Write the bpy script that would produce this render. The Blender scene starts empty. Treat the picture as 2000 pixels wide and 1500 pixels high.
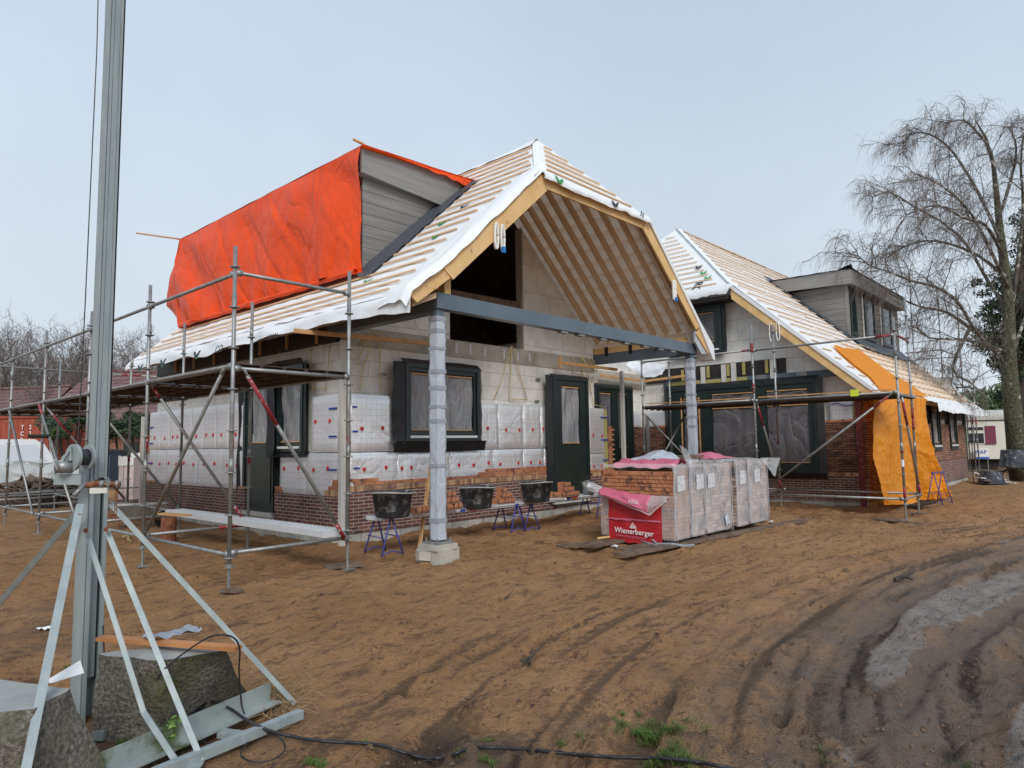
import bpy, math, random
import numpy as np
from mathutils import Vector, Matrix, noise as mnoise
R = math.radians
SC = bpy.context.scene
COL = SC.collection
rnd = random.Random(7)

# ---------------------------------------------------------------- camera (solved from the vanishing points)
F = 1342.7
def _d(px, py):
    return Vector((px - 1000, py - 750, F)).normalized()
_Y = _d(-464, 890); _X = _d(2241, 850); _Z = _X.cross(_Y)
if _Z.y > 0: _Z = -_Z
RM = Matrix((_X, _Y, _Z))            # world = RM @ camera ray (x right, y down, z forward)
EYE = Vector((0, 0, 1.65))
def ray(px, py): return RM @ Vector(((px - 1000) / F, (py - 750) / F, 1.0))
def G(px, py, z=0.0):
    r = ray(px, py); return EYE + r * ((z - EYE.z) / r.z)
def onX(px, py, x):
    r = ray(px, py); return EYE + r * (x / r.x)
def onY(px, py, y):
    r = ray(px, py); return EYE + r * (y / r.y)
def D(px, py, d): return EYE + ray(px, py) * d

cam = bpy.data.cameras.new('camera'); co = bpy.data.objects.new('camera', cam); COL.objects.link(co)
m = Matrix((( RM[0][0], -RM[0][1], -RM[0][2], EYE.x), (RM[1][0], -RM[1][1], -RM[1][2], EYE.y),
            (RM[2][0], -RM[2][1], -RM[2][2], EYE.z), (0, 0, 0, 1)))
co.matrix_world = m
cam.sensor_width = 36; cam.lens = F / 2000 * 36; cam.clip_start = 0.05; cam.clip_end = 3000
SC.camera = co

# ---------------------------------------------------------------- mesh helpers
class MB:
    def __init__(s): s.v = []; s.f = []; s.uv = None
    def add(s, vs, fs):
        b = len(s.v); s.v += [tuple(p) for p in vs]; s.f += [tuple(i + b for i in f) for f in fs]; return s
    def box(s, x0, x1, y0, y1, z0, z1):
        if x0 > x1: x0, x1 = x1, x0
        if y0 > y1: y0, y1 = y1, y0
        if z0 > z1: z0, z1 = z1, z0
        return s.add([(x0,y0,z0),(x1,y0,z0),(x1,y1,z0),(x0,y1,z0),(x0,y0,z1),(x1,y0,z1),(x1,y1,z1),(x0,y1,z1)],
              [(0,3,2,1),(4,5,6,7),(0,1,5,4),(1,2,6,5),(2,3,7,6),(3,0,4,7)])
    def obox(s, c, u, v, w):
        c, u, v, w = map(Vector, (c, u, v, w)); P = []
        for k in (-1, 1):
            for i, j in ((-1,-1),(1,-1),(1,1),(-1,1)): P.append(c + u*i + v*j + w*k)
        return s.add(P, [(0,3,2,1),(4,5,6,7),(0,1,5,4),(1,2,6,5),(2,3,7,6),(3,0,4,7)])
    def beam(s, a, b, w, h, up=(0,0,1)):
        a, b = Vector(a), Vector(b); d = (b - a); L = d.length; d.normalize()
        r = d.cross(Vector(up)).normalized(); u = r.cross(d).normalized()
        return s.obox((a + b) / 2, d * (L/2), r * (w/2), u * (h/2))
    def tube(s, a, b, r0, r1=None, n=8):
        return s.path([a, b], [r0, r0 if r1 is None else r1], n)
    def path(s, pts, rs, n=8, cap=True):
        pts = [Vector(p) for p in pts]
        if not isinstance(rs, (list, tuple)): rs = [rs] * len(pts)
        base = len(s.v); prev = None
        for i, p in enumerate(pts):
            t = (pts[min(i+1, len(pts)-1)] - pts[max(i-1, 0)])
            if t.length < 1e-9: t = Vector((0,0,1))
            t.normalize()
            a = prev if prev is not None else (Vector((0,0,1)) if abs(t.z) < .9 else Vector((1,0,0)))
            u = (a - t * a.dot(t))
            if u.length < 1e-6: u = t.orthogonal()
            u.normalize(); w = t.cross(u); prev = u
            for k in range(n):
                an = 2*math.pi*k/n
                s.v.append(tuple(p + (u*math.cos(an) + w*math.sin(an)) * rs[i]))
        for i in range(len(pts)-1):
            for k in range(n):
                k2 = (k+1) % n; q = base + i*n
                s.f.append((q+k, q+k2, q+n+k2, q+n+k))
        if cap:
            s.f.append(tuple(base + k for k in reversed(range(n))))
            s.f.append(tuple(base + (len(pts)-1)*n + k for k in range(n)))
        return s
    def prism(s, poly, ext):
        n = len(poly); e = Vector(ext)
        P = [Vector(p) for p in poly] + [Vector(p) + e for p in poly]
        return s.add(P, [tuple(reversed(range(n))), tuple(range(n, 2*n))] + [(i, (i+1) % n, n+(i+1) % n, n+i) for i in range(n)])
    def grid(s, fn, nu, nv):
        vs = [fn(i/nu, j/nv) for i in range(nu+1) for j in range(nv+1)]
        return s.add(vs, [(i*(nv+1)+j, (i+1)*(nv+1)+j, (i+1)*(nv+1)+j+1, i*(nv+1)+j+1) for i in range(nu) for j in range(nv)])
    def build(s, name, mat, parent=None, smooth=False, thick=0, label=None):
        o0 = ORG.get(parent.name, Vector((0,0,0))) if parent else Vector((0,0,0))
        me = bpy.data.meshes.new(name)
        me.from_pydata([(p[0]-o0.x, p[1]-o0.y, p[2]-o0.z) for p in s.v], [], s.f)
        me.update()
        if smooth: me.polygons.foreach_set('use_smooth', [True]*len(me.polygons))
        me.materials.append(mat)
        o = bpy.data.objects.new(name, me); COL.objects.link(o)
        if parent: o.parent = parent; ORG[o.name] = o0
        if thick:
            md = o.modifiers.new('t', 'SOLIDIFY'); md.thickness = thick; md.offset = 0
        if label: o['label'] = label
        return o
ORG = {}
def tag(o, label, cat, group=None):
    o['label'] = label; o['category'] = cat
    if group: o['group'] = group
    return o
def thing(name, loc, label, cat, group=None):
    o = bpy.data.objects.new(name, None); o.empty_display_size = .2; COL.objects.link(o)
    o.location = loc; ORG[o.name] = Vector(loc)
    return tag(o, label, cat, group)
def solo(mb, name, mat, label, cat, group=None, smooth=False, thick=0):
    """one-mesh thing with its origin at its base"""
    xs = [v[0] for v in mb.v]; ys = [v[1] for v in mb.v]; zs = [v[2] for v in mb.v]
    c = Vector(((min(xs)+max(xs))/2, (min(ys)+max(ys))/2, min(zs)))
    mb.v = [(v[0]-c.x, v[1]-c.y, v[2]-c.z) for v in mb.v]
    o = mb.build(name, mat, None, smooth, thick); o.location = c
    return tag(o, label, cat, group)
def copy_tree(o, parent=None):
    c = o.copy(); COL.objects.link(c); c.parent = parent
    for ch in o.children: copy_tree(ch, c)
    return c
def nz(x, y, z=0.0): return mnoise.noise(Vector((x, y, z)))

# ---------------------------------------------------------------- materials
def mat(name, c1, c2=None, scale=4, rough=.8, metal=0, bump=0, bscale=None, detail=6, coord='Object', dist=.02, stretch=None, island=0, spec=.5, c3=None, c3scale=1.0, c3lo=.5, c3hi=.7, alpha=1, trans=0, ramp=(.35, .65)):
    m = bpy.data.materials.new(name); m.use_nodes = True
    nt = m.node_tree; N = nt.nodes; L = nt.links; b = N['Principled BSDF']
    b.inputs['Roughness'].default_value = rough; b.inputs['Metallic'].default_value = metal
    b.inputs['Specular IOR Level'].default_value = spec
    if alpha < 1: b.inputs['Alpha'].default_value = alpha
    b.inputs['Base Color'].default_value = (*c1, 1)
    tc = N.new('ShaderNodeTexCoord'); src = tc.outputs['Object']
    if coord == 'World': src = N.new('ShaderNodeNewGeometry').outputs['Position']
    if stretch:
        mp = N.new('ShaderNodeMapping'); mp.inputs['Scale'].default_value = stretch
        L.new(src, mp.inputs[0]); src = mp.outputs[0]
    def noi(sc, de=6):
        n = N.new('ShaderNodeTexNoise'); n.inputs['Scale'].default_value = sc; n.inputs['Detail'].default_value = de
        n.inputs['Roughness'].default_value = .6
        L.new(src, n.inputs['Vector']); return n.outputs['Fac']
    cur = None
    if c2:
        r = N.new('ShaderNodeMapRange'); r.inputs[1].default_value = ramp[0]; r.inputs[2].default_value = ramp[1]
        L.new(noi(scale, detail), r.inputs[0])
        fac = r.outputs[0]
        if island:
            g = N.new('ShaderNodeNewGeometry'); mx = N.new('ShaderNodeMix'); mx.data_type = 'FLOAT'; mx.inputs[0].default_value = island
            L.new(fac, mx.inputs[2]); L.new(g.outputs['Random Per Island'], mx.inputs[3]); fac = mx.outputs[0]
        x = N.new('ShaderNodeMix'); x.data_type = 'RGBA'; x.inputs[6].default_value = (*c1, 1); x.inputs[7].default_value = (*c2, 1)
        L.new(fac, x.inputs[0]); cur = x.outputs[2]
    if c3:
        r = N.new('ShaderNodeMapRange'); r.inputs[1].default_value = c3lo; r.inputs[2].default_value = c3hi
        L.new(noi(c3scale, 5), r.inputs[0])
        x = N.new('ShaderNodeMix'); x.data_type = 'RGBA'; x.inputs[6].default_value = (*c1, 1); x.inputs[7].default_value = (*c3, 1)
        if cur: L.new(cur, x.inputs[6])
        L.new(r.outputs[0], x.inputs[0]); cur = x.outputs[2]
    if cur: L.new(cur, b.inputs['Base Color'])
    if bump:
        bp = N.new('ShaderNodeBump'); bp.inputs['Strength'].default_value = bump; bp.inputs['Distance'].default_value = dist
        L.new(noi(bscale or scale*3, 8), bp.inputs['Height']); L.new(bp.outputs[0], b.inputs['Normal'])
    if trans:
        tr = N.new('ShaderNodeBsdfTranslucent'); ms = N.new('ShaderNodeMixShader'); ms.inputs[0].default_value = trans
        if cur: L.new(cur, tr.inputs[0])
        else: tr.inputs[0].default_value = (*c1, 1)
        L.new(b.outputs[0], ms.inputs[1]); L.new(tr.outputs[0], ms.inputs[2]); L.new(ms.outputs[0], N['Material Output'].inputs[0])
    m['p'] = 1
    return m

def brickmat(name, c1, c2, mortar, bw, bh, ms=.01, off=.5, rough=.9, bump=.5, mott=None, zoff=0, msmooth=.1, dist=.01):
    m = bpy.data.materials.new(name); m.use_nodes = True
    nt = m.node_tree; N = nt.nodes; L = nt.links; b = N['Principled BSDF']; b.inputs['Roughness'].default_value = rough
    g = N.new('ShaderNodeNewGeometry'); sp = N.new('ShaderNodeSeparateXYZ'); L.new(g.outputs['Position'], sp.inputs[0])
    ad = N.new('ShaderNodeMath'); L.new(sp.outputs[0], ad.inputs[0]); L.new(sp.outputs[1], ad.inputs[1])
    az = N.new('ShaderNodeMath'); az.inputs[1].default_value = -zoff; L.new(sp.outputs[2], az.inputs[0])
    cb = N.new('ShaderNodeCombineXYZ'); L.new(ad.outputs[0], cb.inputs[0]); L.new(az.outputs[0], cb.inputs[1])
    # small irregularity so the courses are not ruler straight
    nn = N.new('ShaderNodeTexNoise'); nn.inputs['Scale'].default_value = 6; L.new(g.outputs['Position'], nn.inputs['Vector'])
    sb = N.new('ShaderNodeVectorMath'); sb.operation = 'SUBTRACT'; sb.inputs[1].default_value = (.5,.5,.5); L.new(nn.outputs['Color'], sb.inputs[0])
    sc = N.new('ShaderNodeVectorMath'); sc.operation = 'SCALE'; sc.inputs['Scale'].default_value = bh*.12; L.new(sb.outputs[0], sc.inputs[0])
    va = N.new('ShaderNodeVectorMath'); L.new(cb.outputs[0], va.inputs[0]); L.new(sc.outputs[0], va.inputs[1])
    t = N.new('ShaderNodeTexBrick'); t.offset = off; t.inputs['Scale'].default_value = 1
    t.inputs['Brick Width'].default_value = bw; t.inputs['Row Height'].default_value = bh
    t.inputs['Mortar Size'].default_value = ms; t.inputs['Mortar Smooth'].default_value = msmooth; t.inputs['Bias'].default_value = 0
    t.inputs['Color1'].default_value = (*c1, 1); t.inputs['Color2'].default_value = (*c2, 1); t.inputs['Mortar'].default_value = (*mortar, 1)
    L.new(va.outputs[0], t.inputs['Vector'])
    n = N.new('ShaderNodeTexNoise'); n.inputs['Scale'].default_value = 3; n.inputs['Detail'].default_value = 7; L.new(g.outputs['Position'], n.inputs['Vector'])
    x = N.new('ShaderNodeMix'); x.data_type = 'RGBA'; x.blend_type = 'MULTIPLY'; x.inputs[0].default_value = 1
    r = N.new('ShaderNodeMapRange'); r.inputs[1].default_value = .3; r.inputs[2].default_value = .7; r.inputs[3].default_value = .75 if mott is None else mott; r.inputs[4].default_value = 1.15
    L.new(n.outputs['Fac'], r.inputs[0]); L.new(t.outputs['Color'], x.inputs[6]); L.new(r.outputs[0], x.inputs[7]); L.new(x.outputs[2], b.inputs['Base Color'])
    n2 = N.new('ShaderNodeTexNoise'); n2.inputs['Scale'].default_value = 60; L.new(g.outputs['Position'], n2.inputs['Vector'])
    hm = N.new('ShaderNodeMath'); hm.operation = 'MULTIPLY_ADD'; hm.inputs[1].default_value = -1; L.new(t.outputs['Fac'], hm.inputs[0])
    h2 = N.new('ShaderNodeMath'); h2.operation = 'MULTIPLY'; h2.inputs[1].default_value = .35; L.new(n2.outputs['Fac'], h2.inputs[0]); L.new(h2.outputs[0], hm.inputs[2])
    bp = N.new('ShaderNodeBump'); bp.inputs['Strength'].default_value = bump; bp.inputs['Distance'].default_value = dist
    L.new(hm.outputs[0], bp.inputs['Height']); L.new(bp.outputs[0], b.inputs['Normal'])
    return m

def filmmat(name, col, alpha, rough=.3, wr=.6, wscale=3, stretch=(1,1,.25), bdist=.03, metal=0, avar=1):
    """thin milky plastic or foil with creases"""
    m = bpy.data.materials.new(name); m.use_nodes = True
    nt = m.node_tree; N = nt.nodes; L = nt.links; b = N['Principled BSDF']
    b.inputs['Base Color'].default_value = (*col, 1); b.inputs['Roughness'].default_value = rough; b.inputs['Metallic'].default_value = metal
    g = N.new('ShaderNodeNewGeometry'); mp = N.new('ShaderNodeMapping'); mp.inputs['Scale'].default_value = stretch; L.new(g.outputs['Position'], mp.inputs[0])
    mp.inputs['Rotation'].default_value = (.25, .3, 0)
    n = N.new('ShaderNodeTexNoise'); n.inputs['Scale'].default_value = wscale; n.inputs['Detail'].default_value = 5; n.inputs['Distortion'].default_value = 1.2
    L.new(mp.outputs[0], n.inputs['Vector'])
    # creases: fold the noise round its middle
    a = N.new('ShaderNodeMath'); a.operation = 'SUBTRACT'; a.inputs[1].default_value = .5; L.new(n.outputs['Fac'], a.inputs[0])
    ab = N.new('ShaderNodeMath'); ab.operation = 'ABSOLUTE'; L.new(a.outputs[0], ab.inputs[0])
    pw = N.new('ShaderNodeMath'); pw.operation = 'POWER'; pw.inputs[1].default_value = .5; L.new(ab.outputs[0], pw.inputs[0])
    bp = N.new('ShaderNodeBump'); bp.inputs['Strength'].default_value = wr; bp.inputs['Distance'].default_value = bdist
    L.new(pw.outputs[0], bp.inputs['Height']); L.new(bp.outputs[0], b.inputs['Normal'])
    if alpha < 1:
        r = N.new('ShaderNodeMapRange'); r.inputs[1].default_value = 0; r.inputs[2].default_value = .12; r.inputs[3].default_value = min(1, alpha*(1+.35*avar)); r.inputs[4].default_value = alpha*(1-.1*avar)
        L.new(ab.outputs[0], r.inputs[0]); L.new(r.outputs[0], b.inputs['Alpha'])
    return m

M = {}
M['brick_dark'] = brickmat('brick_dark', (.115,.040,.034), (.21,.078,.058), (.38,.335,.30), .21, .061, .0085, mott=.7)
M['brick_mix'] = brickmat('brick_mix', (.075,.034,.026), (.27,.125,.075), (.03,.02,.016), .21, .061, .007, mott=.6, bump=.9)
M['brick_far'] = brickmat('brick_far', (.24,.12,.085), (.52,.26,.16), (.05,.035,.03), .21, .061, .009, mott=.7, bump=.9)
M['block'] = brickmat('block', (.74,.725,.68), (.79,.775,.73), (.42,.41,.37), .44, .285, .005, mott=.86, bump=.25, zoff=.04)
M['blockbig'] = brickmat('blockbig', (.75,.745,.71), (.79,.785,.75), (.40,.39,.36), .9, .62, .006, mott=.88, bump=.25, zoff=.15)
M['foundation'] = brickmat('foundation', (.50,.49,.45), (.56,.54,.49), (.27,.26,.23), .42, .3, .008, mott=.6, bump=.3)
M['loose_brick'] = mat('loose_brick', (.36,.125,.06), (.55,.25,.12), 9, .9, bump=.4, island=.75, c3=(.15,.075,.055), c3scale=7, c3lo=.52, c3hi=.62)
M['pale_brick'] = mat('pale_brick', (.27,.17,.14), (.66,.50,.40), 9, .9, bump=.4, island=.95, c3=(.16,.14,.15), c3scale=4, c3lo=.5, c3hi=.6)
M['soldier'] = mat('soldier', (.18,.085,.055), (.60,.37,.20), 6, .9, bump=.4, island=.8)
M['concrete'] = mat('concrete', (.40,.385,.33), (.52,.50,.44), 3, .9, bump=.3, coord='World', c3=(.30,.28,.24), c3scale=1.3)
M['foil'] = None
M['wood'] = mat('wood', (.66,.42,.17), (.78,.53,.26), 3, .7, bump=.15, stretch=(1,1,1), c3=(.34,.16,.06), c3scale=9, c3lo=.63, c3hi=.72)
M['batten'] = mat('batten', (.68,.44,.24), (.80,.57,.36), 5, .75, bump=.2, island=.5)
M['oldwood'] = mat('oldwood', (.10,.065,.045), (.20,.14,.10), 6, .85, bump=.5, c3=(.33,.28,.24), c3scale=14, c3lo=.62, c3hi=.74)
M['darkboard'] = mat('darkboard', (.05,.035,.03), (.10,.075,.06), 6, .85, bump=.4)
M['lath'] = mat('lath', (.50,.26,.10), (.64,.38,.17), 5, .7, bump=.2)
M['greywood'] = mat('greywood', (.50,.49,.46), (.64,.63,.60), 3, .75, bump=.2, stretch=(6,6,.6))
M['soffit'] = mat('soffit', (.50,.34,.21), (.60,.43,.28), 2, .8, bump=.1)
M['steel_paint'] = mat('steel_paint', (.085,.12,.155), (.11,.15,.19), 1.5, .35, bump=.03, spec=.5)
M['frame'] = mat('frame', (.012,.022,.021), (.018,.032,.030), 2, .35, bump=.02)
M['epdm'] = filmmat('epdm', (.012,.013,.016), 1, .38, .5, 2.5)
M['black'] = mat('black', (.008,.007,.007), (.016,.013,.012), 3, .8)
M['darkfilm'] = mat('darkfilm', (.018,.015,.014), (.03,.024,.022), 2, .6, bump=.3)
M['glass'] = mat('glass', (.02,.024,.028), None, rough=.05, spec=.35)
M['lead'] = filmmat('lead', (.07,.08,.095), 1, .45, .8, 5)
M['galv'] = mat('galv', (.24,.25,.25), (.36,.37,.365), 7, .45, .55, bump=.08, c3=(.25,.22,.20), c3scale=9, c3lo=.6, c3hi=.75)
M['galv2'] = mat('galv_mast', (.28,.33,.335), (.36,.41,.41), 5, .6, .25, bump=.05, stretch=(3,3,.5), c3=(.38,.42,.42), c3scale=2.5, c3lo=.55, c3hi=.8)
M['zinc'] = mat('zinc', (.60,.62,.64), (.70,.72,.74), 20, .5, .2)
M['rust'] = mat('rust', (.17,.06,.03), (.30,.12,.06), 12, .85, .2, bump=.3)
M['redpaint'] = mat('redpaint', (.22,.015,.025), (.30,.03,.04), 9, .6, c3=(.40,.33,.31), c3scale=22, c3lo=.58, c3hi=.62)
M['deck'] = mat('deck', (.10,.075,.06), (.17,.13,.11), 5, .8, bump=.3)
M['deckdark'] = mat('deckdark', (.055,.038,.032), (.10,.075,.062), 4, .8, bump=.3)
M['blue'] = mat('blue', (.05,.055,.22), (.09,.09,.30), 12, .5, c3=(.20,.12,.11), c3scale=16, c3lo=.6, c3hi=.68)
M['tub'] = mat('tub', (.02,.023,.028), (.05,.056,.062), 5, .6, bump=.2, c3=(.40,.41,.42), c3scale=7, c3lo=.54, c3hi=.76)
M['mortar'] = mat('mortar', (.34,.33,.31), (.44,.43,.41), 12, .9, bump=.5)
M['redtarp'] = filmmat('redtarp', (.92,.085,.006), 1, .42, .7, 1.3, stretch=(1,.8,.4), bdist=.09)
M['redtarp'].node_tree.nodes['Principled BSDF'].inputs['Specular IOR Level'].default_value = .3
M['orangetarp'] = filmmat('orangetarp', (.92,.34,.012), 1, .5, .9, 7, stretch=(1,1,.7), bdist=.03)
M['sling'] = mat('sling', (.78,.78,.76), (.86,.86,.84), 20, .8)
M['slingblue'] = mat('slingblue', (.02,.18,.55), None, rough=.6)
M['cladding'] = mat('cladding', (.17,.165,.155), (.24,.232,.22), 3, .65, bump=.12, stretch=(.35,.35,6), coord='World')
M['fascia'] = mat('fascia', (.20,.195,.185), (.26,.255,.24), 3, .6, bump=.08, stretch=(.3,.3,5), coord='World')
M['white'] = mat('white', (.72,.72,.71), (.80,.80,.79), 3, .6)
M['conduit'] = mat('conduit', (.62,.48,.20), (.70,.56,.27), 5, .5)
M['yellow'] = mat('mineral_wool', (.34,.30,.10), (.46,.40,.15), 20, .95, bump=.6)
M['bluetape'] = mat('bluetape', (.015,.05,.36), None, rough=.5)
M['orangepaint'] = mat('orangepaint', (.85,.16,.05), None, rough=.6)
M['redfix'] = mat('redfix', (.55,.01,.015), None, rough=.5)
M['cable'] = mat('cable', (.012,.012,.014), (.03,.03,.034), 30, .5)
M['printdark'] = mat('print_dark', (.03,.04,.05), None, rough=.6)
M['printgreen'] = mat('print_green', (.04,.30,.09), None, rough=.6)
M['printred'] = mat('print_red', (.42,.012,.02), (.50,.02,.03), 2, .35, bump=.5, bscale=6, stretch=(1,1,3), dist=.03)
M['printpink'] = mat('print_pink', (.55,.12,.20), (.64,.18,.27), 2, .35, bump=.5, bscale=6)
M['printwhite'] = mat('print_white', (.85,.82,.82), None, rough=.5)
M['paperlabel'] = mat('paperlabel', (.56,.57,.60), (.70,.71,.74), 9, .5, bump=.4, c3=(.36,.36,.40), c3scale=22, c3lo=.56, c3hi=.62)
# special materials -----------------------------------------------------------
def foilmat(name, base, metal):
    m = filmmat(name, base, 1, .32, .32, 1.7, stretch=(1,1,.8), bdist=.04, metal=metal)
    nt = m.node_tree; N = nt.nodes; L = nt.links; b = N['Principled BSDF']
    g = N.new('ShaderNodeNewGeometry'); sp = N.new('ShaderNodeSeparateXYZ'); L.new(g.outputs['Position'], sp.inputs[0])
    ad = N.new('ShaderNodeMath'); L.new(sp.outputs[0], ad.inputs[0]); L.new(sp.outputs[1], ad.inputs[1])
    cur = None
    for src in (ad.outputs[0], sp.outputs[2]):
        a = N.new('ShaderNodeMath'); a.operation = 'PINGPONG'; a.inputs[1].default_value = .05; L.new(src, a.inputs[0])
        c = N.new('ShaderNodeMath'); c.operation = 'LESS_THAN'; c.inputs[1].default_value = .0035; L.new(a.outputs[0], c.inputs[0])
        if cur is None: cur = c.outputs[0]
        else:
            mx = N.new('ShaderNodeMath'); mx.operation = 'MAXIMUM'; L.new(cur, mx.inputs[0]); L.new(c.outputs[0], mx.inputs[1]); cur = mx.outputs[0]
    x = N.new('ShaderNodeMix'); x.data_type = 'RGBA'; x.inputs[6].default_value = (*base, 1); x.inputs[7].default_value = tuple(c*.62 for c in base) + (1,)
    ms = N.new('ShaderNodeMath'); ms.operation = 'MULTIPLY'; ms.inputs[1].default_value = .7; L.new(cur, ms.inputs[0])
    L.new(ms.outputs[0], x.inputs[0]); L.new(x.outputs[2], b.inputs['Base Color'])
    return m
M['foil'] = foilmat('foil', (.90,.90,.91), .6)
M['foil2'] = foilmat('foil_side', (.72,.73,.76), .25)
M['membrane'] = filmmat('membrane', (.80,.82,.84), 1, .6, .35, 3, stretch=(1,1,1), bdist=.03)
M['membrane2'] = M['membrane']
M['windowfilm'] = filmmat('windowfilm', (.62,.63,.65), .46, .2, 1, 1.1, stretch=(2.0,2.0,.7), bdist=.09)
M['windowfilm2'] = filmmat('windowfilm_dark', (.40,.38,.40), .28, .2, 1, 1.0, stretch=(1.2,1.2,.9), bdist=.10)
M['wrapfilm'] = filmmat('wrapfilm', (.80,.80,.83), .36, .3, .35, 4, stretch=(1,1,.5), bdist=.015, avar=.3)
M['wrapclear'] = filmmat('wrapclear', (.84,.84,.87), .27, .28, .45, 5, stretch=(1,1,1), bdist=.02, avar=.3)
M['postwrap'] = filmmat('postwrap', (.46,.50,.56), 1, .28, .6, 4, stretch=(1,1,.7), bdist=.03)
M['tape'] = filmmat('tape', (.30,.33,.38), 1, .35, .5, 12, bdist=.01)
def add_trans(m, f, col):
    nt = m.node_tree; N = nt.nodes; L = nt.links
    tr = N.new('ShaderNodeBsdfTranslucent'); tr.inputs[0].default_value = (*col, 1); ms = N.new('ShaderNodeMixShader'); ms.inputs[0].default_value = f
    L.new(N['Principled BSDF'].outputs[0], ms.inputs[1]); L.new(tr.outputs[0], ms.inputs[2]); L.new(ms.outputs[0], N['Material Output'].inputs[0])
M['underlay'] = mat('underlay', (.58,.45,.34), (.66,.54,.43), 1.2, .55, bump=.2, bscale=3, c3=(.74,.64,.57), c3scale=2.6, c3lo=.54, c3hi=.64)  # paler patches paint in the daylight coming through between the battens
add_trans(M['underlay'], .36, (.72,.56,.42))
add_trans(M['orangetarp'], .25, (.95,.35,.03)); add_trans(M['redtarp'], .12, (.9,.12,.02))
M['tile'] = brickmat('tile', (.20,.105,.10), (.25,.14,.135), (.085,.05,.05), .3, .26, .025, off=.5, rough=.75, bump=1, mott=.7, dist=.05)
M['bark'] = mat('bark', (.045,.038,.03), (.12,.11,.085), 3, .9, bump=.6, bscale=14, c3=(.42,.41,.38), c3scale=5, c3lo=.55, c3hi=.62, coord='World')
M['barkdark'] = mat('bark_dark', (.035,.028,.022), (.09,.075,.06), 6, .95, bump=.5)
M['mossbark'] = mat('mossbark', (.028,.03,.018), (.13,.13,.08), 11, .95, bump=1, bscale=14, dist=.06, detail=10, c3=(.36,.36,.33), c3scale=4, c3lo=.62, c3hi=.7, coord='World')
M['twig'] = mat('twig', (.12,.098,.088), (.17,.14,.125), 2, .9)
M['leaf'] = mat('leaf', (.012,.026,.010), (.045,.075,.022), 2, .55, island=.7, coord='World')
M['leaf2'] = mat('leaf_light', (.04,.075,.02), (.10,.15,.05), 2, .6, island=.7, coord='World')
M['grass'] = mat('grass', (.05,.10,.015), (.13,.20,.045), 5, .7, island=.6)
M['container'] = mat('container', (.30,.06,.03), (.37,.085,.045), 1.5, .6, c3=(.28,.06,.03), c3scale=3)
M['cream'] = mat('cream', (.62,.61,.55), (.70,.69,.63), 1.5, .6, c3=(.45,.44,.38), c3scale=2.2, c3lo=.58, c3hi=.75)
M['maroon'] = mat('maroon', (.17,.025,.06), None, rough=.6)
M['stoneblock'] = mat('stoneblock', (.10,.09,.072), (.33,.30,.25), 48, .95, bump=1, bscale=45, dist=.04, c3=(.115,.12,.045), c3scale=2.6, c3lo=.46, c3hi=.66, coord='World', detail=12, ramp=(.38,.72))
M['stonetop'] = mat('stonetop', (.27,.28,.27), (.36,.365,.35), 4, .85, bump=.3, bscale=30)
M['rubble'] = mat('rubble', (.11,.075,.055), (.24,.17,.13), 3, .9, island=.8, bump=.4)
M['soilclod'] = mat('soilclod', (.07,.045,.032), (.19,.12,.075), 3, .95, island=.8, bump=.5)
M['vanwhite'] = mat('vanwhite', (.70,.74,.78), (.78,.82,.85), 1, .4)
M['galvmoss'] = mat('galvmoss', (.27,.31,.30), (.36,.40,.38), 5, .55, .2, bump=.2, c3=(.10,.13,.05), c3scale=3.5, c3lo=.52, c3hi=.64, coord='World')
M['pink'] = mat('pinkwrap', (.55,.43,.42), (.66,.56,.55), 3, .7, bump=.3)
M['bluesign'] = mat('bluesign', (.03,.12,.45), None, rough=.5)

# ---------------------------------------------------------------- light
w = bpy.data.worlds.new('World'); SC.world = w; w.use_nodes = True
nt = w.node_tree; N = nt.nodes; L = nt.links; bg = N['Background']
sky = N.new('ShaderNodeTexSky'); sky.sky_type = 'NISHITA'; sky.sun_disc = False
SUN_EL, SUN_AZ = R(36), R(232)
sky.sun_elevation = SUN_EL; sky.sun_rotation = R(90) - SUN_AZ + R(0)
sky.air_density = 1.2; sky.dust_density = 6; sky.ozone_density = 1
# an even cloud layer over the clear sky: lighter low down, a little bluer overhead, faint mottling
tc = N.new('ShaderNodeTexCoord'); sp = N.new('ShaderNodeSeparateXYZ'); L.new(tc.outputs['Generated'], sp.inputs[0])
cr = N.new('ShaderNodeValToRGB'); L.new(sp.outputs[2], cr.inputs[0])
el = cr.color_ramp.elements; el[0].position = 0; el[0].color = (8.1,9.0,9.7,1); el[1].position = .6; el[1].color = (6.5,7.8,9.4,1)
nn = N.new('ShaderNodeTexNoise'); nn.inputs['Scale'].default_value = 1.6; nn.inputs['Detail'].default_value = 4; L.new(tc.outputs['Generated'], nn.inputs['Vector'])
mr = N.new('ShaderNodeMapRange'); mr.inputs[1].default_value = .3; mr.inputs[2].default_value = .7; mr.inputs[3].default_value = .925; mr.inputs[4].default_value = 1.06; L.new(nn.outputs['Fac'], mr.inputs[0])
mm = N.new('ShaderNodeMix'); mm.data_type = 'RGBA'; mm.blend_type = 'MULTIPLY'; mm.inputs[0].default_value = 1; L.new(cr.outputs[0], mm.inputs[6]); L.new(mr.outputs[0], mm.inputs[7])
mx = N.new('ShaderNodeMix'); mx.data_type = 'RGBA'; mx.inputs[0].default_value = .93
L.new(sky.outputs[0], mx.inputs[6]); L.new(mm.outputs[2], mx.inputs[7]); L.new(mx.outputs[2], bg.inputs[0]); bg.inputs[1].default_value = .0665
sun = bpy.data.lights.new('sun', 'SUN'); sun.energy = 1.5; sun.angle = R(22); sun.color = (1, .97, .93)
so = bpy.data.objects.new('sun', sun); COL.objects.link(so)
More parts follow.
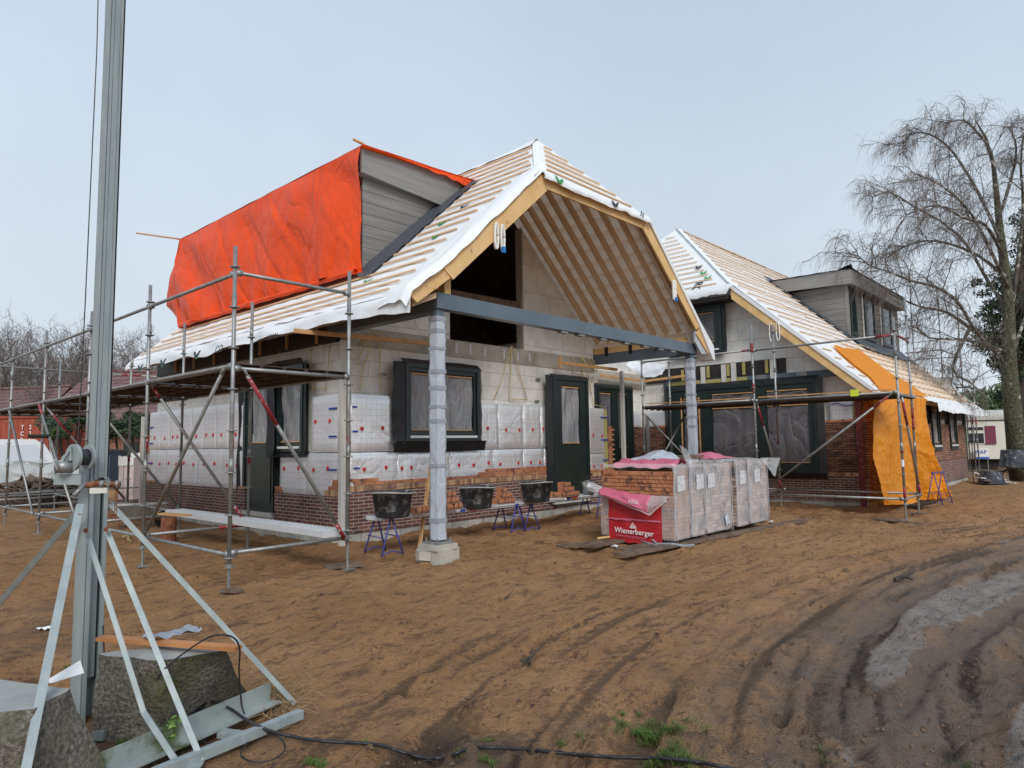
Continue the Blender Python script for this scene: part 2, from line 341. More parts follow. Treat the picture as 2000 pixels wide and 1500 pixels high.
sd = Vector((math.cos(SUN_EL)*math.cos(SUN_AZ), math.cos(SUN_EL)*math.sin(SUN_AZ), math.sin(SUN_EL)))
so.rotation_euler = sd.to_track_quat('Z', 'Y').to_euler(); so.location = (0, 0, 30)
SC.view_settings.view_transform = 'Standard'; SC.view_settings.look = 'None'; SC.view_settings.exposure = .45; SC.view_settings.gamma = 1

# ---------------------------------------------------------------- ground
def axis(lo, hi, step, far_lo, far_hi):
    a = list(np.arange(lo, hi, step)); s = step; x = hi; up = []
    while x < far_hi: up.append(x); s *= 1.09; x += s
    up.append(far_hi); s = step; x = lo - s; dn = []
    while x > far_lo: dn.append(x); s *= 1.14; x -= s
    dn.append(far_lo)
    return np.array(sorted(dn) + a + up)
gx = axis(.4, 17.0, .042, -300, 900); gy = axis(.0, 11.5, .042, -300, 900)
XX, YY = np.meshgrid(gx, gy, indexing='ij')
def vnoise(X, Y, seed):
    g = np.random.RandomState(seed).rand(256, 256)
    xi = np.floor(X).astype(int); yi = np.floor(Y).astype(int); fx = X - xi; fy = Y - yi
    fx = fx*fx*(3-2*fx); fy = fy*fy*(3-2*fy)
    a = g[xi % 256, yi % 256]; b = g[(xi+1) % 256, yi % 256]; c = g[xi % 256, (yi+1) % 256]; d = g[(xi+1) % 256, (yi+1) % 256]
    return (a*(1-fx)+b*fx)*(1-fy) + (c*(1-fx)+d*fx)*fy - .5
def fbm(X, Y, sc, seed, o=4, g=.5):
    r = 0; a = 1
    for i in range(o): r = r + a*vnoise(X*sc*2**i + 31*i, Y*sc*2**i + 17*i, seed+i); a *= g
    return r
def polyd(pts):
    """distance to a polyline on the ground, signed side and arc length"""
    P = [G(*p) for p in pts]; best = np.full(XX.shape, 1e9); arc = np.zeros(XX.shape); side = np.zeros(XX.shape); acc = 0
    for a, b in zip(P[:-1], P[1:]):
        dx, dy = b.x-a.x, b.y-a.y; L2 = dx*dx+dy*dy; Ln = math.sqrt(L2)
        t = np.clip(((XX-a.x)*dx + (YY-a.y)*dy)/L2, 0, 1); qx = XX-a.x-t*dx; qy = YY-a.y-t*dy; dd = np.hypot(qx, qy)
        mk = dd < best; best[mk] = dd[mk]; arc[mk] = (acc + t*Ln)[mk]; side[mk] = np.sign(qx*dy - qy*dx)[mk]; acc += Ln
    return best, arc, side
def smooth(pts, k=5):
    out = []
    for i in range(len(pts)-1):
        p0 = pts[max(i-1,0)]; p1 = pts[i]; p2 = pts[i+1]; p3 = pts[min(i+2,len(pts)-1)]
        for j in range(k):
            t = j/k
            out.append(tuple(.5*((2*p1[c]) + (-p0[c]+p2[c])*t + (2*p0[c]-5*p1[c]+4*p2[c]-p3[c])*t*t + (-p0[c]+3*p1[c]-3*p2[c]+p3[c])*t**3) for c in range(len(p1))))
    return out + [pts[-1]]
near = np.clip(1 - np.maximum(np.hypot(XX-7, YY-5)-11, 0)/14, 0, 1)
Z = fbm(XX, YY, .22, 1, 3)*.10 + fbm(XX, YY, 1.1, 11, 4)*.055
lump = fbm(XX*.55+YY*.2, YY*1.5-XX*.35, 2.6, 23, 4, .6)
Z += near*(np.maximum(lump-.02, 0)*.105 - np.maximum(-lump-.10, 0)*.08)
Z += near*(vnoise(XX*16, YY*16, 77)*.012 + vnoise(XX*9, YY*9, 78)*.012)
mud = np.zeros(XX.shape); grey = np.zeros(XX.shape); flat = np.zeros(XX.shape)
d, arc, side = polyd(smooth([(1560,1600),(1552,1400),(1580,1300),(1660,1210),(1790,1135),(1920,1085),(2100,1050),(2400,1000)])); sdist = d*side
belt = np.exp(-(np.maximum(np.abs(sdist+.4)-1.7, 0)/.8)**2)
arc0 = arc; Z *= 1-.5*belt
TR = [  # (points in the photo, half width, depth, mud strength)
 ([(1150,1470),(1215,1340),(1300,1245),(1430,1170),(1600,1105),(1800,1050),(2040,1000)], .20, .030, .12),
 ([(1240,1500),(1290,1360),(1390,1255),(1520,1175),(1700,1110),(1880,1062),(2060,1022)], .20, .045, .25),
 ([(1390,1520),(1420,1360),(1500,1250),(1640,1165),(1800,1102),(2040,1048)], .19, .05, .42),
 ([(1560,1530),(1552,1400),(1580,1300),(1660,1210),(1790,1135),(1920,1085),(2060,1056)], .24, .07, .62),
 ([(1655,1420),(1640,1330),(1672,1250),(1760,1170),(1880,1112),(2060,1070)], .17, .06, .78),
 ([(1745,1500),(1765,1420),(1820,1330),(1900,1240),(2010,1175),(2120,1130)], .22, .10, .85),
 ([(1850,1520),(1900,1400),(1960,1300),(2060,1220)], .2, .07, .75)]
for k, (pts, hw, dp, ms) in enumerate(TR):
    d, arc, side = polyd(smooth(pts))
    wob = d + fbm(XX, YY, 1.2, 40+k, 2)*.08
    rg = np.clip(.6+1.6*fbm(XX, YY, .9, 140+k, 2), .15, 1.3)
    prof = -dp*rg*np.clip(1-(wob/hw)**4, 0, 1) + dp*.5*rg*np.exp(-((wob-hw*1.3)/(hw*.25))**2)*(1+1.5*vnoise(XX*5, YY*5, 6+k))
    lug = np.sin(arc*2*math.pi/.17 + side*d*9)*.011*(wob < hw*.9)*(rg > .7)
    inn = (wob < hw*1.7)
    Z = np.where(inn, Z*.45 + prof + lug + vnoise(XX*14, YY*14, 5)*.012*(wob > hw*.9), Z)
    mud = np.maximum(mud, ms*np.exp(-(wob/(hw*1.9))**2)); flat = np.maximum(flat, (wob < hw)*.8)
arc = arc0
streak = .75*vnoise(sdist*6+40, arc*.35, 201) + .75*vnoise(sdist*15+90, arc*.7, 202) + .6*vnoise(sdist*31, arc*1.1, 203)
Z += belt*near*streak*.04
crumb = vnoise(XX*19, YY*19, 301)+vnoise(XX*11, YY*11, 302); edge_ = np.clip(vnoise(sdist*4+7, arc*.6, 204)*2, 0, 1)
Z += belt*near*edge_*np.maximum(crumb, 0)*.045
# wider churned belt between the ruts
d, arc, side = polyd(smooth([(1560,1600),(1560,1400),(1640,1250),(1800,1150),(2000,1085),(2150,1040)]))
mud = np.maximum(mud, .50*np.exp(-(d/1.0)**2)); churn = np.exp(-(d/1.1)**2)
Z += churn*np.maximum(fbm(XX, YY, 3.5, 60, 3, .6), 0)*.07*(1-flat)
for pts, hw in (([(1690,1310),(1745,1240),(1850,1180),(2000,1125),(2120,1085)], .42), ([(1900,1530),(1960,1440),(2000,1330),(2100,1250)], .5), ([(1790,1112),(1900,1078),(2040,1052)], .22), ([(1880,1560),(2000,1440),(2150,1340)],.8)):
    d, arc, side = polyd(pts); g_ = np.clip(1.35-(d+fbm(XX, YY, 1.6, 90, 3)*.35)/hw, 0, 1); grey = np.maximum(grey, g_)
grey *= (flat < .5); Z += grey*(np.maximum(fbm(XX, YY, 2.2, 150, 4, .6), 0)*.025) - grey*.015
# dark damp soil by the cable and behind the concrete blocks, sandier elsewhere
for p, rr, s in (((930,1480),.45,.8), ((1120,1420),.55,.35), ((520,1440),.6,.35), ((250,1460),.8,.6), ((60,1230),.9,.45), ((60,1180),.6,.4), ((690,1110),.45,.35), ((1400,1300),.5,.3)):
    q = G(*p); mud = np.maximum(mud, s*np.exp(-((XX-q.x)**2+(YY-q.y)**2)/rr**2*(1+fbm(XX,YY,2,5,3))))
# boot prints, kicked-up lumps and hollows
rs = np.random.RandomState(12)
def stamp(x, y, a, b_, th, dep, rough):
    i0, i1 = np.searchsorted(gx, [x-a*2.2, x+a*2.2]); j0, j1 = np.searchsorted(gy, [y-a*2.2, y+a*2.2])
    if i1-i0 < 2 or j1-j0 < 2: return
    sx = XX[i0:i1, j0:j1]-x; sy = YY[i0:i1, j0:j1]-y; u_ = (sx*math.cos(th)+sy*math.sin(th))/a; v_ = (-sx*math.sin(th)+sy*math.cos(th))/b_
    rr_ = np.sqrt(u_*u_+v_*v_); core = 1/(1+np.exp((rr_-1)*9)); rim = np.exp(-((rr_-1.25)/.22)**2)
    Z[i0:i1, j0:j1] += dep*core - dep*.45*rim*(1 if dep < 0 else 0) + rough*core*vnoise(XX[i0:i1, j0:j1]*22, YY[i0:i1, j0:j1]*22, 9)
    mud[i0:i1, j0:j1] = np.maximum(mud[i0:i1, j0:j1], (.42 if dep < 0 else .3)*core*rs.rand())
for _ in range(520):
    q = G(rs.uniform(-100, 2100), 1500-(rs.rand()**1.5)*440)
    if q.y > 9.6 and q.x > 6.4: continue
    if rs.rand() < .55: stamp(q.x, q.y, .14, .055, rs.uniform(0, 6.28), -.028, .02)
    else: stamp(q.x, q.y, rs.uniform(.04,.13), rs.uniform(.03,.08), rs.uniform(0, 6.28), rs.uniform(.015,.04), .05)
q = G(330,1440); dq = np.hypot(XX-q.x-.15, YY-q.y); Z *= .25+.75*np.clip((dq-.9)/.7, 0, 1)
# heaped earth against the foundations
hump = np.zeros(XX.shape)
for (x0,x1,y0,y1) in ((6.6,14.2,9.95,10.3),(18.5,32,5.1,5.6),(18.45,18.8,5.2,11.4)):
    dd = np.hypot(np.maximum(np.maximum(x0-XX, XX-x1),0), np.maximum(np.maximum(y0-YY, YY-y1),0)); hump = np.maximum(hump, np.exp(-(dd/.35)**2))
Z += hump*.05
# keep it level and below the floor inside the houses, drop the far part gently
ins = ((XX > 6.8)&(XX < 14)&(YY > 10.3)&(YY < 18.6))|((XX > 18.8)&(XX < 31)&(YY > 5.3)&(YY < 17.5))
Z[ins] = -.05
far = np.clip((np.hypot(XX, YY)-30)/60, 0, 1); Z = Z*(1-far)
Z -= .02
nx, ny = XX.shape
me = bpy.data.meshes.new('ground'); vs = np.stack([XX, YY, Z], -1).reshape(-1, 3).astype(np.float32)
idx = np.arange(nx*ny).reshape(nx, ny); q = np.stack([idx[:-1,:-1], idx[1:,:-1], idx[1:,1:], idx[:-1,1:]], -1).reshape(-1, 4)
me.vertices.add(len(vs)); me.vertices.foreach_set('co', vs.ravel()); me.loops.add(q.size); me.loops.foreach_set('vertex_index', q.ravel().astype(np.int32))
me.polygons.add(len(q)); me.polygons.foreach_set('loop_start', np.arange(0, q.size, 4, dtype=np.int32)); me.polygons.foreach_set('use_smooth', np.ones(len(q), bool)); me.update(); me.validate()
ca = me.color_attributes.new('soil', 'FLOAT_COLOR', 'POINT')
cd = np.stack([mud, grey, flat, belt*streak*.5+.5], -1).reshape(-1, 4).astype(np.float32); ca.data.foreach_set('color', cd.ravel())
sa_ = me.attributes.new('streak', 'FLOAT', 'POINT'); sa_.data.foreach_set('value', (belt*streak*.6+.5).ravel().astype(np.float32))
def GZ(x, y):
    i = int(np.clip(np.searchsorted(gx, x), 1, nx-1)); j = int(np.clip(np.searchsorted(gy, y), 1, ny-1)); return float(Z[i, j])
gm = bpy.data.materials.new('soil'); gm.use_nodes = True; nt = gm.node_tree; N = nt.nodes; L = nt.links; b = N['Principled BSDF']
b.inputs['Roughness'].default_value = .92; b.inputs['Specular IOR Level'].default_value = .25
g = N.new('ShaderNodeNewGeometry'); at = N.new('ShaderNodeAttribute'); at.attribute_name = 'soil'; sp = N.new('ShaderNodeSeparateColor'); L.new(at.outputs['Color'], sp.inputs[0])
def gn(sc, de=8, st=None, ro=.6):
    n = N.new('ShaderNodeTexNoise'); n.inputs['Scale'].default_value = sc; n.inputs['Detail'].default_value = de; n.inputs['Roughness'].default_value = ro
    if st:
        mp = N.new('ShaderNodeMapping'); mp.inputs['Scale'].default_value = st; mp.inputs['Rotation'].default_value = (0,0,R(-38)); L.new(g.outputs['Position'], mp.inputs[0]); L.new(mp.outputs[0], n.inputs['Vector'])
    else: L.new(g.outputs['Position'], n.inputs['Vector'])
    return n.outputs['Fac']
def mixc(fac, a, bb, lo=None, hi=None):
    if lo is not None:
        r = N.new('ShaderNodeMapRange'); r.inputs[1].default_value = lo; r.inputs[2].default_value = hi; L.new(fac, r.inputs[0]); fac = r.outputs[0]
    x = N.new('ShaderNodeMix'); x.data_type = 'RGBA'; L.new(fac, x.inputs[0])
    for i, c in ((6, a), (7, bb)):
        if isinstance(c, tuple): x.inputs[i].default_value = (*c, 1)
        else: L.new(c, x.inputs[i])
    return x.outputs[2]
sand = mixc(gn(.6), (.42,.225,.10), (.53,.30,.145), .35, .65)
sand = mixc(gn(2.6, 10, (1,2.6,1), .7), sand, (.22,.125,.07), .52, .64)
sand = mixc(gn(5, 12, (1,3.4,1), .72), sand, (.12,.068,.04), .57, .66)
sand = mixc(gn(14, 6), sand, (.13,.072,.042), .60, .72)
sand = mixc(gn(34, 8, None, .75), sand, (.11,.06,.035), .57, .66)
sand = mixc(gn(90, 3), sand, (.46,.32,.21), .62, .80)
mudc = mixc(gn(5), (.225,.15,.105), (.15,.10,.072), .35, .65)
mudc = mixc(gn(22), mudc, (.075,.055,.043), .56, .70)
greyc = mixc(gn(4), (.37,.325,.295), (.29,.25,.22), .4, .62)
greyc = mixc(gn(9, 10, None, .7), greyc, (.12,.095,.078), .58, .66)
greyc = mixc(gn(30), greyc, (.09,.075,.065), .58, .66)
mudc = mixc(sp.outputs[2], mudc, (.235,.18,.145))
at2 = N.new('ShaderNodeAttribute'); at2.attribute_name = 'streak'
sk0 = N.new('ShaderNodeMath'); sk0.operation = 'MULTIPLY_ADD'; sk0.inputs[1].default_value = .6; L.new(gn(18, 8, None, .7), sk0.inputs[0]); L.new(at2.outputs['Fac'], sk0.inputs[2])
mudc = mixc(sk0.outputs[0], (.055,.04,.032), mudc, .52, .74); sk = N.new('ShaderNodeMath'); sk.operation = 'MULTIPLY_ADD'; sk.inputs[1].default_value = .55; L.new(gn(26, 8, None, .7), sk.inputs[0]); L.new(at2.outputs['Fac'], sk.inputs[2])
sand = mixc(sk.outputs[0], (.20,.12,.07), sand, .56, .70)
ml = N.new('ShaderNodeMath'); ml.operation = 'MULTIPLY_ADD'; ml.inputs[1].default_value = .9; L.new(gn(3.2), ml.inputs[0]); L.new(sp.outputs[0], ml.inputs[2])
c = mixc(ml.outputs[0], sand, mudc, .62, 1.2)
ml = N.new('ShaderNodeMath'); ml.operation = 'MULTIPLY_ADD'; ml.inputs[1].default_value = .75; L.new(gn(7), ml.inputs[0]); L.new(sp.outputs[1], ml.inputs[2])
c = mixc(ml.outputs[0], c, greyc, .52, 1.2)
L.new(c, b.inputs['Base Color'])
hb = N.new('ShaderNodeMath'); hb.operation = 'MULTIPLY_ADD'; hb.inputs[1].default_value = 1.6; L.new(gn(11, 12, None, .7), hb.inputs[0]); L.new(gn(70, 6), hb.inputs[2])
bp = N.new('ShaderNodeBump'); bp.inputs['Strength'].default_value = 1; bp.inputs['Distance'].default_value = .05; L.new(hb.outputs[0], bp.inputs['Height']); L.new(bp.outputs[0], b.inputs['Normal'])
rr = N.new('ShaderNodeMapRange'); rr.inputs[3].default_value = .95; rr.inputs[4].default_value = .62; mxr = N.new('ShaderNodeMath'); mxr.operation = 'MAXIMUM'; L.new(sp.outputs[2], mxr.inputs[0]); L.new(sp.outputs[1], mxr.inputs[1]); L.new(mxr.outputs[0], rr.inputs[0]); L.new(rr.outputs[0], b.inputs['Roughness'])
me.materials.append(gm); go = bpy.data.objects.new('ground', me); COL.objects.link(go); go['kind'] = 'structure'
# ---------------------------------------------------------------- the house
H = thing('house_under_construction', (10.3, 12, 0), 'unfinished brick house with two wings, white roof membrane and bare battens', 'house')
class Face:
    def __init__(s, kind, c): s.k = kind; s.c = c
    def P(s, u, z, n=0): return (u, s.c - n, z) if s.k == 'F' else (s.c - n, u, z)
    def box(s, mb, u0, u1, z0, z1, n0, n1):
        if s.k == 'F': return mb.box(u0, u1, s.c-n0, s.c-n1, z0, z1)
        return mb.box(s.c-n0, s.c-n1, u0, u1, z0, z1)
    def px(s, x, y):
        p = onY(x, y, s.c) if s.k == 'F' else onX(x, y, s.c)
        return (p.x, p.z) if s.k == 'F' else (p.y, p.z)
def unit(F_, u0, u1, z0, z1, lights, film='windowfilm', nface=.12, kind='window', sill=True, flap=(.1,.14,.16), fw=.075, panel=None, lathtop=True):
    """frame with its lights [(u0,u1,z0,z1)], black membrane round it, plastic sheet taped in with laths"""
    mb = MB()
    us = sorted({u0+fw, u1-fw} | {a for l in lights for a in (l[0], l[1])})
    # frame: full slab pieces around the lights, built row by row
    zs = sorted({z0, z1} | {a for l in lights for a in (l[2], l[3])}); cu = sorted({u0, u1} | {a for l in lights for a in (l[0], l[1])})
    for i in range(len(cu)-1):
        for j in range(len(zs)-1):
            a, b_, c, d_ = cu[i], cu[i+1], zs[j], zs[j+1]
            if any(l[0]-1e-6 <= a and b_ <= l[1]+1e-6 and l[2]-1e-6 <= c and d_ <= l[3]+1e-6 for l in lights): continue
            F_.box(mb, a, b_, c, d_, min(-.06, nface-.12), nface)
    # raised outer frame lip
    for a, b_, c, d_ in ((u0, u0+fw, z0, z1), (u1-fw, u1, z0, z1), (u0+fw, u1-fw, z1-fw, z1), (u0+fw, u1-fw, z0, z0+fw)):
        F_.box(mb, a, b_, c, d_, nface+.001, nface+.035)
    fr = mb.build(kind, M['frame'], H)
    gl = MB()
    for l in lights: F_.box(gl, l[0], l[1], l[2], l[3], nface-.09, nface-.075)
    gl.build('pane', M['glass'], fr)
    for k, l in enumerate(lights):
        if l[3]-l[2] < .12: continue
        fm = MB(); A = .012
        def fn(s, t, l=l, k=k):
            u = l[0]+.02+(l[1]-l[0]-.04)*s; z = l[2]+.02+(l[3]-l[2]-.04)*t
            n = nface-.045 + nz(s*5+k*9+u, t*2.2, 3)*.028 + .012*math.sin(s*9+t*7+k)
            return F_.P(u, z, n)
        fm.grid(fn, 22, 26).build('plastic_sheet', M[film], fr, True)
        if lathtop:
            lb = MB(); F_.box(lb, l[0]+.03, l[1]-.03, l[3]-.045, l[3]-.02, nface-.03, nface-.012); lb.build('lath', M['lath'], fr)
            lb = MB(); F_.box(lb, l[0]+.03, l[1]-.03, l[2]+.015, l[2]+.035, nface-.03, nface-.012); lb.build('lath', M['lath'], fr)
    if flap:
        a, b_, c = flap; fl = MB()
        def wob(t, s): return nz(t*3.1+s, s*2.3, u0)*.035
        def strip(p, q, out, w, n0, n1):
            # wavy band from the frame edge outward
            def fn(s, t):
                u = p[0]+(q[0]-p[0])*s; z = p[1]+(q[1]-p[1])*s; ww = w*(1+wob(s*3, w*9)*3)*t
                return F_.P(u+out[0]*ww, z+out[1]*ww, n0+(n1-n0)*t + nz(s*6, t*2, u0+w)*.03*t)
            fl.grid(fn, 14, 4)
        strip((u0-.0, z0-c*.2), (u0, z1+.02), (-1,0), a, nface+.01, .03)
        strip((u1, z0-c*.2), (u1, z1+.02), (1,0), a, nface+.02, .0)
        strip((u0-.04, z1), (u1+.05, z1), (0,1), b_, nface+.03, .02)
        if c: strip((u0-a, z0), (u1+a, z0), (0,-1), c, nface+.005, .05)
        fl.build('membrane_flap', M['epdm'], fr, True)
    if sill:
        sb = MB(); F_.box(sb, u0+.1, u1-.1, z0+.055, z0+.10, nface-.01, nface+.05); sb.build('sill', M['white'], fr)
    return fr

# --- wing A (front wing): brick skin at X=6.6 / Y=9.97, blocks behind
XA, YA, XR = 6.60, 9.97, 14.15
FA = Face('F', YA); SA = Face('S', XA)
b = MB(); b.box(XA+.03, XR, YA+.03, 18.6, -.35, .20); b.build('foundation', M['foundation'], H)
# gable wall in blocks
ZR = lambda x: 7.78 - .92*abs(x-10.35)      # outer roof surface of wing A
def under(x, t=.27): return ZR(x) - t
w_ = MB(); y0, y1 = YA+.16, YA+.34
w_.box(6.78, 14.05, y0, y1, .20, 3.42)
w_.build('block_wall', M['block'], H)
w_ = MB()
w_.box(6.78, 14.06, y0-.02, y1, 3.42, 3.76); w_.build('concrete_belt', M['concrete'], H)
w_ = MB()
w_.prism([(6.78,y0,3.76),(9.2,y0,3.76),(9.2,y0,under(9.2)),(6.9,y0,under(6.9)),(6.78,y0,4.0)], (0,y1-y0,0))
w_.build('gable_wall', M['blockbig'], H)
w_ = MB(); w_.prism([(11.41,y0,3.76),(14.05,y0,3.76),(14.05,y0,under(14.05)),(11.41,y0,under(11.41))], (0,y1-y0,0))
w_.build('gable_wall', M['blockbig'], H)
w_ = MB(); w_.prism([(11.40,y0-.003,3.76),(11.44,y0-.003,3.76),(11.44,y0-.003,under(11.44)),(11.40,y0-.003,under(11.40))], (0,.19,0)); w_.build('gable_jamb', M['concrete'], H)
# inside, seen dark through the gable opening
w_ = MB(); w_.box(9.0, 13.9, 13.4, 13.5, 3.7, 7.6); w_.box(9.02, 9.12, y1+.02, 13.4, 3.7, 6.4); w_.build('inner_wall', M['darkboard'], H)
w_ = MB(); w_.box(6.8, 14.0, y1+.01, 18.5, 3.5, 3.7); w_.build('floor_slab', M['concrete'], H)
w_ = MB(); w_.beam((9.18, y0+.1, 4.66), (11.44, y0+.1, 4.70), .05, .30, up=(0,0,1)); w_.build('guard_board', M['oldwood'], H)
# side wall
w_ = MB(); w_.box(6.78, 6.95, y1+.005, 18.55, .20, 3.50); w_.build('block_wall', M['block'], H)
w_ = MB(); w_.box(6.70, 6.95, YA+.38, 18.45, 3.50, 4.02); w_.build('wall_plate_film', M['darkfilm'], H)
for yy in np.arange(10.9, 18.2, 1.05): MB().box(6.66, 6.699, yy, yy+.05, 3.52, 4.0).build('plate_stud', M['lath'], H)
w_ = MB(); w_.box(6.9, XR-.1, 18.55, 18.7, .2, 4.2); w_.prism([(6.9,18.55,4.2),(13.8,18.55,4.2),(10.35,18.55,7.4)], (0,.15,0)); w_.build('rear_wall', M['block'], H)
# right wall of the wing, in the inner corner
w_ = MB(); w_.box(13.9, 14.05, y1+.005, 13, .2, 4.0); w_.build('block_wall', M['block'], H)

# insulation boards with foil face
def boards(F_, u0, u1, z0, z1, mat_, widths, th=.13, off=-.15, seed=1, fixrows=None, tilt=0):
    r = random.Random(seed); u = u0; k = 0
    while u < u1-.02:
        w0 = min(widths[k % len(widths)], u1-u); mb = MB(); uu = u
        def fn(s, t):
            n = off+th + nz((uu+s*w0)*2.2, (z0+(z1-z0)*t)*2.4, seed)*.009 + (-.02 if (s in (0,1) or t in (0,1)) else 0)
            return F_.P(uu+.004+(w0-.008)*s, z0+.004+(z1-z0-.008)*t, n)
        mb.grid(fn, 12, 12)
        F_.box(mb, uu+.004, uu+w0-.004, z0+.004, z1-.004, off, off+th-.03)
        o = mb.build('insulation_board', mat_, H, True)
        if fixrows:
            for fz in fixrows:
                if z0 < fz < z1:
                    nf = max(1, round(w0/.42))
                    for q in range(nf):
                        uq = uu + w0*(q+.5)/nf + r.uniform(-.05,.05); zq = fz+r.uniform(-.02,.02)
                        fb = MB(); c0 = F_.P(uq, zq, off+th-.01); c1 = F_.P(uq, zq, off+th+.015); fb.tube(c0, c1, .034, .030, 10)
                        fb.path([F_.P(uq, zq+.0, off+th+.012), F_.P(uq+r.uniform(-.01,.01), zq-.05, off+th+.02)], [.014,.009], 6)
                        fb.build('fixing', M['redfix'], o, True)
        u += w0; k += 1
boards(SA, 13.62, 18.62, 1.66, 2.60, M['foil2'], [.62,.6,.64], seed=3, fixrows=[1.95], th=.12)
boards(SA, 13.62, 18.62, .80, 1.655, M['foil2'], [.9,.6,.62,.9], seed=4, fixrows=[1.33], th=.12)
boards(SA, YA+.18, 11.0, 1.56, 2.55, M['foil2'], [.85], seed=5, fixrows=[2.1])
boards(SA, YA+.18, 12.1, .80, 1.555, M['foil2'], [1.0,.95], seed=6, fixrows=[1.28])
boards(FA, XA+.20, 7.72, 1.56, 2.56, M['foil'], [1.2], seed=7, fixrows=[1.98])
boards(FA, 9.82, 12.0, 1.56, 2.52, M['foil'], [.62,.78,.6], seed=8, fixrows=[1.98])
boards(FA, 13.6, 14.28, 1.40, 2.52, M['foil'], [.7], seed=9, fixrows=[1.86])
boards(FA, XA+.20, 12.0, .85, 1.555, M['foil'], [1.0,.12,1.15,1.2,.95,.7], seed=10, fixrows=[1.27])
boards(FA, 13.6, 14.28, .85, 1.395, M['foil'], [.7], seed=11, fixrows=[1.1])
t_ = MB()
for ua, ub, z, F_ in ((6.82,6.9,2.32,FA),(6.82,6.92,1.9,FA),(6.85,6.95,1.27,FA),(14.1,14.4,2.28,FA),(14.1,14.4,1.72,FA),(14.15,14.4,1.22,FA)):
    F_.box(t_, ua, ub, z, z+.03, -.02, .0)
for z in (2.3,1.82,1.25,): SA.box(t_, YA+.2, YA+.42, z, z+.03, -.02, .0)
for z in (2.2,1.8,1.3): SA.box(t_, 18.35, 18.6, z, z+.03, -.02, .0)
t_.build('fixing_tape', M['bluetape'], H)
MB().box(XA+.06, XA+.19, YA+.06, YA+.17, .85, 2.5).build('insulation_edge', M['yellow'], H); MB().box(14.285, 14.38, YA+.02, YA+.18, .6, 2.5).build('insulation_edge', M['yellow'], H)

# brick skin
sk = MB(); sk.box(XA, XA+.1, YA, 12.22, .20, .815); sk.box(XA, XA+.1, 13.4, 18.75, .20, .83); sk.box(XA+.1, 12.28, YA, YA+.1, .20, .88); sk.box(13.55, 14.6, YA, YA+.1, .2, .85)
sk.build('brick_skin', M['brick_dark'], H)
def bricks(F_, u0, u1, z, course, n0=0, n1=.1, w=None, mat_='soldier', skip=0, name='brick_course', jit=.004, seed=1, parent=None):
    r = random.Random(seed); mb = MB(); u = u0; ww = w or (.06 if course == 'soldier' else .21); h = .1 if course == 'soldier' else .052
    while u < u1:
        l = min(ww*(r.choice((1,1,1,.5)) if course != 'soldier' else 1), u1-u)
        if r.random() >= skip and l > .03: F_.box(mb, u+.004, u+l-.004, z, z+h*r.uniform(.96,1.04), -(n1)+r.uniform(-jit,jit), -n0+r.uniform(-jit,jit)+.004)
        u += l
    return mb.build(name, M[mat_], parent or H)
bricks(FA, XA, 12.28, .885, 'soldier', seed=2); bricks(FA, XA+.25, 12.28, .995, 'str', mat_='loose_brick', seed=3); bricks(FA, XA+.2, XA+.75, 1.052, 'str', mat_='loose_brick', seed=4)
bricks(FA, 9.8, 12.28, 1.052, 'str', mat_='loose_brick', seed=5); bricks(FA, 10.0, 12.28, 1.108, 'str', mat_='loose_brick', seed=6)
bricks(SA, YA+.1, YA+.55, .82, 'soldier', seed=7); bricks(SA, YA+.1, YA+.42, .93, 'str', mat_='loose_brick', seed=8)
bricks(SA, YA+.1, YA+.3, .985, 'str', mat_='loose_brick', seed=8); bricks(SA, YA+.1, YA+.28, 1.04, 'str', mat_='loose_brick', seed=9)
bricks(SA, 11.95, 12.2, .82, 'str', seed=7, mat_='loose_brick'); bricks(SA, 11.98, 12.2, .88, 'str', seed=9, mat_='loose_brick')
bricks(FA, 13.6, 14.6, .855, 'soldier', seed=12); bricks(FA, 13.6, 14.6, .965, 'str', mat_='loose_brick', seed=13)
bricks(SA, 13.42, 13.7, .835, 'str', seed=7, mat_='soldier'); bricks(SA, 18.0, 18.7, .835, 'str', seed=17, mat_='loose_brick')
# toothed brick end in the inner corner
mb = MB(); r = random.Random(5)
for k in range(17): mb.box(14.40, 14.56+(.10 if k % 2 else 0), YA-.0, YA+.1, 1.03+k*.062, 1.03+k*.062+.052)
mb.build('brick_pier', M['loose_brick'], H)

# windows and doors of wing A
unit(FA, 7.84, 9.72, 1.74, 3.17, [(7.98,8.72,1.92,3.02),(8.78,9.58,1.92,3.02)], flap=(.2,.1,.2))
unit(FA, 12.08, 13.42, .36, 3.2, [(12.42,13.12,1.64,3.0)], kind='door', sill=False, flap=(.16,.06,0), nface=.10)
unit(SA, 12.34, 13.62, .42, 3.2, [(12.68,13.37,1.74,3.02)], kind='door', sill=False, flap=(.13,.08,0), nface=-.08)
unit(SA, 11.34, 12.30, 1.58, 3.2, [(11.47,12.2,1.74,3.08)], kind='window', sill=True, flap=(.26,.10,.10), nface=-.08)
mb = MB(); SA.box(mb, 12.50, 13.46, .60, 1.60, -.078, -.06); mb.build('door_panel', M['frame'], H)
mb = MB(); SA.box(mb, 12.3, 13.5, .34, .42, -.08, .02); mb.build('door_sill', M['greywood'], H)
mb = MB(); FA.box(mb, 12.1, 13.4, .30, .36, -.05, .12); mb.build('door_sill', M['greywood'], H)
mb = MB(); mb.box(XA+.02, XA+.5, 12.22, 13.4, .0, .34); mb.build('threshold', M['concrete'], H)

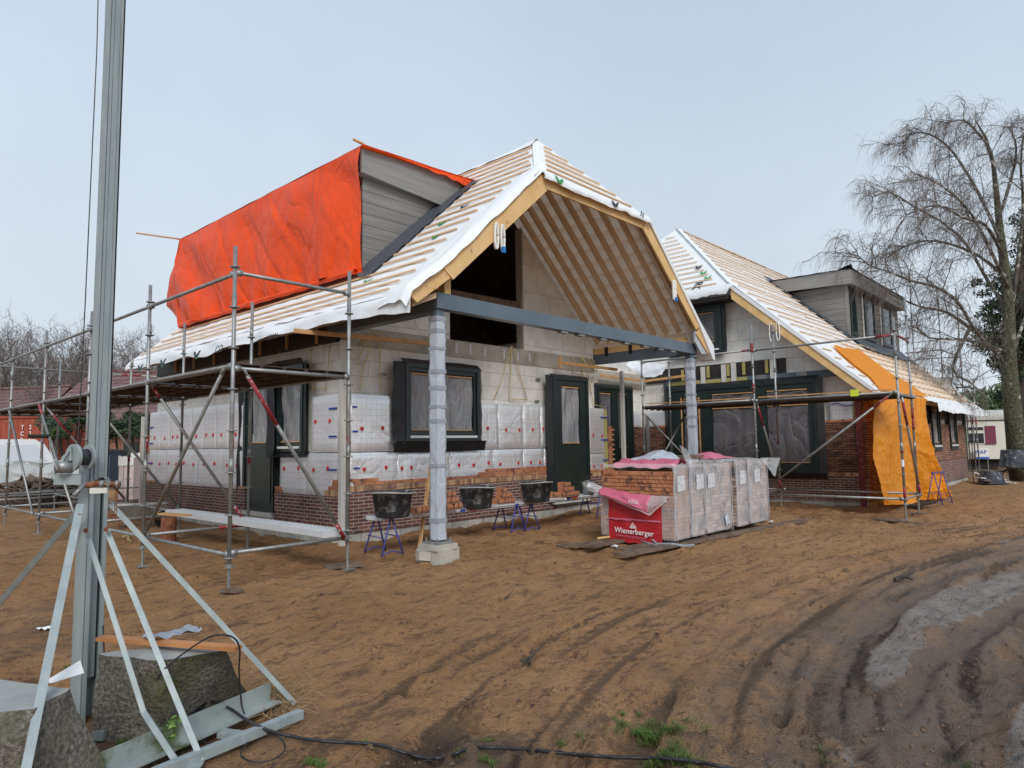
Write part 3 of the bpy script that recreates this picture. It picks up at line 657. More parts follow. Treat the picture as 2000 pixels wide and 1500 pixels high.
# steel brackets on the belt
for px in (891, 918, 947, 984, 1011, 1034):
    u = Face('F', y0-.02).px(px, 680)[0]; Fb = Face('F', y0-.02)
    mb = MB(); Fb.box(mb, u-.028, u+.028, 3.50, 3.74, .001, .008); Fb.box(mb, u-.028, u+.028, 3.735, 3.742, .009, .07)
    for q in (3.54, 3.60, 3.68): Fb.box(mb, u-.012, u+.012, q, q+.03, .0085, .011)
    mb.build('wall_bracket', M['zinc'], H)
for px, py in ((758,730),(1060,740),(1058,783)):
    u, z = FA.px(px, py); mb = MB(); FA.box(mb, u-.09, u+.05, z-.025, z+.025, -.13, -.11); mb.build('frame_anchor', M['galv'], H)
# yellow conduits hanging out of the belt
Fc = Face('F', y0-.05)
def conduit(pts, F_=Fc, r=.011):
    P = []
    for i, p in enumerate(pts):
        u, z = F_.px(*p); P.append(F_.P(u, z, .02+.02*(i % 2)))
    MB().path(P, r, 6).build('conduit', M['conduit'], H, True)
for c_ in ([(995,677),(994,682),(978,745),(962,779)],[(997,677),(996,700),(994,760),(992,779)],[(998,677),(1001,682),(1015,735),(1027,781)],[(992,779),(1027,781)],
           [(722,650),(718,655),(700,700),(696,712),(712,706)],[(728,648),(726,665),(708,720),(700,762)],[(736,648),(740,652),(741,700),(742,766)],
           [(745,648),(722,654),(698,676)],[(1112,695),(1117,700),(1118,728),(1128,732)],[(1130,696),(1134,700),(1136,735)],[(1136,697),(1142,712),(1158,790),(1176,795)],[(1142,697),(1150,704),(1163,729)],[(1153,700),(1158,705),(1165,726)]):
    conduit(c_)
Sc = Face('S', XA+.14)
for c_ in ([(553,660),(546,700),(542,735)],[(612,668),(610,720),(614,765)],[(618,672),(648,678),(638,765)],[(450,700),(453,732)],[(456,700),(460,732)],[(600,756),(640,758)]): conduit(c_, Sc, .009)
# gauge battens with the bricklayers' line
def lath(a, b, w=.045, h=.07, name='gauge_lath', m_='lath'):
    MB().beam(a, b, w, h).build(name, M[m_], H)
lath(onY(575,646,9.75), onY(850,672,9.75)); lath(onY(1090,708,9.8), onY(1205,722,9.8)); lath(onX(1262,744,18.35), onX(1345,733,18.35)); lath(onY(1172,733,11.28), onY(1264,745,11.28))
lath(onY(841,662,9.75)+Vector((0,0,.15)), onY(841,662,9.75)-Vector((0,0,.12)), .05, .05); lath(onY(1094,694,9.78), onY(1094,720,9.78), .04,.04)
for (x, y, z1, w) in ((XA-.04, YA-.06, 3.45, .085), (XA-.06, 18.8, 2.5, .085), (14.95, YA-.08, 3.5, .085)):
    MB().box(x-w/2, x+w/2, y-w/2, y+w/2, -.02, z1).build('profile_post', M['greywood'], H)
MB().box(18.30, 18.38, 11.2, 11.28, -.02, 2.45).build('profile_post', M['galv'], H)
MB().path([FA.P(XA-.03,.86,.03), FA.P(12.1,1.22,.03)], .0025, 4).build('string_line', M['bluetape'], H)

# --- porch steel 
BY = 7.44
mb = MB(); mb.box(6.50, 14.30, BY-.02, BY+.14, 3.64, 3.87); mb.build('steel_beam', M['steel_paint'], H)
mb = MB(); mb.box(6.502, 6.66, BY+.142, 10.3, 3.62, 3.868); mb.box(6.501, 6.70, BY+.142, 10.3, 3.60, 3.618); mb.build('steel_beam', M['steel_paint'], H)
mb = MB(); mb.box(14.08, 14.24, BY+.142, 10.2, 3.63, 3.868); mb.build('steel_beam', M['steel_paint'], H)
mb = MB(); mb.beam((14.16,7.6,3.95), (14.16,10.2,3.95), .14, .15); mb.build('timber_plate', M['wood'], H)
for yy in (8.3, 9.0, 9.7): MB().box(14.06, 14.085, yy, yy+.08, 3.8, 4.03).build('clip', M['black'], H)
for x in (9.4,9.9,10.6,11.4,12.1,12.7,13.2): MB().box(x, x+.18, BY, BY+.1, 3.60, 3.638).build('beam_cleat', M['galv'], H)
def post(x, y, z0, z1, seed):
    mb = MB(); mb.box(x-.07, x+.07, y-.07, y+.07, z0, z1+.0)
    p = mb.build('post', M['steel_paint'], H)
    def fn(s, t):
        a = s*4; k = int(a) % 4; f = a-int(a); cs = [(-1,-1),(1,-1),(1,1),(-1,1),(-1,-1)]
        q = (cs[k][0]*(1-f)+cs[k+1][0]*f, cs[k][1]*(1-f)+cs[k+1][1]*f)
        z = z0+.01+(z1-.12-z0)*t; rr = .084 + .006*nz(s*7+seed, z*5.5, seed) + .003*math.sin(z*9+s*20)
        return (x+q[0]*rr, y+q[1]*rr, z)
    MB().grid(fn, 24, 110).build('plastic_wrap', M['postwrap'], p, True)
    for zt in (.55, 1.32, 1.95, 2.16, 2.42, 2.66, 3.0, 3.25, 3.42):
        zz = z0 + (zt-.3)*(z1-z0)/3.3; tb = MB(); hh = .045+.02*((seed*zt*7) % 1)
        tb.box(x-.091, x+.091, y-.091, y+.091, zz, zz+hh); tb.build('tape_band', M['tape'], p)
    return p
post(6.59, 7.53, .31, 3.64, 1); post(14.17, 7.53, .31, 3.64, 2)
mb = MB(); mb.box(6.43,6.75,7.37,7.69,.27,.30)
for sx in (-.12,.12):
    for sy in (-.12,.12): mb.tube((6.59+sx,7.53+sy,.3),(6.59+sx,7.53+sy,.35),.012,None,6)
mb.build('base_plate', M['galv'], H)
mb = MB(); mb.prism([(6.42,7.30,-.1),(6.84,7.36,-.1),(6.80,7.78,-.1),(6.36,7.74,-.1)], (0,0,.30)); mb.prism([(6.38,7.33,.19),(6.78,7.33,.19),(6.78,7.72,.19),(6.38,7.72,.19)], (0,0,.078)); mb.prism([(6.38,7.45,.05),(6.26,7.56,.07),(6.28,7.66,.07),(6.4,7.6,.05)],(0,0,.12))
mb.build('concrete_footing', M['concrete'], H)

# --- roof of wing A
def zroofL(x):
    return ZR(x) if x >= 6.45 else ZR(6.45) - .74*(6.45-x)
YV, YE, XE = 7.25, 17.9, 5.88       # verge plane, far end, eave
XH, ZH = 8.67, 6.235                # foot of the half hip
def ylo(x): return YV if x < XH else YV + (x-XH)*.875
def yhi(x): return YE if x < XH else YE - (x-XH)*.8
mb = MB()
def fn(s, t):
    x = XE + (10.35-XE)*s; y = ylo(x) + .0 + (yhi(x)-ylo(x))*t
    sag = -.012*abs(math.sin(y*math.pi/.6)) + .012*nz(x*3, y*3)
    return (x, y, zroofL(x)+.012+sag)
roofA = mb.grid(fn, 60, 160).build('roof', M['membrane'], H, True)
# loose membrane: over the verge (front edge) and hanging over the eave
def fnv(s, t):
    x = 5.80 + (8.85-5.80)*s; bulge = .10*math.sin(min(1,s*1.4)*math.pi)*(1-s*.5); z = zroofL(max(x, 5.88)) + .03 - max(0, 5.9-x)*2
    w = .66*(1-.1*s)
    yy = YV + w*(1-t) - .045*t; lift = .045*math.sin(t*math.pi*.7)*(1+.8*nz(x*2, t*3)) + .02*nz(x*5, t*4, 2)
    drop = -.13*max(0, t-.80)*5*(.8+.4*nz(x*2.5, 9)*min(1, 3*s))
    return (x - .04*t, yy, z + lift + drop)
MB().grid(fnv, 60, 16).build('loose_membrane', M['membrane'], roofA, True)
def fne(s, t):
    y = 7.2 + (17.95-7.2)*s
    hang = .25 + .11*nz(y*.7, 5) + (.10*max(0, 1-(y-7.2)/1.6)) + .025*nz(y*2.6, 8)
    out = .11*math.sin(t*1.6) + .06*nz(y*1.3, t*1.5, 4)
    return (XE + .03 - out*(.6+.4*t) , y + .04*nz(y*3, t*2), zroofL(XE)+.02 - hang*t*(.35+.65*t))
MB().grid(fne, 190, 10).build('eave_membrane', M['membrane'], roofA, True)
# hip triangle of wing A
mb = MB()
APX, APY, APZ = 10.35, 8.72, 7.79
def fnh(s, t):
    xa, xb = XH, 12.03; x = xa+(xb-xa)*s; p = Vector((x, YV-.02, ZH+.01)); q = Vector((APX, APY, APZ)); v = p.lerp(q, t)
    v.z += .012*nz(v.x*3, v.y*3, 4); return v
mb.grid(fnh, 40, 24).build('hip_membrane', M['membrane'], roofA, True)
def fnhe(s, t):
    x = XH + (12.06-XH)*s; hang = .16 + .06*nz(x*1.3, 3)+.02*nz(x*4, 1)
    return (x, YV-.03-.07*math.sin(t*2)+.02*nz(x*4,t*2), ZH+.03-hang*t)
MB().grid(fnhe, 60, 6).build('hip_edge_membrane', M['membrane'], roofA, True)
# ridge and hip curl of membrane
def fnr(s, t):
    y = 8.72 + 8*s; a = (t-.5)*2
    return (10.35+a*.22, y, 7.80 - abs(a)*.16 + .03*nz(y*3, t*3) + .06*max(0,1-s*8)*(1-abs(a)))
MB().grid(fnr, 60, 6).build('ridge_membrane', M['membrane'], roofA, True)
mb = MB()
for (a, bb) in (((XH,YV,ZH),(APX,APY,APZ)),((12.03,YV,ZH),(APX,APY,APZ))):
    a, bb = Vector(a), Vector(bb); r_ = Vector((1,0,0))
    def fq(s, t, a=a, bb=bb):
        p = a.lerp(bb, s); o = (t-.5)*.42; return (p.x+o, p.y - (abs(o))*.25 , p.z+.035 - abs(o)*.75 + .03*nz(p.x*5, t*4))
    mb.grid(fq, 24, 6)
mb.build('hip_strip', M['membrane'], roofA, True)
# curl standing up at the top of the hip
MB().grid(lambda s, t: (10.30+.14*s-.03*t, 8.70+.1*s, 7.78+.20*t*(1-abs(s-.45))-.04*s), 5, 5).build('membrane_tip', M['membrane'], roofA, True)
def batten(a, bb, parent, r=rnd):
    a, bb = Vector(a), Vector(bb); MB().beam(a, bb, .036, .022, up=(0,0,1)).build('batten', M['batten'], parent)
sl = math.sqrt(1+.92**2); k = 0; x = 6.05; r = random.Random(3)
while x < 10.25:
    z = zroofL(x)+.045
    lo = ylo(x) + (.72 if x < 8.0 else .55 if x < XH else .16) + r.uniform(-.03,.1); hi = yhi(x)-.15
    segs = [(lo, hi)]
    if 6.9 < x < 9.3: segs = [(lo, 9.40-.04+r.uniform(-.05,.03))]
    elif x <= 6.9: segs = [(lo, hi)]
    for a_, b_ in segs:
        if b_-a_ > .3:
            # laid from two lengths that do not quite line up
            mid = a_+(b_-a_)*r.uniform(.35,.65)
            if b_-a_ > 4:
                batten((x, a_, z), (x+.01, mid-.02, z), roofA); batten((x+r.uniform(.02,.05), mid+.02, z+.03), (x, b_, z), roofA)
            else: batten((x, a_, z), (x+r.uniform(-.01,.01), b_, z), roofA)
    x += .32/sl; k += 1
for k in range(6):      # battens on the half hip
    t = .10+k*.145; xa = XH+(APX-XH)*t; xb = 12.03+(APX-12.03)*t; y = YV+(APY-YV)*t; z = ZH+(APZ-ZH)*t
    batten((xa+.17, y-.02, z+.04), (xb-.17, y-.02, z+.04), roofA)
for y in ():     # counter battens
    if y < 9.3: MB().beam((6.0, y, zroofL(6.0)+.02), (8.55 if y < 8.3 else 9.5, y, ZR(8.55 if y < 8.3 else 9.5)+.02), .03, .018, up=(0,1,0)).build('counter_batten', M['batten'], roofA)
# timber: verge boards, hip board, rafters, underlay of the porch half
def slab(pts, mat_, name, parent=None, e=(0,.045,0)): return MB().prism(pts, e).build(name, M[mat_], parent or roofA)
zl = zroofL
slab([(6.47,YV,zl(6.47)-.02),(8.70,YV,ZR(8.70)-.03),(8.84,YV,ZR(8.70)-.30),(6.66,YV,zl(6.66)-.335)], 'wood', 'verge_board')
slab([(5.86,YV+.02,zl(5.86)-.03),(6.50,YV+.02,zl(6.50)-.03),(6.62,YV+.02,zl(6.62)-.28),(6.0,YV+.02,zl(6.0)-.24)], 'wood', 'verge_board')
slab([(XH-.02,YV-.001,ZH-.02),(12.0,YV-.001,ZH-.02),(11.88,YV-.001,ZH-.24),(XH+.18,YV-.001,ZH-.24)], 'wood', 'hip_board')
slab([(12.02,YV,ZH-.02),(14.18,YV,ZR(14.18)-.02),(14.0,YV,ZR(14.0)-.27),(11.9,YV,ZH-.24)], 'wood', 'verge_board')
slab([(14.2,YV+.02,ZR(14.18)-.04),(14.75,YV+.02,ZR(14.18)-.44),(14.58,YV+.02,ZR(14.18)-.60),(14.04,YV+.02,ZR(14.18)-.20)], 'wood', 'verge_board')
slab([(14.04,YV+.05,ZR(14.04)-.22),(14.62,YV+.05,ZR(14.18)-.60),(14.3,YV+.05,ZR(14.18)-.62),(14.04,YV+.05,3.88)], 'postwrap', 'verge_wrap')
slab([(14.76,YV-.03,ZR(14.18)-.40),(14.80,YV-.03,ZR(14.18)-.74),(14.70,YV-.03,ZR(14.18)-.72),(14.1,YV-.03,ZR(14.1)-.05),(12.05,YV-.03,ZH-.0),(12.08,YV-.03,ZH+.07),(14.2,YV-.03,ZR(14.18)+.05)], 'membrane', 'verge_membrane', e=(0,.35,0))
# infill under the left verge by the wall corner
slab([(5.95,YV+.08,3.66),(6.45,YV+.08,3.90),(6.45,YV+.08,4.03),(6.05,YV+.08,3.72)], 'soffit', 'eave_infill', e=(0,2.6,0))
slab([(6.66,BY+.0,3.88),(6.78,BY+.0,3.88),(6.78,BY+.0,4.12),(6.66,BY+.0,4.02)], 'wood', 'timber_plate', e=(0,2.6,0))
# right slope: translucent underlay over close rafters
def fnu(s, t):
    y = YV+.06+(10.4-YV)*t; xt = 10.35 if y > APY else max(10.35, 12.03-(y-YV)/.875)
    x = xt+(14.7-xt)*s; return (x, y, ZR(x)-.035)
MB().grid(fnu, 20, 16).build('roof_underlay', M['underlay'], roofA, True)
MB().grid(lambda s, t: (10.35+4.1*s, 10.42+(17-10.42)*t, ZR(10.35+4.1*s)), 6, 10).build('roof_membrane', M['membrane'], roofA, True, thick=.03)
x = 10.6
while x < 14.6:
    yb = YV+.1 if x > 12.03 else YV+(12.03-x)*.875+.15
    batten((x, yb, ZR(x)+.02), (x, 17.6, ZR(x)+.02), roofA); x += .335/sl
def rafter(y, xa, xb, side=1):
    p = Vector((xa, y, ZR(xa)-.15)); q = Vector((xb, y, ZR(xb)-.15)); MB().beam(p, q, .05, .15, up=(0,0,1)).build('rafter', M['soffit2'], roofA)
M['soffit2'] = mat('rafter', (.64,.46,.29), (.73,.55,.37), 3, .8, bump=.15, c3=(.30,.19,.12), c3scale=9, c3lo=.66, c3hi=.72)
for k in range(9):
    y = YV+.16+k*.325; xt = 10.45 if y > APY else 12.0-(y-YV)/.875+.12
    rafter(y, max(10.45, xt), 14.12)
for k in range(6): y = YV+.4+k*.45; MB().beam((6.9,y,ZR(6.9)-.15),(8.6,y,ZR(8.6)-.15),.07,.17).build('rafter', M['soffit2'], roofA)
# underside of the hip and of the left slope
mb = MB(); mb.add([(XH,YV+.05,ZH-.06),(12.0,YV+.05,ZH-.06),(APX,APY,APZ-.1)], [(0,2,1)]); mb.build('hip_soffit', M['soffit'], roofA)
MB().grid(lambda s, t: (6.0+4.3*s, ylo(6.0+4.3*s)+.06+(10.6-ylo(6.0+4.3*s))*t, zl(6.0+4.3*s)-.05), 8, 8).build('roof_sheathing', M['soffit'], roofA)
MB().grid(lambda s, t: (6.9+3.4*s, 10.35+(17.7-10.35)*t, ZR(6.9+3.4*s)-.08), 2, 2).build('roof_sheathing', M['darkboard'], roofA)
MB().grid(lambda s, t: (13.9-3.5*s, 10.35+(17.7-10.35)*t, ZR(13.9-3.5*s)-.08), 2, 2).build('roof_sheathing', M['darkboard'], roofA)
slab([(6.0,YV+.1,3.58),(6.42,YV+.1,3.76),(6.42,YV+.1,3.84),(6.0,YV+.1,3.66)], 'soffit', 'eave_soffit', e=(0,YE-YV-.1,0))
slab([(6.42,10.2,3.76),(6.9,10.2,3.95),(6.9,10.2,4.05),(6.42,10.2,3.84)], 'soffit', 'eave_soffit', e=(0,YE-10.2,0))
MB().beam(G(280,700,3.9)*0+Vector((6.02,17.88,3.80)), (8.5,17.88,6.08), .05, .06).build('verge_lath', M['white'], roofA)
# membrane at the inner corner roof
MB().grid(lambda s, t: Vector(onX(1232,700,16.5)).lerp(Vector(onX(1302,708,16.2)), s)+Vector((0,0,-.05-.42*t*(.35+.65*math.sin(s*2.6)))) + Vector((-.25*t,0,.05*nz(s*5,t*3))), 24, 8).build('corner_membrane', M['membrane'], roofA, True)
# prints on the membrane
def text(body, size, mat_, parent, loc, ux, uz, name='print', th=.002, bold=True):
    cu = bpy.data.curves.new(name, 'FONT'); cu.body = body; cu.size = size; cu.align_x = 'CENTER'; cu.align_y = 'CENTER'; cu.extrude = th
    if bold: cu.offset = size*.009; cu.space_character = 1.06
    tmp = bpy.data.objects.new('tmp', cu); COL.objects.link(tmp); dg = bpy.context.evaluated_depsgraph_get()
    me_ = bpy.data.meshes.new_from_object(tmp.evaluated_get(dg)); bpy.data.objects.remove(tmp)
    ux = Vector(ux).normalized(); uz = Vector(uz); uz = (uz - ux*uz.dot(ux)).normalized(); n = ux.cross(uz)
    o0 = ORG.get(parent.name, Vector((0,0,0))); loc = Vector(loc)
    for v in me_.vertices:
        c = v.co.copy(); v.co = loc - o0 + ux*c.x + uz*c.y + n*c.z
    me_.materials.clear(); me_.materials.append(M[mat_]); o = bpy.data.objects.new(name, me_); COL.objects.link(o); o.parent = parent; return o
def mark(parent, c, ux, uz, w, h, mat_):
    c, ux, uz = Vector(c), Vector(ux).normalized(), Vector(uz).normalized(); n = ux.cross(uz)
    P = [c+ux*(-w)+uz*h, c+ux*(-w*.5)+uz*h, c+ux*(0)+uz*(-h*.1), c+ux*(w*.5)+uz*h, c+ux*w+uz*h, c+ux*(w*.35)+uz*(-h), c+ux*(-.35*w)+uz*(-h)]
    MB().prism(P, n*.003).build('print', M[mat_], parent)
for yy, kk in ((16.6,0),(15.3,1),(13.6,1)):
    mark(roofA, (XE-.215,yy,3.50), (0,-1,0), (.2,0,1), .17, .07, 'printdark'); mark(roofA, (XE-.222,yy-.02,3.46), (0,-1,0), (.2,0,1), .10, .05, 'printgreen')
text('CO', .2, 'printdark', roofA, (XE-.225,12.6,3.50), (0,-1,0), (.2,0,1)); text('N W', .14, 'printdark', roofA, (XE-.225,10.6,3.50), (0,-1,0), (.2,0,1))
for x, y, g_ in ((7.45,8.55,'printgreen'),(8.3,8.75,'printdark'),(6.6,9.3,'printgreen'),(7.9,8.9,'printgreen')):
    mark(roofA, (x,y,ZR(x)+.035), (0,-1,0), (.7,0,.7), .12, .07, g_)
text('E', .2, 'printdark', roofA, (9.9,11.8,ZR(9.9)+.03), (0,-1,0), (.7,0,.65)); 
mark(roofA, (9.05,YV-.11,ZH-.06), (1,0,-.1), (0,.1,1), .13,.05,'printgreen'); mark(roofA, (10.75,YV-.11,ZH-.05), (1,0,0), (0,.1,1), .13,.05,'printdark')
text('N', .16, 'printdark', roofA, (11.7,YV-.11,ZH-.03), (1,0,-.2), (0,0,1))

# --- dormer on wing A
dA = MB(); dA.prism([(6.93,9.87,zl(6.93)),(9.0,9.87,ZR(9.0)),(9.0,9.87,6.5),(6.93,9.87,6.42)], (0,7.2,0)); dormA = dA.build('dormer', M['cladding'], H)
mb = MB()
for k in range(9):
    z = 4.72+k*.205
    xa = 6.90; xb = min(8.75, (z-7.78)/.92+10.35+.25)
    if xb > xa+.1: mb.prism([(xa,9.845,z),(xb+.2,9.845,z),(xb+.2+.19,9.845,z+.198),(xa,9.845,z+.198)], (0,.025,0))
mb.build('cladding_board', M['cladding'], dormA)
MB().prism([(6.78,9.70,6.40),(6.78,9.70,6.83),(9.45,9.70,6.93),(8.95,9.70,6.52),(8.62,9.70,6.27)], (0,.05,0)).build('fascia_board', M['fascia'], dormA)
MB().prism([(6.80,9.75,6.38),(6.80,9.75,6.42),(8.9,9.75,6.42),(8.7,9.75,6.34)], (0,.11,0)).build('dormer_soffit', M['cladding'], dormA)
MB().prism([(6.8,9.76,6.80),(9.4,9.76,6.89),(9.4,9.76,6.80),(6.8,9.76,6.5)], (0,7.3,0)).build('dormer_roof', M['lead'], dormA)
def fnl(s, t):
    x = 6.72 + (9.35-6.72)*s; return (x, 9.42+.42*t + .03*nz(x*5, t*2), ZR(x)+.06+.10*t*t+.03*nz(x*6, t*5, 3))
MB().grid(fnl, 50, 8).build('lead_flashing', M['lead'], dormA, True)
# --- wing B (rear right wing): gable faces the yard at X=18.47, long wall at Y=5.12
XB, YB = 18.47, 5.12
FB_ = Face('F', YB); SB = Face('S', XB)
ZB = lambda y: 2.85 + .912*(y-4.75)
YR2, ZR2 = 11.6, 9.1
def zB(y): return ZB(y) if y <= YR2 else 2*ZR2-ZB(y)
MB().box(XB+.03, 31.2, YB+.03, 17.8, -.3, .12).build('foundation', M['foundation'], H)
w_ = MB(); w_.box(XB+.16, XB+.34, YB+.2, 13.5, .12, 3.27); w_.build('block_wall', M['block'], H)
w_ = MB(); w_.prism([(XB+.16,YB+.22,3.27),(XB+.16,13.5,3.27),(XB+.16,13.5,5.7),(XB+.16,8.3,5.7),(XB+.16,YB+.60,3.27+.0)], (.18,0,0)); w_.build('gable_wall', M['blockbig'], H)
# recessed link wall between the wings
w_ = MB(); w_.box(14.05, XB+.1, 11.56, 11.72, 0, 3.9); w_.build('link_wall', M['block'], H)
w_ = MB(); w_.box(14.06, XB+.14, 11.45, 11.559, 3.34, 3.75); w_.build('concrete_belt', M['concrete'], H)
FL = Face('F', 11.42)
unit(FL, 15.9, 17.7, 1.05, 3.28, [(15.95,16.62,1.1,3.1),(16.95,17.42,1.5,3.12)], sill=False, flap=(.1,.08,.1), film='windowfilm2', nface=.06)
sk = MB(); sk.box(14.6, XB, 11.42, 11.52, .0, .9); sk.box(17.80, XB-.1, 11.42, 11.52, .9, 2.12); sk.box(16.65, 17.80, 11.42, 11.52, .9, 1.04)
sk.build('brick_skin', M['brick_mix'], H)
boards(FL, 17.86, 18.3, 2.12, 2.62, M['foil2'], [.44], seed=21)
# brick skin wing B gable
sk = MB(); sk.box(XB, XB+.1, YB, 11.3, .10, .725); sk.build('brick_skin', M['brick_dark'], H)
sk = MB(); sk.box(XB, XB+.1, YB+.1, 6.14, .835, 2.10); sk.build('brick_skin', M['brick_mix'], H); sk = MB(); sk.box(XB, XB+.1, 10.7, 11.41, .835, 2.10); sk.build('brick_skin', M['brick_mix'], H)
bricks(SB, YB+.1, 6.14, .73, 'soldier', seed=31); bricks(SB, YB+.1, 6.14, 2.105, 'str', mat_='loose_brick', skip=.3, seed=33); bricks(SB, 10.7, 11.4, 2.105, 'str', mat_='loose_brick', skip=.3, seed=34)
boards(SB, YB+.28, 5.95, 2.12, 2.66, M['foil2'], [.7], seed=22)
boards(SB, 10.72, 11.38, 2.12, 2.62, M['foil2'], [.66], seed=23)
MB().box(XB-.06, XB-.0, YB+.06, YB+.2, .0, 2.78).build('profile_post', mat('redprofile', (.13,.022,.022), (.19,.04,.035), 6, .8, c3=(.30,.22,.19), c3scale=14, c3lo=.58, c3hi=.68), H)
mb = MB(); mb.box(XB+.02, XB+.15, YB+.11, YB+.27, 2.16, 2.66); mb.build('insulation_edge', M['yellow'], H)
MB().path([(XB-.0,5.9,2.56),(XB-.02,5.75,2.58),(XB-.02,5.55,2.5),(XB-.02,5.3,2.52)], .012, 5).build('fixing_tape', M['bluetape'], H)
# big glazed front
unit(SB, 6.22, 10.55, .80, 3.24, [(6.42,7.55,1.05,2.62),(6.42,7.55,2.74,3.02),(7.85,9.15,.95,2.62),(7.85,9.15,2.74,3.02),(9.55,10.05,.95,2.95)], film='windowfilm2', sill=False, flap=(.16,.10,.14), nface=.10, fw=.09, kind='glazed_front')
mb = MB(); SB.box(mb, 6.45, 9.15, 2.66, 2.70, .10, .13); mb.build('lath', M['lath'], H)
mb = MB(); SB.box(mb, 9.5, 9.53, .95, 2.95, .102, .125); mb.build('lath', M['lath'], H); mb = MB(); SB.box(mb, 10.07, 10.10, .95, 2.95, .102, .125); mb.build('lath', M['lath'], H)
# lintel zone: steel angle, dark cavity, straps and mineral wool
MB().box(XB+.05, XB+.155, 5.75, 10.75, 3.29, 3.46).build('steel_lintel', M['steel_paint'], H)
MB().box(XB+.10, XB+.158, 7.05, 11.4, 3.47, 3.88).build('cavity_film', M['darkfilm'], H)
mb = MB(); SB.box(mb, 8.1, 10.6, 3.30, 3.44, -.048, -.02); mb.build('mineral_wool', M['yellow'], H)
for y, w, z0, z1 in ((9.42,.13,3.3,3.83),(8.78,.13,3.3,3.84),(8.48,.14,3.3,3.86),(7.35,.16,3.28,3.86)):
    mb = MB(); SB.box(mb, y-w/2, y+w/2, z0, z1, -.045, -.0); SB.box(mb, y-w/3, y+w/3, z0+.02, z0+.1, .0, .006); mb.build('wall_strap', M['greywood'], H)
for y, z0, z1 in ((9.28,3.5,3.84),(8.66,3.5,3.84),(8.2,3.5,3.86),(7.55,3.5,3.88),(10.1,3.4,3.8)):
    mb = MB(); SB.box(mb, y-.05, y+.03, z0, z1, -.07, -.03); mb.build('mineral_wool', M['yellow'], H)
for y, z in ((7.72,3.31),(6.62,3.31),(10.2,3.3),(8.66,3.22)):
    mb = MB(); SB.box(mb, y-.16, y+.12, z, z+.15, -.04, -.03); SB.box(mb, y-.12, y-.08, z+.05, z+.07, -.03, -.02); SB.box(mb, y+.02, y+.06, z+.05, z+.07, -.03, -.02); mb.build('steel_plate', M['galv'], H)
# attic window
unit(SB, 8.76, 10.3, 4.22, 5.60, [(8.98,9.9,4.52,5.42)], flap=(.14,.06,.06), nface=.02, film='windowfilm2')
# roof B
XV = 17.98; XE2 = 31.9; YH, ZH2 = 8.22, 5.99
AP = Vector((21.3, 11.6, 9.1))
def xlo(y): return XV if y < YH else XV + (y-YH)/(AP.y-YH)*(AP.x-XV)
mb = MB()
def fnb(s, t):
    y = 4.62 + (11.6-4.62)*s; x = xlo(y)+(XE2-xlo(y))*t
    return (x, y, ZB(y)+.012-.012*abs(math.sin(x*math.pi/.6))+.012*nz(x*3, y*3))
roofB = mb.grid(fnb, 60, 160).build('roof', M['membrane'], H, True)
def fnt(s, t):  # front hip of wing B
    y = YH + (14.98-YH)*s; p = Vector((XV-.02, y, ZH2)); v = p.lerp(AP, t); v.z += .012*nz(v.y*3, v.z*3, 4); return v
MB().grid(fnt, 50, 30).build('hip_membrane', M['membrane'], roofB, True)
MB().grid(lambda s, t: (XV-.05-.07*math.sin(t*2), YH-.1+(14.98-YH)*s, ZH2+.02-(.26+.06*nz(s*16,1)+.05*nz(s*40,3))*t*(1 if s > .02 else .5)), 70, 8).build('hip_edge_membrane', M['membrane'], roofB, True)
MB().box(XV, XB+.16, YH+.1, 13.4, 5.62, 5.72).build('hip_soffit', M['darkfilm'], roofB)
a, bb = Vector((XV, YH, ZH2)), AP
def fq(s, t):
    p = a.lerp(bb, s); o = (t-.5)*.55; return (p.x + max(0,o)*1.0 - .0, p.y + min(0,o)*1.0+.1, p.z+.05-max(0,o)*0 + min(0,o)*.72 + .1*.5 + .02*nz(p.x*5, t*4))
MB().grid(fq, 30, 6).build('hip_strip', M['membrane'], roofB, True)
MB().grid(lambda s, t: (AP.x+10.5*s, AP.y+(t-.5)*.3, AP.z+.03-abs(t-.5)*.28+.03*nz(s*30, t*3)), 60, 4).build('ridge_membrane', M['membrane'], roofB, True)
MB().grid(lambda s, t: (22.0+(31.4-22.0)*s, 11.62+(18-11.6)*t, zB(11.62+(18-11.6)*t)), 4, 4).build('roof_membrane', M['membrane'], roofB)
def fne2(s, t):
    x = XV + (XE2+.15-XV)*s; hang = (.30+.12*nz(x*.8, 5)+.025*nz(x*2.6, 8))*(.12 if 19.7 < x < 23.6 else 1)
    return (x+.03*nz(x*3, t), 4.62+.02-(.16*math.sin(t*1.6)+.05*nz(x*2, t*1.5))*(.5+.5*t), ZB(4.62)+.02-hang*t*(.35+.65*t))
MB().grid(fne2, 150, 8).build('eave_membrane', M['membrane'], roofB, True)
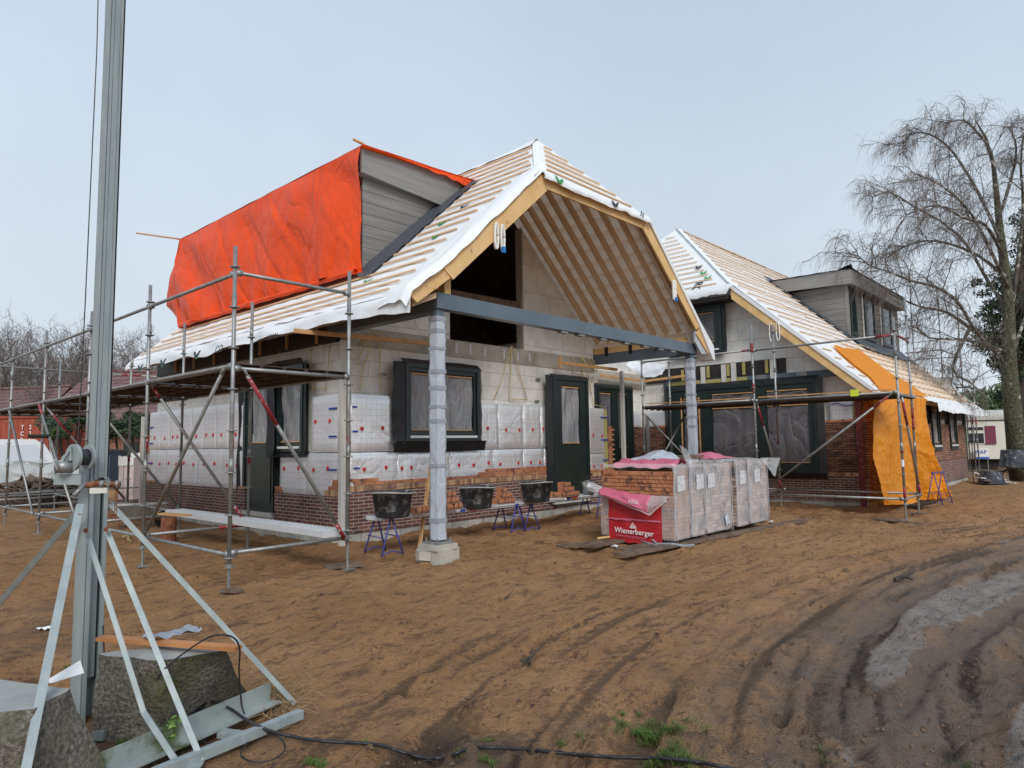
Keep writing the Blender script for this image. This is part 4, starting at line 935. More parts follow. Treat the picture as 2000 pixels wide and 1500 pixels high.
# verge: board, membrane edge, soffit
slab([(XV,YH+.02,ZH2-.06),(XV,4.72,ZB(4.72)-.08),(XV,4.98,ZB(4.98)-.33),(XV,YH+.0,ZH2-.40)], 'wood', 'verge_board', roofB, e=(.05,0,0))
slab([(XV-.03,YH+.05,ZH2+.05),(XV-.03,4.6,ZB(4.6)+.03),(XV-.03,4.66,ZB(4.66)-.08),(XV-.03,YH+.05,ZH2-.07)], 'membrane', 'verge_membrane', roofB, e=(.6,0,0))
slab([(XV+.05,4.75,ZB(4.75)-.10),(XV+.05,YH,ZH2-.12),(XV+.05,YH,ZH2-.32),(XV+.05,4.95,ZB(4.95)-.30)], 'soffit', 'verge_soffit', roofB, e=(.75,0,0))
slab([(XV+.02,4.72,ZB(4.72)-.10),(XV+.02,4.98,ZB(4.98)-.33),(XV+.02,5.2,ZB(4.98)-.30)], 'wood', 'eave_board', roofB, e=(.6,0,0))
slab([(XV+.6,4.75,ZB(4.75)-.08),(XV+.6,YB+.3,ZB(YB+.3)-.1),(XV+.6,YB+.3,ZB(YB+.3)-.4),(XV+.6,4.8,ZB(4.75)-.2)], 'soffit', 'eave_soffit', roofB, e=(XE2-XV-.8,0,0))
sl2 = math.sqrt(1+.912**2); y = 4.85; r = random.Random(9); k = 0
DX0, DX1, DY = 24.95, 31.5, 7.25
while y < 11.5:
    z = ZB(y)+.045; lo = xlo(y) + (.28 if y < YH else .30) + r.uniform(-.05,.06); hi = XE2-.25
    segs = []
    if y < 6.35 and y > 4.6: segs = [(lo, lo+.62+r.uniform(-.08,.1)), (21.9+r.uniform(-.1,.1), hi)]
    elif DY-.35 < y < 9.9: segs = [(lo, 24.55-.0)]
    else: segs = [(lo, hi)]
    for a_, b_ in segs:
        L_ = b_-a_
        if L_ > 3:
            n_ = max(2, int(L_/3.2)); cuts = [a_] + [a_+L_*(i+r.uniform(-.2,.2))/n_ for i in range(1, n_)] + [b_]
            for i in range(n_): batten((cuts[i], y+r.uniform(-.02,.03), z+r.uniform(0,.03)), (cuts[i+1]-.03, y+r.uniform(-.02,.03), z+r.uniform(0,.03)), roofB)
        else: batten((a_, y, z), (b_, y+.02, z), roofB)
    y += .275
for k in range(13):
    t = .03+k*.068; p = Vector((XV, YH, ZH2)).lerp(AP, t); q = Vector((XV, 14.98, ZH2)).lerp(AP, t)
    batten((p.x-.03, p.y+.35, p.z+.04), (q.x-.03, max(p.y+.7, q.y-.4), p.z+.04), roofB)
for x in np.arange(21.9, 31.5, .62):
    y1_ = 6.7
    MB().beam((x, 4.8, ZB(4.8)+.02), (x, y1_, ZB(y1_)+.02), .03, .018, up=(1,0,0)).build('counter_batten', M['batten'], roofB)
text('RO', .36, 'printdark', roofB, (XV-.06+.15, 9.3, ZH2+.13), (-.7,0,-.72), (0,-1,0))
mark(roofB, (XV-.14,10.25,ZH2-.1), (0,-1,0), (.1,0,1), .12, .08, 'printdark'); 
for y, x in ((8.7,18.35),(9.25,18.9),(8.95,18.6)): mark(roofB, (x-.02,y+.38,ZH2+(x-XV)*.94+.06), (0,-1,0), (.7,0,.7), .13, .08, 'printgreen' if y != 9.25 else 'printdark')
# dormer on wing B
DZ0, DZ1 = 6.93, 7.40
dB = MB(); dB.prism([(DX0,DY,ZB(DY)),(DX0,DY,DZ0),(DX0,9.4,DZ0+.05),(DX0,9.3,ZB(9.3))], (DX1-DX0,0,0)); dormB = dB.build('dormer', M['cladding'], H)
for k in range(9):
    z = ZB(DY)+.0+k*.205; yb = min(9.3, (z-2.85)/.912+4.75)
    if yb > DY+.05: MB().prism([(DX0-.03,DY-.02,z),(DX0-.03,yb,z),(DX0-.03,min(9.35,yb+.2),z+.197),(DX0-.03,DY-.02,z+.197)], (.028,0,0)).build('cladding_board', M['cladding'], dormB)
MB().box(DX0-.045, DX0+.06, DY-.045, DY+.05, ZB(DY)-.05, DZ0).build('corner_trim', M['fascia'], dormB)
MB().box(24.58, 31.75, 6.98, 7.06, DZ0-.02, DZ1).build('fascia_board', M['fascia'], dormB)
MB().prism([(24.58,7.062,DZ0-.02),(24.58,7.062,DZ1),(24.58,9.78,DZ1+.03),(24.58,9.3,DZ0+.05)], (.07,0,0)).build('fascia_board', M['fascia'], dormB)
MB().box(24.65, 31.7, 7.062, DY+.02, DZ0, DZ0+.04).build('dormer_soffit', M['cladding'], dormB)
MB().box(24.66, 31.7, 7.07, 9.8, DZ0+.3, DZ1-.02).build('dormer_roof', M['lead'], dormB)
MB().grid(lambda s, t: (24.52+7.2*s, 6.93+.25*t, DZ1+.02+.02*nz(s*9,t)), 40, 3).build('roof_felt', M['epdm'], dormB, True)
MB().grid(lambda s, t: (24.52+.18*t, 6.93+2.9*s, DZ1+.02+.04*s+.13*max(0,1-s*6)*(1-t)+.02*nz(s*9,t)), 40, 3).build('roof_felt', M['epdm'], dormB, True)
Fd = Face('F', DY)
wins = [(1482+785*.2267, 1480+855*.2267), (1480+915*.2267, 1480+1010*.2267), (1480+1060*.2267, 1480+1152*.2267)]
for a_, b_ in wins:
    u0_, u1_ = Fd.px(a_, 620)[0], Fd.px(b_, 650)[0]
    mb = MB(); Fd.box(mb, u0_, u0_+.12, ZB(DY)+.12, DZ0, .0, .05); Fd.box(mb, u1_-.12, u1_, ZB(DY)+.12, DZ0, .0, .05); Fd.box(mb, u0_+.12, u1_-.12, DZ0-.1, DZ0, .0, .05); Fd.box(mb, u0_+.12, u1_-.12, ZB(DY)+.12, ZB(DY)+.24, .0, .05)
    wf = mb.build('dormer_window', M['frame'], dormB); 
    mb = MB(); Fd.box(mb, u0_+.12, u1_-.12, ZB(DY)+.24, DZ0-.1, .005, .015); mb.build('pane', M['glass'], wf)
    ORG[wf.name] = ORG[dormB.name]
for px_ in (1480+905*.2267, 1480+1055*.2267):
    u = Fd.px(px_, 640)[0]; mb = MB(); Fd.box(mb, u-.04, u+.02, ZB(DY)+.1, DZ0, .02, .055); mb.build('cover_strip', M['white'], dormB)
for k in range(8):
    z = ZB(DY)+.18+k*.205; mb = MB(); Fd.box(mb, DX0+.08, DX1-.05, z, z+.006, .0, .008); mb.build('board_joint', M['black'], dormB)
MB().grid(lambda s, t: (24.5+.5*t+.06*nz(s*6,t*3), 6.75+3.2*s, ZB(6.75+3.2*s)+.07+.05*nz(s*9, t*4)+.06*t), 50, 6).build('lead_flashing', M['lead'], dormB, True)
MB().grid(lambda s, t: (24.7+7.1*s, 6.62+.62*t, ZB(6.62+.62*t)+.07+.06*nz(s*22, t*2)+.12*max(0,t-.8)*5*.3), 70, 6).build('lead_flashing', M['lead'], dormB, True)
MB().tube((30.6,7.5,7.4),(30.6,7.5,7.65),.04,None,8).build('vent_pipe', M['lead'], dormB)
# long wall of wing B
w_ = MB(); w_.box(XB+.35, 31.1, YB+.12, YB+.3, .12, 3.0); w_.build('block_wall', M['block'], H)
w_ = MB(); w_.box(21.5, 31.05, YB+.04, YB+.118, 2.3, 2.98); w_.build('wall_plate_film', M['darkfilm'], H)
sk = MB(); sk.box(XB+.1, 25.65, YB, YB+.1, .12, 2.12); sk.box(26.9, 28.35, YB, YB+.1, .9, 2.12); sk.box(29.6, 31.15, YB, YB+.1, .9, 2.12); sk.box(25.65, 26.9, YB, YB+.1, .9, 1.3); sk.box(28.35, 29.6, YB, YB+.1, .9, 1.3)
sk.build('brick_skin', M['brick_far'], H)
sk = MB(); sk.box(25.655, 31.15, YB+.001, YB+.1, .2, .899); sk.build('brick_skin', M['brick_dark'], H)
bricks(FB_, XB+.1, 19.75, 2.125, 'str', mat_='loose_brick', skip=.2, seed=41); 
unit(FB_, 25.65, 26.88, 1.32, 2.78, [(25.85,26.68,1.5,2.62)], flap=(.1,.08,.06), nface=-.0); unit(FB_, 28.35, 29.58, 1.32, 2.78, [(28.55,29.38,1.5,2.62)], flap=(.1,.08,.06), nface=-.0)
unit(FB_, 23.2, 24.1, 1.32, 2.78, [(23.35,23.95,1.5,2.62)], flap=(.1,.08,.06), nface=-.0)
MB().box(XB+.12, XB+.9, YB+.03, YB+.115, 2.2, 2.66).build('insulation_board', M['loose_brick'], H)
w_ = MB(); w_.box(30.9, 31.1, YB+.3, 17.6, .1, 4.0); w_.prism([(30.9,YB+.3,2.9),(30.9,17.6,2.9),(30.9,11.6,8.9)], (.2,0,0)); w_.build('rear_wall', M['block'], H)
mb = MB(); mb.box(31.12, 31.3, YB-.02, YB+.16, 1.3, 2.75); mb.build('profile_post', mat('greenpost', (.02,.09,.05), None), H)
boards(FB_, 30.2, 31.1, 2.14, 2.72, M['foil2'], [.9], seed=50, off=-.12, th=.06)

# ---------------------------------------------------------------- tarpaulins
X0 = 6.86
def fntp(s, t):
    """front sheet: s along the dormer from near to far, t from the top edge down"""
    y = 9.70 + (17.35-9.70)*s; z0 = 6.84+.01*math.sin(s*20); z1 = ZR(X0)+.07
    z = z0+(z1-z0)*t
    dg = y*1.0-z*.75; fold = .16*nz(y*.7+t*1.3, t*1.2, 2) + .05*math.sin(dg*3.1+2.5*nz(y*.5, t*1.5)) - .09*max(0, .16-abs(nz(dg*.9, t*.5, 7)))*2.2 - .022*max(0, .16-abs(nz(dg*3.0, t*.9, 3)))*2.2 - .018*max(0,.12-abs(nz(y*1.6+t*4, z*1.8, 11)))*2.5
    bulge = .14*math.sin(t*math.pi)*(.6+.5*nz(y*.5, 3)) + .10*t*(1-t)
    edge = -.05 if t < .02 else 0
    gather = .07*math.sin(y*9+3*nz(y, 4))*max(0, t-.72)*2.5
    return (X0-.12 - bulge - fold*min(1, t*5) - gather*.8 + edge*0, y + .04*nz(y*2, t*3, 8), z + .03*math.sin(y*3.1)*t)
tp = thing('tarpaulin', (6.8, 13.5, 4.6), 'large red orange tarpaulin stretched over the dormer of the front wing', 'tarpaulin')
MB().grid(fntp, 240, 90).build('front_sheet', M['redtarp'], tp, True)
def fntt(s, t):
    x = 6.74 + (9.5-6.74)*t; y = 9.62+7.7*s
    return (x, y+ (-.03 if s == 0 else 0), 6.855+.035*(x-6.74)+.015*nz(x*3, y*2) + .03*max(0,t-.8)*5)
MB().grid(fntt, 40, 16).build('top_sheet', M['redtarp'], tp, True)
def fntd(s, t):
    x = 6.74 + (9.6-6.74)*s; return (x, 9.615-.02*t+.02*nz(x*4,t*2), 6.86+.035*(x-6.74)-(.03+.16*max(0,s-.25)*(1.2+nz(x*4,1)*.8))*t)
MB().grid(fntd, 50, 5).build('hanging_edge', M['redtarp'], tp, True)
def fntf(s, t):
    """the loose end blown outward past the far corner"""
    p = Vector(fntp(1, t)); out = 1.22*(t/.66 if t < .66 else (1-t)/.34)
    back = Vector((9.3-(9.3-7.05)*t, 17.4, max(ZR(9.3-(9.3-7.05)*t), 4.7)+.1+(6.85-6.9)*(1-t)))
    tip = p + Vector((.05+.25*s, out, 0)); 
    v = p.lerp(tip, min(1, s*1.6)) if s < .625 else tip.lerp(back, (s-.625)/.375)
    v.x -= .05*nz(s*3, t*5, 4) + .03*math.sin(s*18+t*4)*s; return v
MB().grid(fntf, 40, 50).build('end_flap', M['redtarp'], tp, True)
def rollfn(s, t):
    y = 9.75+7.4*s; a = t*2*math.pi; rr = .05+.02*nz(y*3, 2); return (X0-.14-.05*math.sin(y*2)*.5+rr*math.cos(a), y, ZR(X0)+.08+rr*math.sin(a)+.02*nz(y*2, 5))
MB().grid(rollfn, 90, 8).build('rolled_hem', M['redtarp'], tp, True)
MB().tube((6.82,17.32,6.86),(5.72,17.30,6.78),.022,.018,6).build('batten_end', M['lath'], tp)
MB().beam((6.82,9.72,6.92),(6.60,9.70,6.93),.04,.03).build('batten_end', M['lath'], tp)

ot = thing('tarpaulin', (21.5, 4.6, 0), 'orange tarpaulin hanging from the eave over the brick wall of the rear wing', 'tarpaulin')
def tpt(px, py, y): return onY(px, py, y)
left = [(1722,768),(1713,800),(1708,860),(1711,920),(1722,975),(1728,986)]
right = [(1812,779),(1813,850),(1822,890),(1838,930),(1842,955),(1850,982)]
def lerpp(L_, t):
    f = t*(len(L_)-1); i = min(int(f), len(L_)-2); f -= i; return (L_[i][0]*(1-f)+L_[i+1][0]*f, L_[i][1]*(1-f)+L_[i+1][1]*f)
def fno(s, t):
    yp = 4.46 - .02*t
    A = onY(*lerpp(left, t), yp); B = onY(*lerpp(right, t), yp-.15*t)
    v = A.lerp(B, s); sh_ = max(0, s-.58)*2.4; fold = .035*math.sin(s*20+3*nz(s*3,t*2)+t*3)*(.3+t) + .15*nz(s*4, t*1.6, 3) - .05*max(0,.2-abs(nz(s*9, t*5, 5)))*3 - .035*max(0,.2-abs(nz(s*22, t*13, 6)))*3 + sh_*.16*math.sin(s*46+4*nz(s*4,t*2)-t*4)*(.35+t)
    crease = .22*max(0, 1-abs(s-.62)*9)*t
    v.y += fold*.8 + crease; v.z = max(v.z, .03+.02*nz(s*9,1)); return v
MB().grid(fno, 150, 110).build('hanging_sheet', M['orangetarp'], ot, True)
def fno2(s, t):
    P = [onP2(*lerpp([(1627,680),(1660,712),(1700,742),(1722,770)], t)), onP2(*lerpp([(1682,690),(1735,732),(1780,757),(1812,781)], t))]
    v = P[0].lerp(P[1], s); v.z += .09 + .03*nz(s*4, t*5) ; return v
def onP2(px, py):
    r_ = ray(px, py); n = Vector((0, -.912, 1)); c = 2.85-.912*4.75; return EYE + r_*((c-n.dot(EYE))/n.dot(r_))
MB().grid(fno2, 24, 40).build('roof_strip', M['orangetarp'], ot, True)

# lifting slings
def sling(name, c, ux, label, h=.42, w=.07, blue=True, grp='white lifting slings hooked on the roof boards'):
    c = Vector(c); ux = Vector(ux).normalized(); t_ = thing(name, c-Vector((0,0,h)), label, 'sling', grp)
    for k, o in enumerate((-w, w)):
        def f(s, t, o=o, k=k):
            a = s*2*math.pi; x = math.cos(a)*w*.5; z = math.sin(a)*h*.5
            return c + ux*(o+x+ (t-.5)*.0) + Vector((0,0,-h*.5+z)) + (ux.cross(Vector((0,0,1))))*((t-.5)*.055)
        MB().grid(f, 24, 1).build('loop', M['sling'], t_, True, thick=.012)
    if blue: MB().box(c.x-.03+ux.x*w, c.x+.03+ux.x*w, c.y-.04, c.y+.0, c.z-h-.03, c.z-h+.06).build('label_patch', M['slingblue'], t_)
sling('lifting_sling', onY(975,437,YV-.05), (1,0,0), 'white sling with a blue tag hanging from the left verge board of the front wing')
sling('lifting_sling', onY(1316,548,YV-.05), (1,0,0), 'white sling with a blue tag hanging from the right verge board of the front wing', w=.035)
sling('lifting_sling', onX(1512,630,XV-.06), (0,1,0), 'white lifting sling hanging from the verge board of the rear wing', h=.5, w=.09, blue=False)
# ---------------------------------------------------------------- scaffolding 
def standard(T, x, y, z1, z0=.35, red=(), jack=True, board=False, r=random.Random(1)):
    lean = (r.uniform(-.012,.012), r.uniform(-.012,.012))
    mb = MB(); mb.tube((x,y,z0),(x+lean[0],y+lean[1],z1),.025,None,10)
    for z in np.arange(z0+.06, z1-.12, .5): mb.tube((x,y,z),(x,y,z+.012),.062,None,12)
    for z in np.arange(z0+1.05, z1-.3, 2.0): mb.tube((x,y,z),(x,y,z+.18),.0295,None,10)
    s = mb.build('standard', M['galv'], T, True)
    for z in red: MB().tube((x,y,z),(x,y,z+.24),.0272,None,10).build('paint_band', M['redpaint'], s, True)
    if jack:
        j = MB(); g0 = GZ(x, y); j.tube((x,y,g0),(x,y,z0),.018,None,8); j.box(x-.075,x+.075,y-.075,y+.075,g0-.01,g0+.012)
        for k in range(int((z0-g0)/.02)): j.tube((x,y,g0+.02+k*.02),(x,y,g0+.028+k*.02),.0205,None,8)
        j.tube((x,y,z0-.05),(x,y,z0-.02),.05,None,10)
        j.build('base_jack', M['galv'], T)
    return s
def ledger(T, a, b, name='ledger', red=None, r=.0245):
    a, b = Vector(a), Vector(b); mb = MB(); mb.tube(a, b, r, None, 10); d = (b-a).normalized()
    for p, q in ((a, d), (b, -d)): mb.obox(p+q*.05, q*.035, Vector((0,0,.035)), q.cross(Vector((0,0,1)))*.03)
    o = mb.build(name, M['galv'], T, True)
    if red: MB().tube(a.lerp(b, red[0]), a.lerp(b, red[1]), r+.002, None, 10).build('paint_band', M['redpaint'], o, True)
    return o
def brace(T, a, b, red=None):
    a, b = Vector(a), Vector(b); d = (b-a).normalized(); mb = MB(); mb.tube(a+d*.1, b-d*.1, .0245, None, 10); mb.beam(a, a+d*.14, .05, .012); mb.beam(b-d*.14, b, .05, .012)
    o = mb.build('brace', M['galv'], T, True)
    if red:
        for p, q in red: MB().tube(a.lerp(b, p), a.lerp(b, q), .0265, None, 10).build('paint_band', M['redpaint'], o, True)
def deck(T, x0, x1, y0, y1, z, along='y', n=None, mat_='deckdark'):
    w = (x1-x0) if along == 'y' else (y1-y0); n = n or max(1, round(w/.32))
    for k in range(n):
        a, b_ = k*w/n+.006, (k+1)*w/n-.006; mb = MB()
        if along == 'y':
            mb.box(x0+a, x0+b_, y0+.03, y1-.03, z, z+.008); mb.box(x0+a, x0+a+.012, y0+.03, y1-.03, z-.055, z); mb.box(x0+b_-.012, x0+b_, y0+.03, y1-.03, z-.055, z)
            for yy in np.arange(y0+.15, y1-.1, .4): mb.box(x0+a+.0125, x0+b_-.0125, yy, yy+.03, z-.03, z-.0005)
            for yy in (y0+.03, y1-.07): mb.box(x0+a+.03, x0+a+.06, yy, yy+.04, z-.085, z-.056); mb.box(x0+b_-.06, x0+b_-.03, yy, yy+.04, z-.085, z-.056)
        else:
            mb.box(x0+.03, x1-.03, y0+a, y0+b_, z, z+.008); mb.box(x0+.03, x1-.03, y0+a, y0+a+.012, z-.055, z); mb.box(x0+.03, x1-.03, y0+b_-.012, y0+b_, z-.055, z)
            for xx in np.arange(x0+.15, x1-.1, .4): mb.box(xx, xx+.03, y0+a+.0125, y0+b_-.0125, z-.03, z-.0005)
        mb.build('deck_board', M[mat_], T)
SG = 'steel scaffolds round the house'
S1 = thing('scaffold', (3.8, 8.07, 0), 'long galvanised steel scaffold along the left wall under the red tarpaulin', 'scaffold', SG)
YS = [8.07, 10.79, 13.55, 16.35, 19.15, 21.9]; XO, XI = 3.80, 5.48; ZD = 2.68
rr_ = random.Random(4)
for i, y in enumerate(YS):
    standard(S1, XO, y, 4.10+(.0 if i else .02), .28 if i else .3, red=((1.62,) if i in (0,1) else ()), r=rr_)
    standard(S1, XI, y+(.06 if i == 0 else .2), 4.12, .45, red=((1.4,) if i else (1.55,)), r=rr_)
for i in range(len(YS)-1):
    a, b_ = YS[i], YS[i+1]
    ledger(S1, (XO-.0,a,3.78),(XO,b_,3.78),'guard_rail'); ledger(S1, (XO,a,ZD-.03),(XO,b_,ZD-.03)); ledger(S1, (XO,a,.40),(XO,b_,.40))
    ledger(S1, (XI,a+.1,ZD-.05),(XI,b_+.1,ZD-.05)); ledger(S1, (XI,a+.1,.47),(XI,b_+.1,.47))
    deck(S1, XO+.07, XI-.05, a, b_, ZD, 'y')
for i, y in enumerate(YS):
    ledger(S1, (XO,y,ZD-.06),(XI,y+.05,ZD-.06),'transom'); ledger(S1, (XO,y,.42),(XI,y+.05,.42),'transom', red=(.66,.93) if i == 1 else None)
ledger(S1, (XO,8.07,3.80),(XI,8.12,3.80),'guard_rail')
ledger(S1, (3.85,8.02,3.1),(3.85,8.02,3.1001)) if False else None
brace(S1, (XO-.05,8.2,2.62),(XO-.05,10.70,.36)); brace(S1, (XO+.1,8.02,2.62),(XI-.04,8.08,.36), red=((.05,.30),(.88,.97)))
brace(S1, (XO+.06,10.84,2.62),(XI-.02,11.0,.42), red=((.02,.09),(.86,.97))); brace(S1, (XO-.05,16.5,2.6),(XO-.05,13.7,.4), red=((.0,.1),))
brace(S1, (XO+.0,16.35,2.6),(XI,16.5,.5), red=((.1,.3),)); brace(S1, (XO-.05,19.0,2.6),(XO-.05,16.6,.4)); brace(S1, (XO,13.55,2.6),(XI,13.7,.5), red=((.0,.15),))
# low boards of perforated steel beside the wall
def lowdeck(T, y0, y1, x0, x1, z):
    mb = MB(); mb.box(x0, x1, y0, y1, z, z+.01); mb.box(x0, x0+.015, y0, y1, z-.07, z); mb.box(x1-.015, x1, y0, y1, z-.07, z); mb.box(x0+.016, x1-.016, y0, y0+.02, z-.07, z)
    for yy in np.arange(y0+.04, y1-.04, .09):
        for xx in np.arange(x0+.03, x1-.04, .065): mb.box(xx, xx+.028, yy, yy+.05, z+.0105, z+.02)
    mb.build('deck_board', M['zinc'], T)
lowdeck(S1, 8.15, 10.75, 5.12, 5.46, .52); lowdeck(S1, 10.8, 13.5, 5.12, 5.46, .52)
MB().tube((5.0,13.0,0),(5.0,13.0,.45),.13,None,12).build('barrel_support', M['rust'], S1)
# end run of the same scaffold, seen far left
for x in (1.9, 3.75, 6.6, 9.3): standard(S1, x, 22.6 if x < 6 else 22.4, 4.9 if x < 7 else 5.4, .3, red=(1.4,), r=rr_)
ledger(S1, (.6,22.5,4.0),(6.6,22.4,3.9),'guard_rail', red=(.2,.32)); ledger(S1, (6.6,22.4,3.9),(12,22.3,3.9),'guard_rail', red=(.1,.2)); deck(S1, .6, 6.6, 22.0, 23.2, 2.7, 'x')
ledger(S1, (.6,22,.5),(6.6,22,.5)); ledger(S1, (.6,23.2,.5),(9.3,23.2,.5))

S2 = thing('scaffold', (15.9, 3.75, 0), 'red and grey steel scaffold before the big glazed doors of the rear wing', 'scaffold', SG)
PX, PI_ = 15.9, 17.35; PY = [3.74, 6.81, 9.88]
standard(S2, PX, PY[0], 4.19, .35, red=(1.36,.42), r=rr_); standard(S2, PX, PY[1], 4.42, .35, red=(2.78,), r=rr_); standard(S2, PX, PY[2], 4.15, .35, red=(1.3,), r=rr_)
standard(S2, PI_, PY[0]+.08, 4.85, .35, red=(1.85,2.1), r=rr_); standard(S2, PI_, PY[1]+.05, 4.62, .35, red=(1.4,), r=rr_); standard(S2, PI_, PY[2], 4.1, .35, red=(1.3,), r=rr_)
for i in range(2):
    a, b_ = PY[i], PY[i+1]
    ledger(S2, (PX,a,3.82),(PX,b_,3.80),'guard_rail', red=((.02,.12) if i == 0 else (.0,.08))); ledger(S2, (PX,a,2.62),(PX,b_,2.60)); ledger(S2, (PX,a,.42),(PX,b_,.42)); ledger(S2, (PI_,a,2.6),(PI_,b_,2.6)); ledger(S2, (PI_,a,.44),(PI_,b_,.44))
    deck(S2, PX+.07, PI_-.1, a, b_, 2.60, 'y')
    MB().box(PX-.02, PX+.0, a+.1, b_-.1, 2.665, 2.69).build('toe_board', M['lath'], S2)
for y in PY:
    ledger(S2, (PX,y,2.57),(PI_,y+.03,2.57),'transom'); ledger(S2, (PX,y,.42),(PI_,y+.03,.42),'transom')
ledger(S2, (PX,PY[0],3.84),(PI_,PY[0]+.08,3.84),'guard_rail', red=(.2,.8))
MB().tube((PX,PY[1],3.78),(PX,PY[1],3.98),.045,None,8).build('coupler', M['redpaint'], S2)
brace(S2, (PX-.04,PY[0]+.1,2.60),(PX-.04,PY[1]-.1,.45), red=((.03,.13),)); brace(S2, (PX+.1,PY[0]-.03,2.6),(PI_-.03,PY[0]+.02,.40), red=((.08,.3),(.88,1)))
brace(S2, (PX+.05,PY[1]-.04,2.56),(PI_-.03,PY[1],.40), red=((.05,.25),(.85,.98))); brace(S2, (PX+.1,PY[2],2.4),(PI_,PY[2]-1.2,.5))
brace(S2, (PX+.1,PY[2]+.02,.5),(PI_-.5,PY[2]-.8,2.5))
MB().box(PX-.035, PX-.028, PY[0]+.75, PY[0]+.92, 2.58, 2.72).build('inspection_tag', mat('tag', (.62,.72,.05), None), S2)
MB().tube((PX,PY[0],1.08),(PX,PY[0],1.22),.028,None,10).build('sticker', M['white'], S2)
S3 = thing('scaffold', (32.4, 5.5, 0), 'tall grey scaffold tower rising behind the far end of the rear wing', 'scaffold', SG)
for (px_, pt, x) in ((1829,560,33.6),(1866,562,33.6),(1778,583,33.0),(1884,755,32.6),(1900,740,34.6),(1897,790,32.4)):
    p = onX(px_, pt, x); standard(S3, p.x, p.y, p.z, .4, red=(2.2,4.6) if p.z > 5 else (2.2,), r=rr_)
def seg3(a, b, x, x2=None, red=None): ledger(S3, onX(*a, x), onX(*b, x2 or x), 'guard_rail', red)
seg3((1768,690),(1838,683),33.0,33.6,(.1,.4)); seg3((1838,683),(1874,697),33.6,33.6); seg3((1788,702),(1874,697),32.6,33.6); seg3((1840,713),(1864,720),33.6,33.6); seg3((1850,745),(1903,760),33.4,34.6); seg3((1868,757),(1903,757),33.4,34.6)
# boards under the feet
FG = 'scaffold sole boards lying on the soil'
for (a, b_, w, lb) in (((1715,1013),(1798,1022),.2,'split dark sole board under the outer foot of the rear scaffold'),((1775,1002),(1812,1004),.22,'dark sole board under the inner foot of the rear scaffold'),((632,1112),(705,1106),.24,'dark sole board under the scaffold foot nearest the blue trestle'),((438,1154),(470,1156),.12,'thin broken board under the front corner foot of the left scaffold')):
    A, B = G(*a), G(*b_); zz = max(GZ(A.x,A.y), GZ(B.x,B.y))+.02; A.z = B.z = zz
    solo(MB().beam(A, B, w, .035), 'sole_board', M['oldwood'], lb, 'board', FG)
mb = MB(); a = G(1780,994); mb.beam((a.x,a.y,.06),(a.x+1.5,a.y-.1,.06),.25,.05)
solo(mb, 'grating', M['black'], 'dark steel grating frame lying behind the feet of the rear scaffold', 'grating')

# ---------------------------------------------------------------- winch mast in the foreground
MP = G(166, 1400); mx_, my_ = MP.x, MP.y
mast = thing('winch_mast', (mx_, my_, 0), 'tall galvanised telescopic mast with a hand winch and splayed angle braces', 'mast')
vdir = Vector((mx_, my_, 0)).normalized(); sdir = Vector((vdir.y, -vdir.x, 0))   # to the right as seen from the yard
yaw = math.atan2(sdir.y, sdir.x) + R(28)
ux = Vector((math.cos(yaw), math.sin(yaw), 0)); uy = Vector((-math.sin(yaw), math.cos(yaw), 0))
def lp(u, v, z): return Vector((mx_, my_, 0)) + ux*u + uy*v + Vector((0,0,z))
def cprof(mb, cu, cv, w, d, th, z0, z1, lip=.03, flip=1):
    """rolled C profile standing upright"""
    h = Vector((0,0,(z1-z0)/2)); zc = (z0+z1)/2
    def bx(u0, u1, v0, v1): mb.obox(lp((u0+u1)/2, (v0+v1)/2, zc), ux*((u1-u0)/2), uy*((v1-v0)/2), h)
    bx(cu-w/2, cu+w/2, cv-flip*d/2-th/2, cv-flip*d/2+th/2); bx(cu-w/2, cu-w/2+th, cv-d/2+th, cv+d/2-th); bx(cu+w/2-th, cu+w/2, cv-d/2+th, cv+d/2-th)
    bx(cu-w/2+th, cu-w/2+lip, cv+flip*d/2-th, cv+flip*d/2); bx(cu+w/2-lip, cu+w/2-th, cv+flip*d/2-th, cv+flip*d/2)
mb = MB(); cprof(mb, 0, 0, .125, .12, .006, -.02, 1.62, .030, -1); mb.build('lower_profile', M['galv2'], mast)
mb = MB(); cprof(mb, .0, .012, .062, .07, .005, .24, 1.62, .02, 1); mb.build('inner_profile', M['galv2'], mast)
mb = MB(); cprof(mb, .0, -.035, .086, .074, .005, 1.47, 7.5, .022, -1); mb.obox(lp(.0,-.076,4.48), ux*.018, uy*.002, Vector((0,0,3.0))); mb.build('upper_profile', M['galv2'], mast)
MB().obox(lp(.049,-.062,4.48), ux*.004, uy*.006, Vector((0,0,3.0))).build('seam', M['black'], mast)
def spt(px_, py_, dd=0): return D(px_, py_, 4.22+dd)
# winch
wc = spt(147, 893, -.02)
w_ = MB(); ax = (sdir*.80 + vdir*.45).normalized()
w_.tube(wc-ax*.018, wc+ax*.0, .080, None, 36); w_.build('winch_gear_cover', M['galv2'], mast, False)
MB().tube(wc+ax*.004, wc+ax*.07, .05, None, 24).build('cable_drum', M['tub'], mast, True)
MB().tube(wc+ax*.071, wc+ax*.083, .076, None, 32).build('drum_flange', M['galv2'], mast, False)
gb = spt(122, 912, -.06); MB().tube(gb-ax*.03, gb+ax*.05, .036, .042, 16).build('winch_gearbox', M['galv'], mast, True)
MB().path([gb+Vector((0,0,.045)), wc-ax*.025+Vector((0,0,.05)), wc-ax*.025-Vector((0,0,.02))], .014, 6).build('winch_bracket', M['galv2'], mast)
h0 = spt(112, 918, -.12); h1 = spt(98, 878, -.12); h2 = spt(97, 852, -.12); h3 = spt(56, 852, -.13)
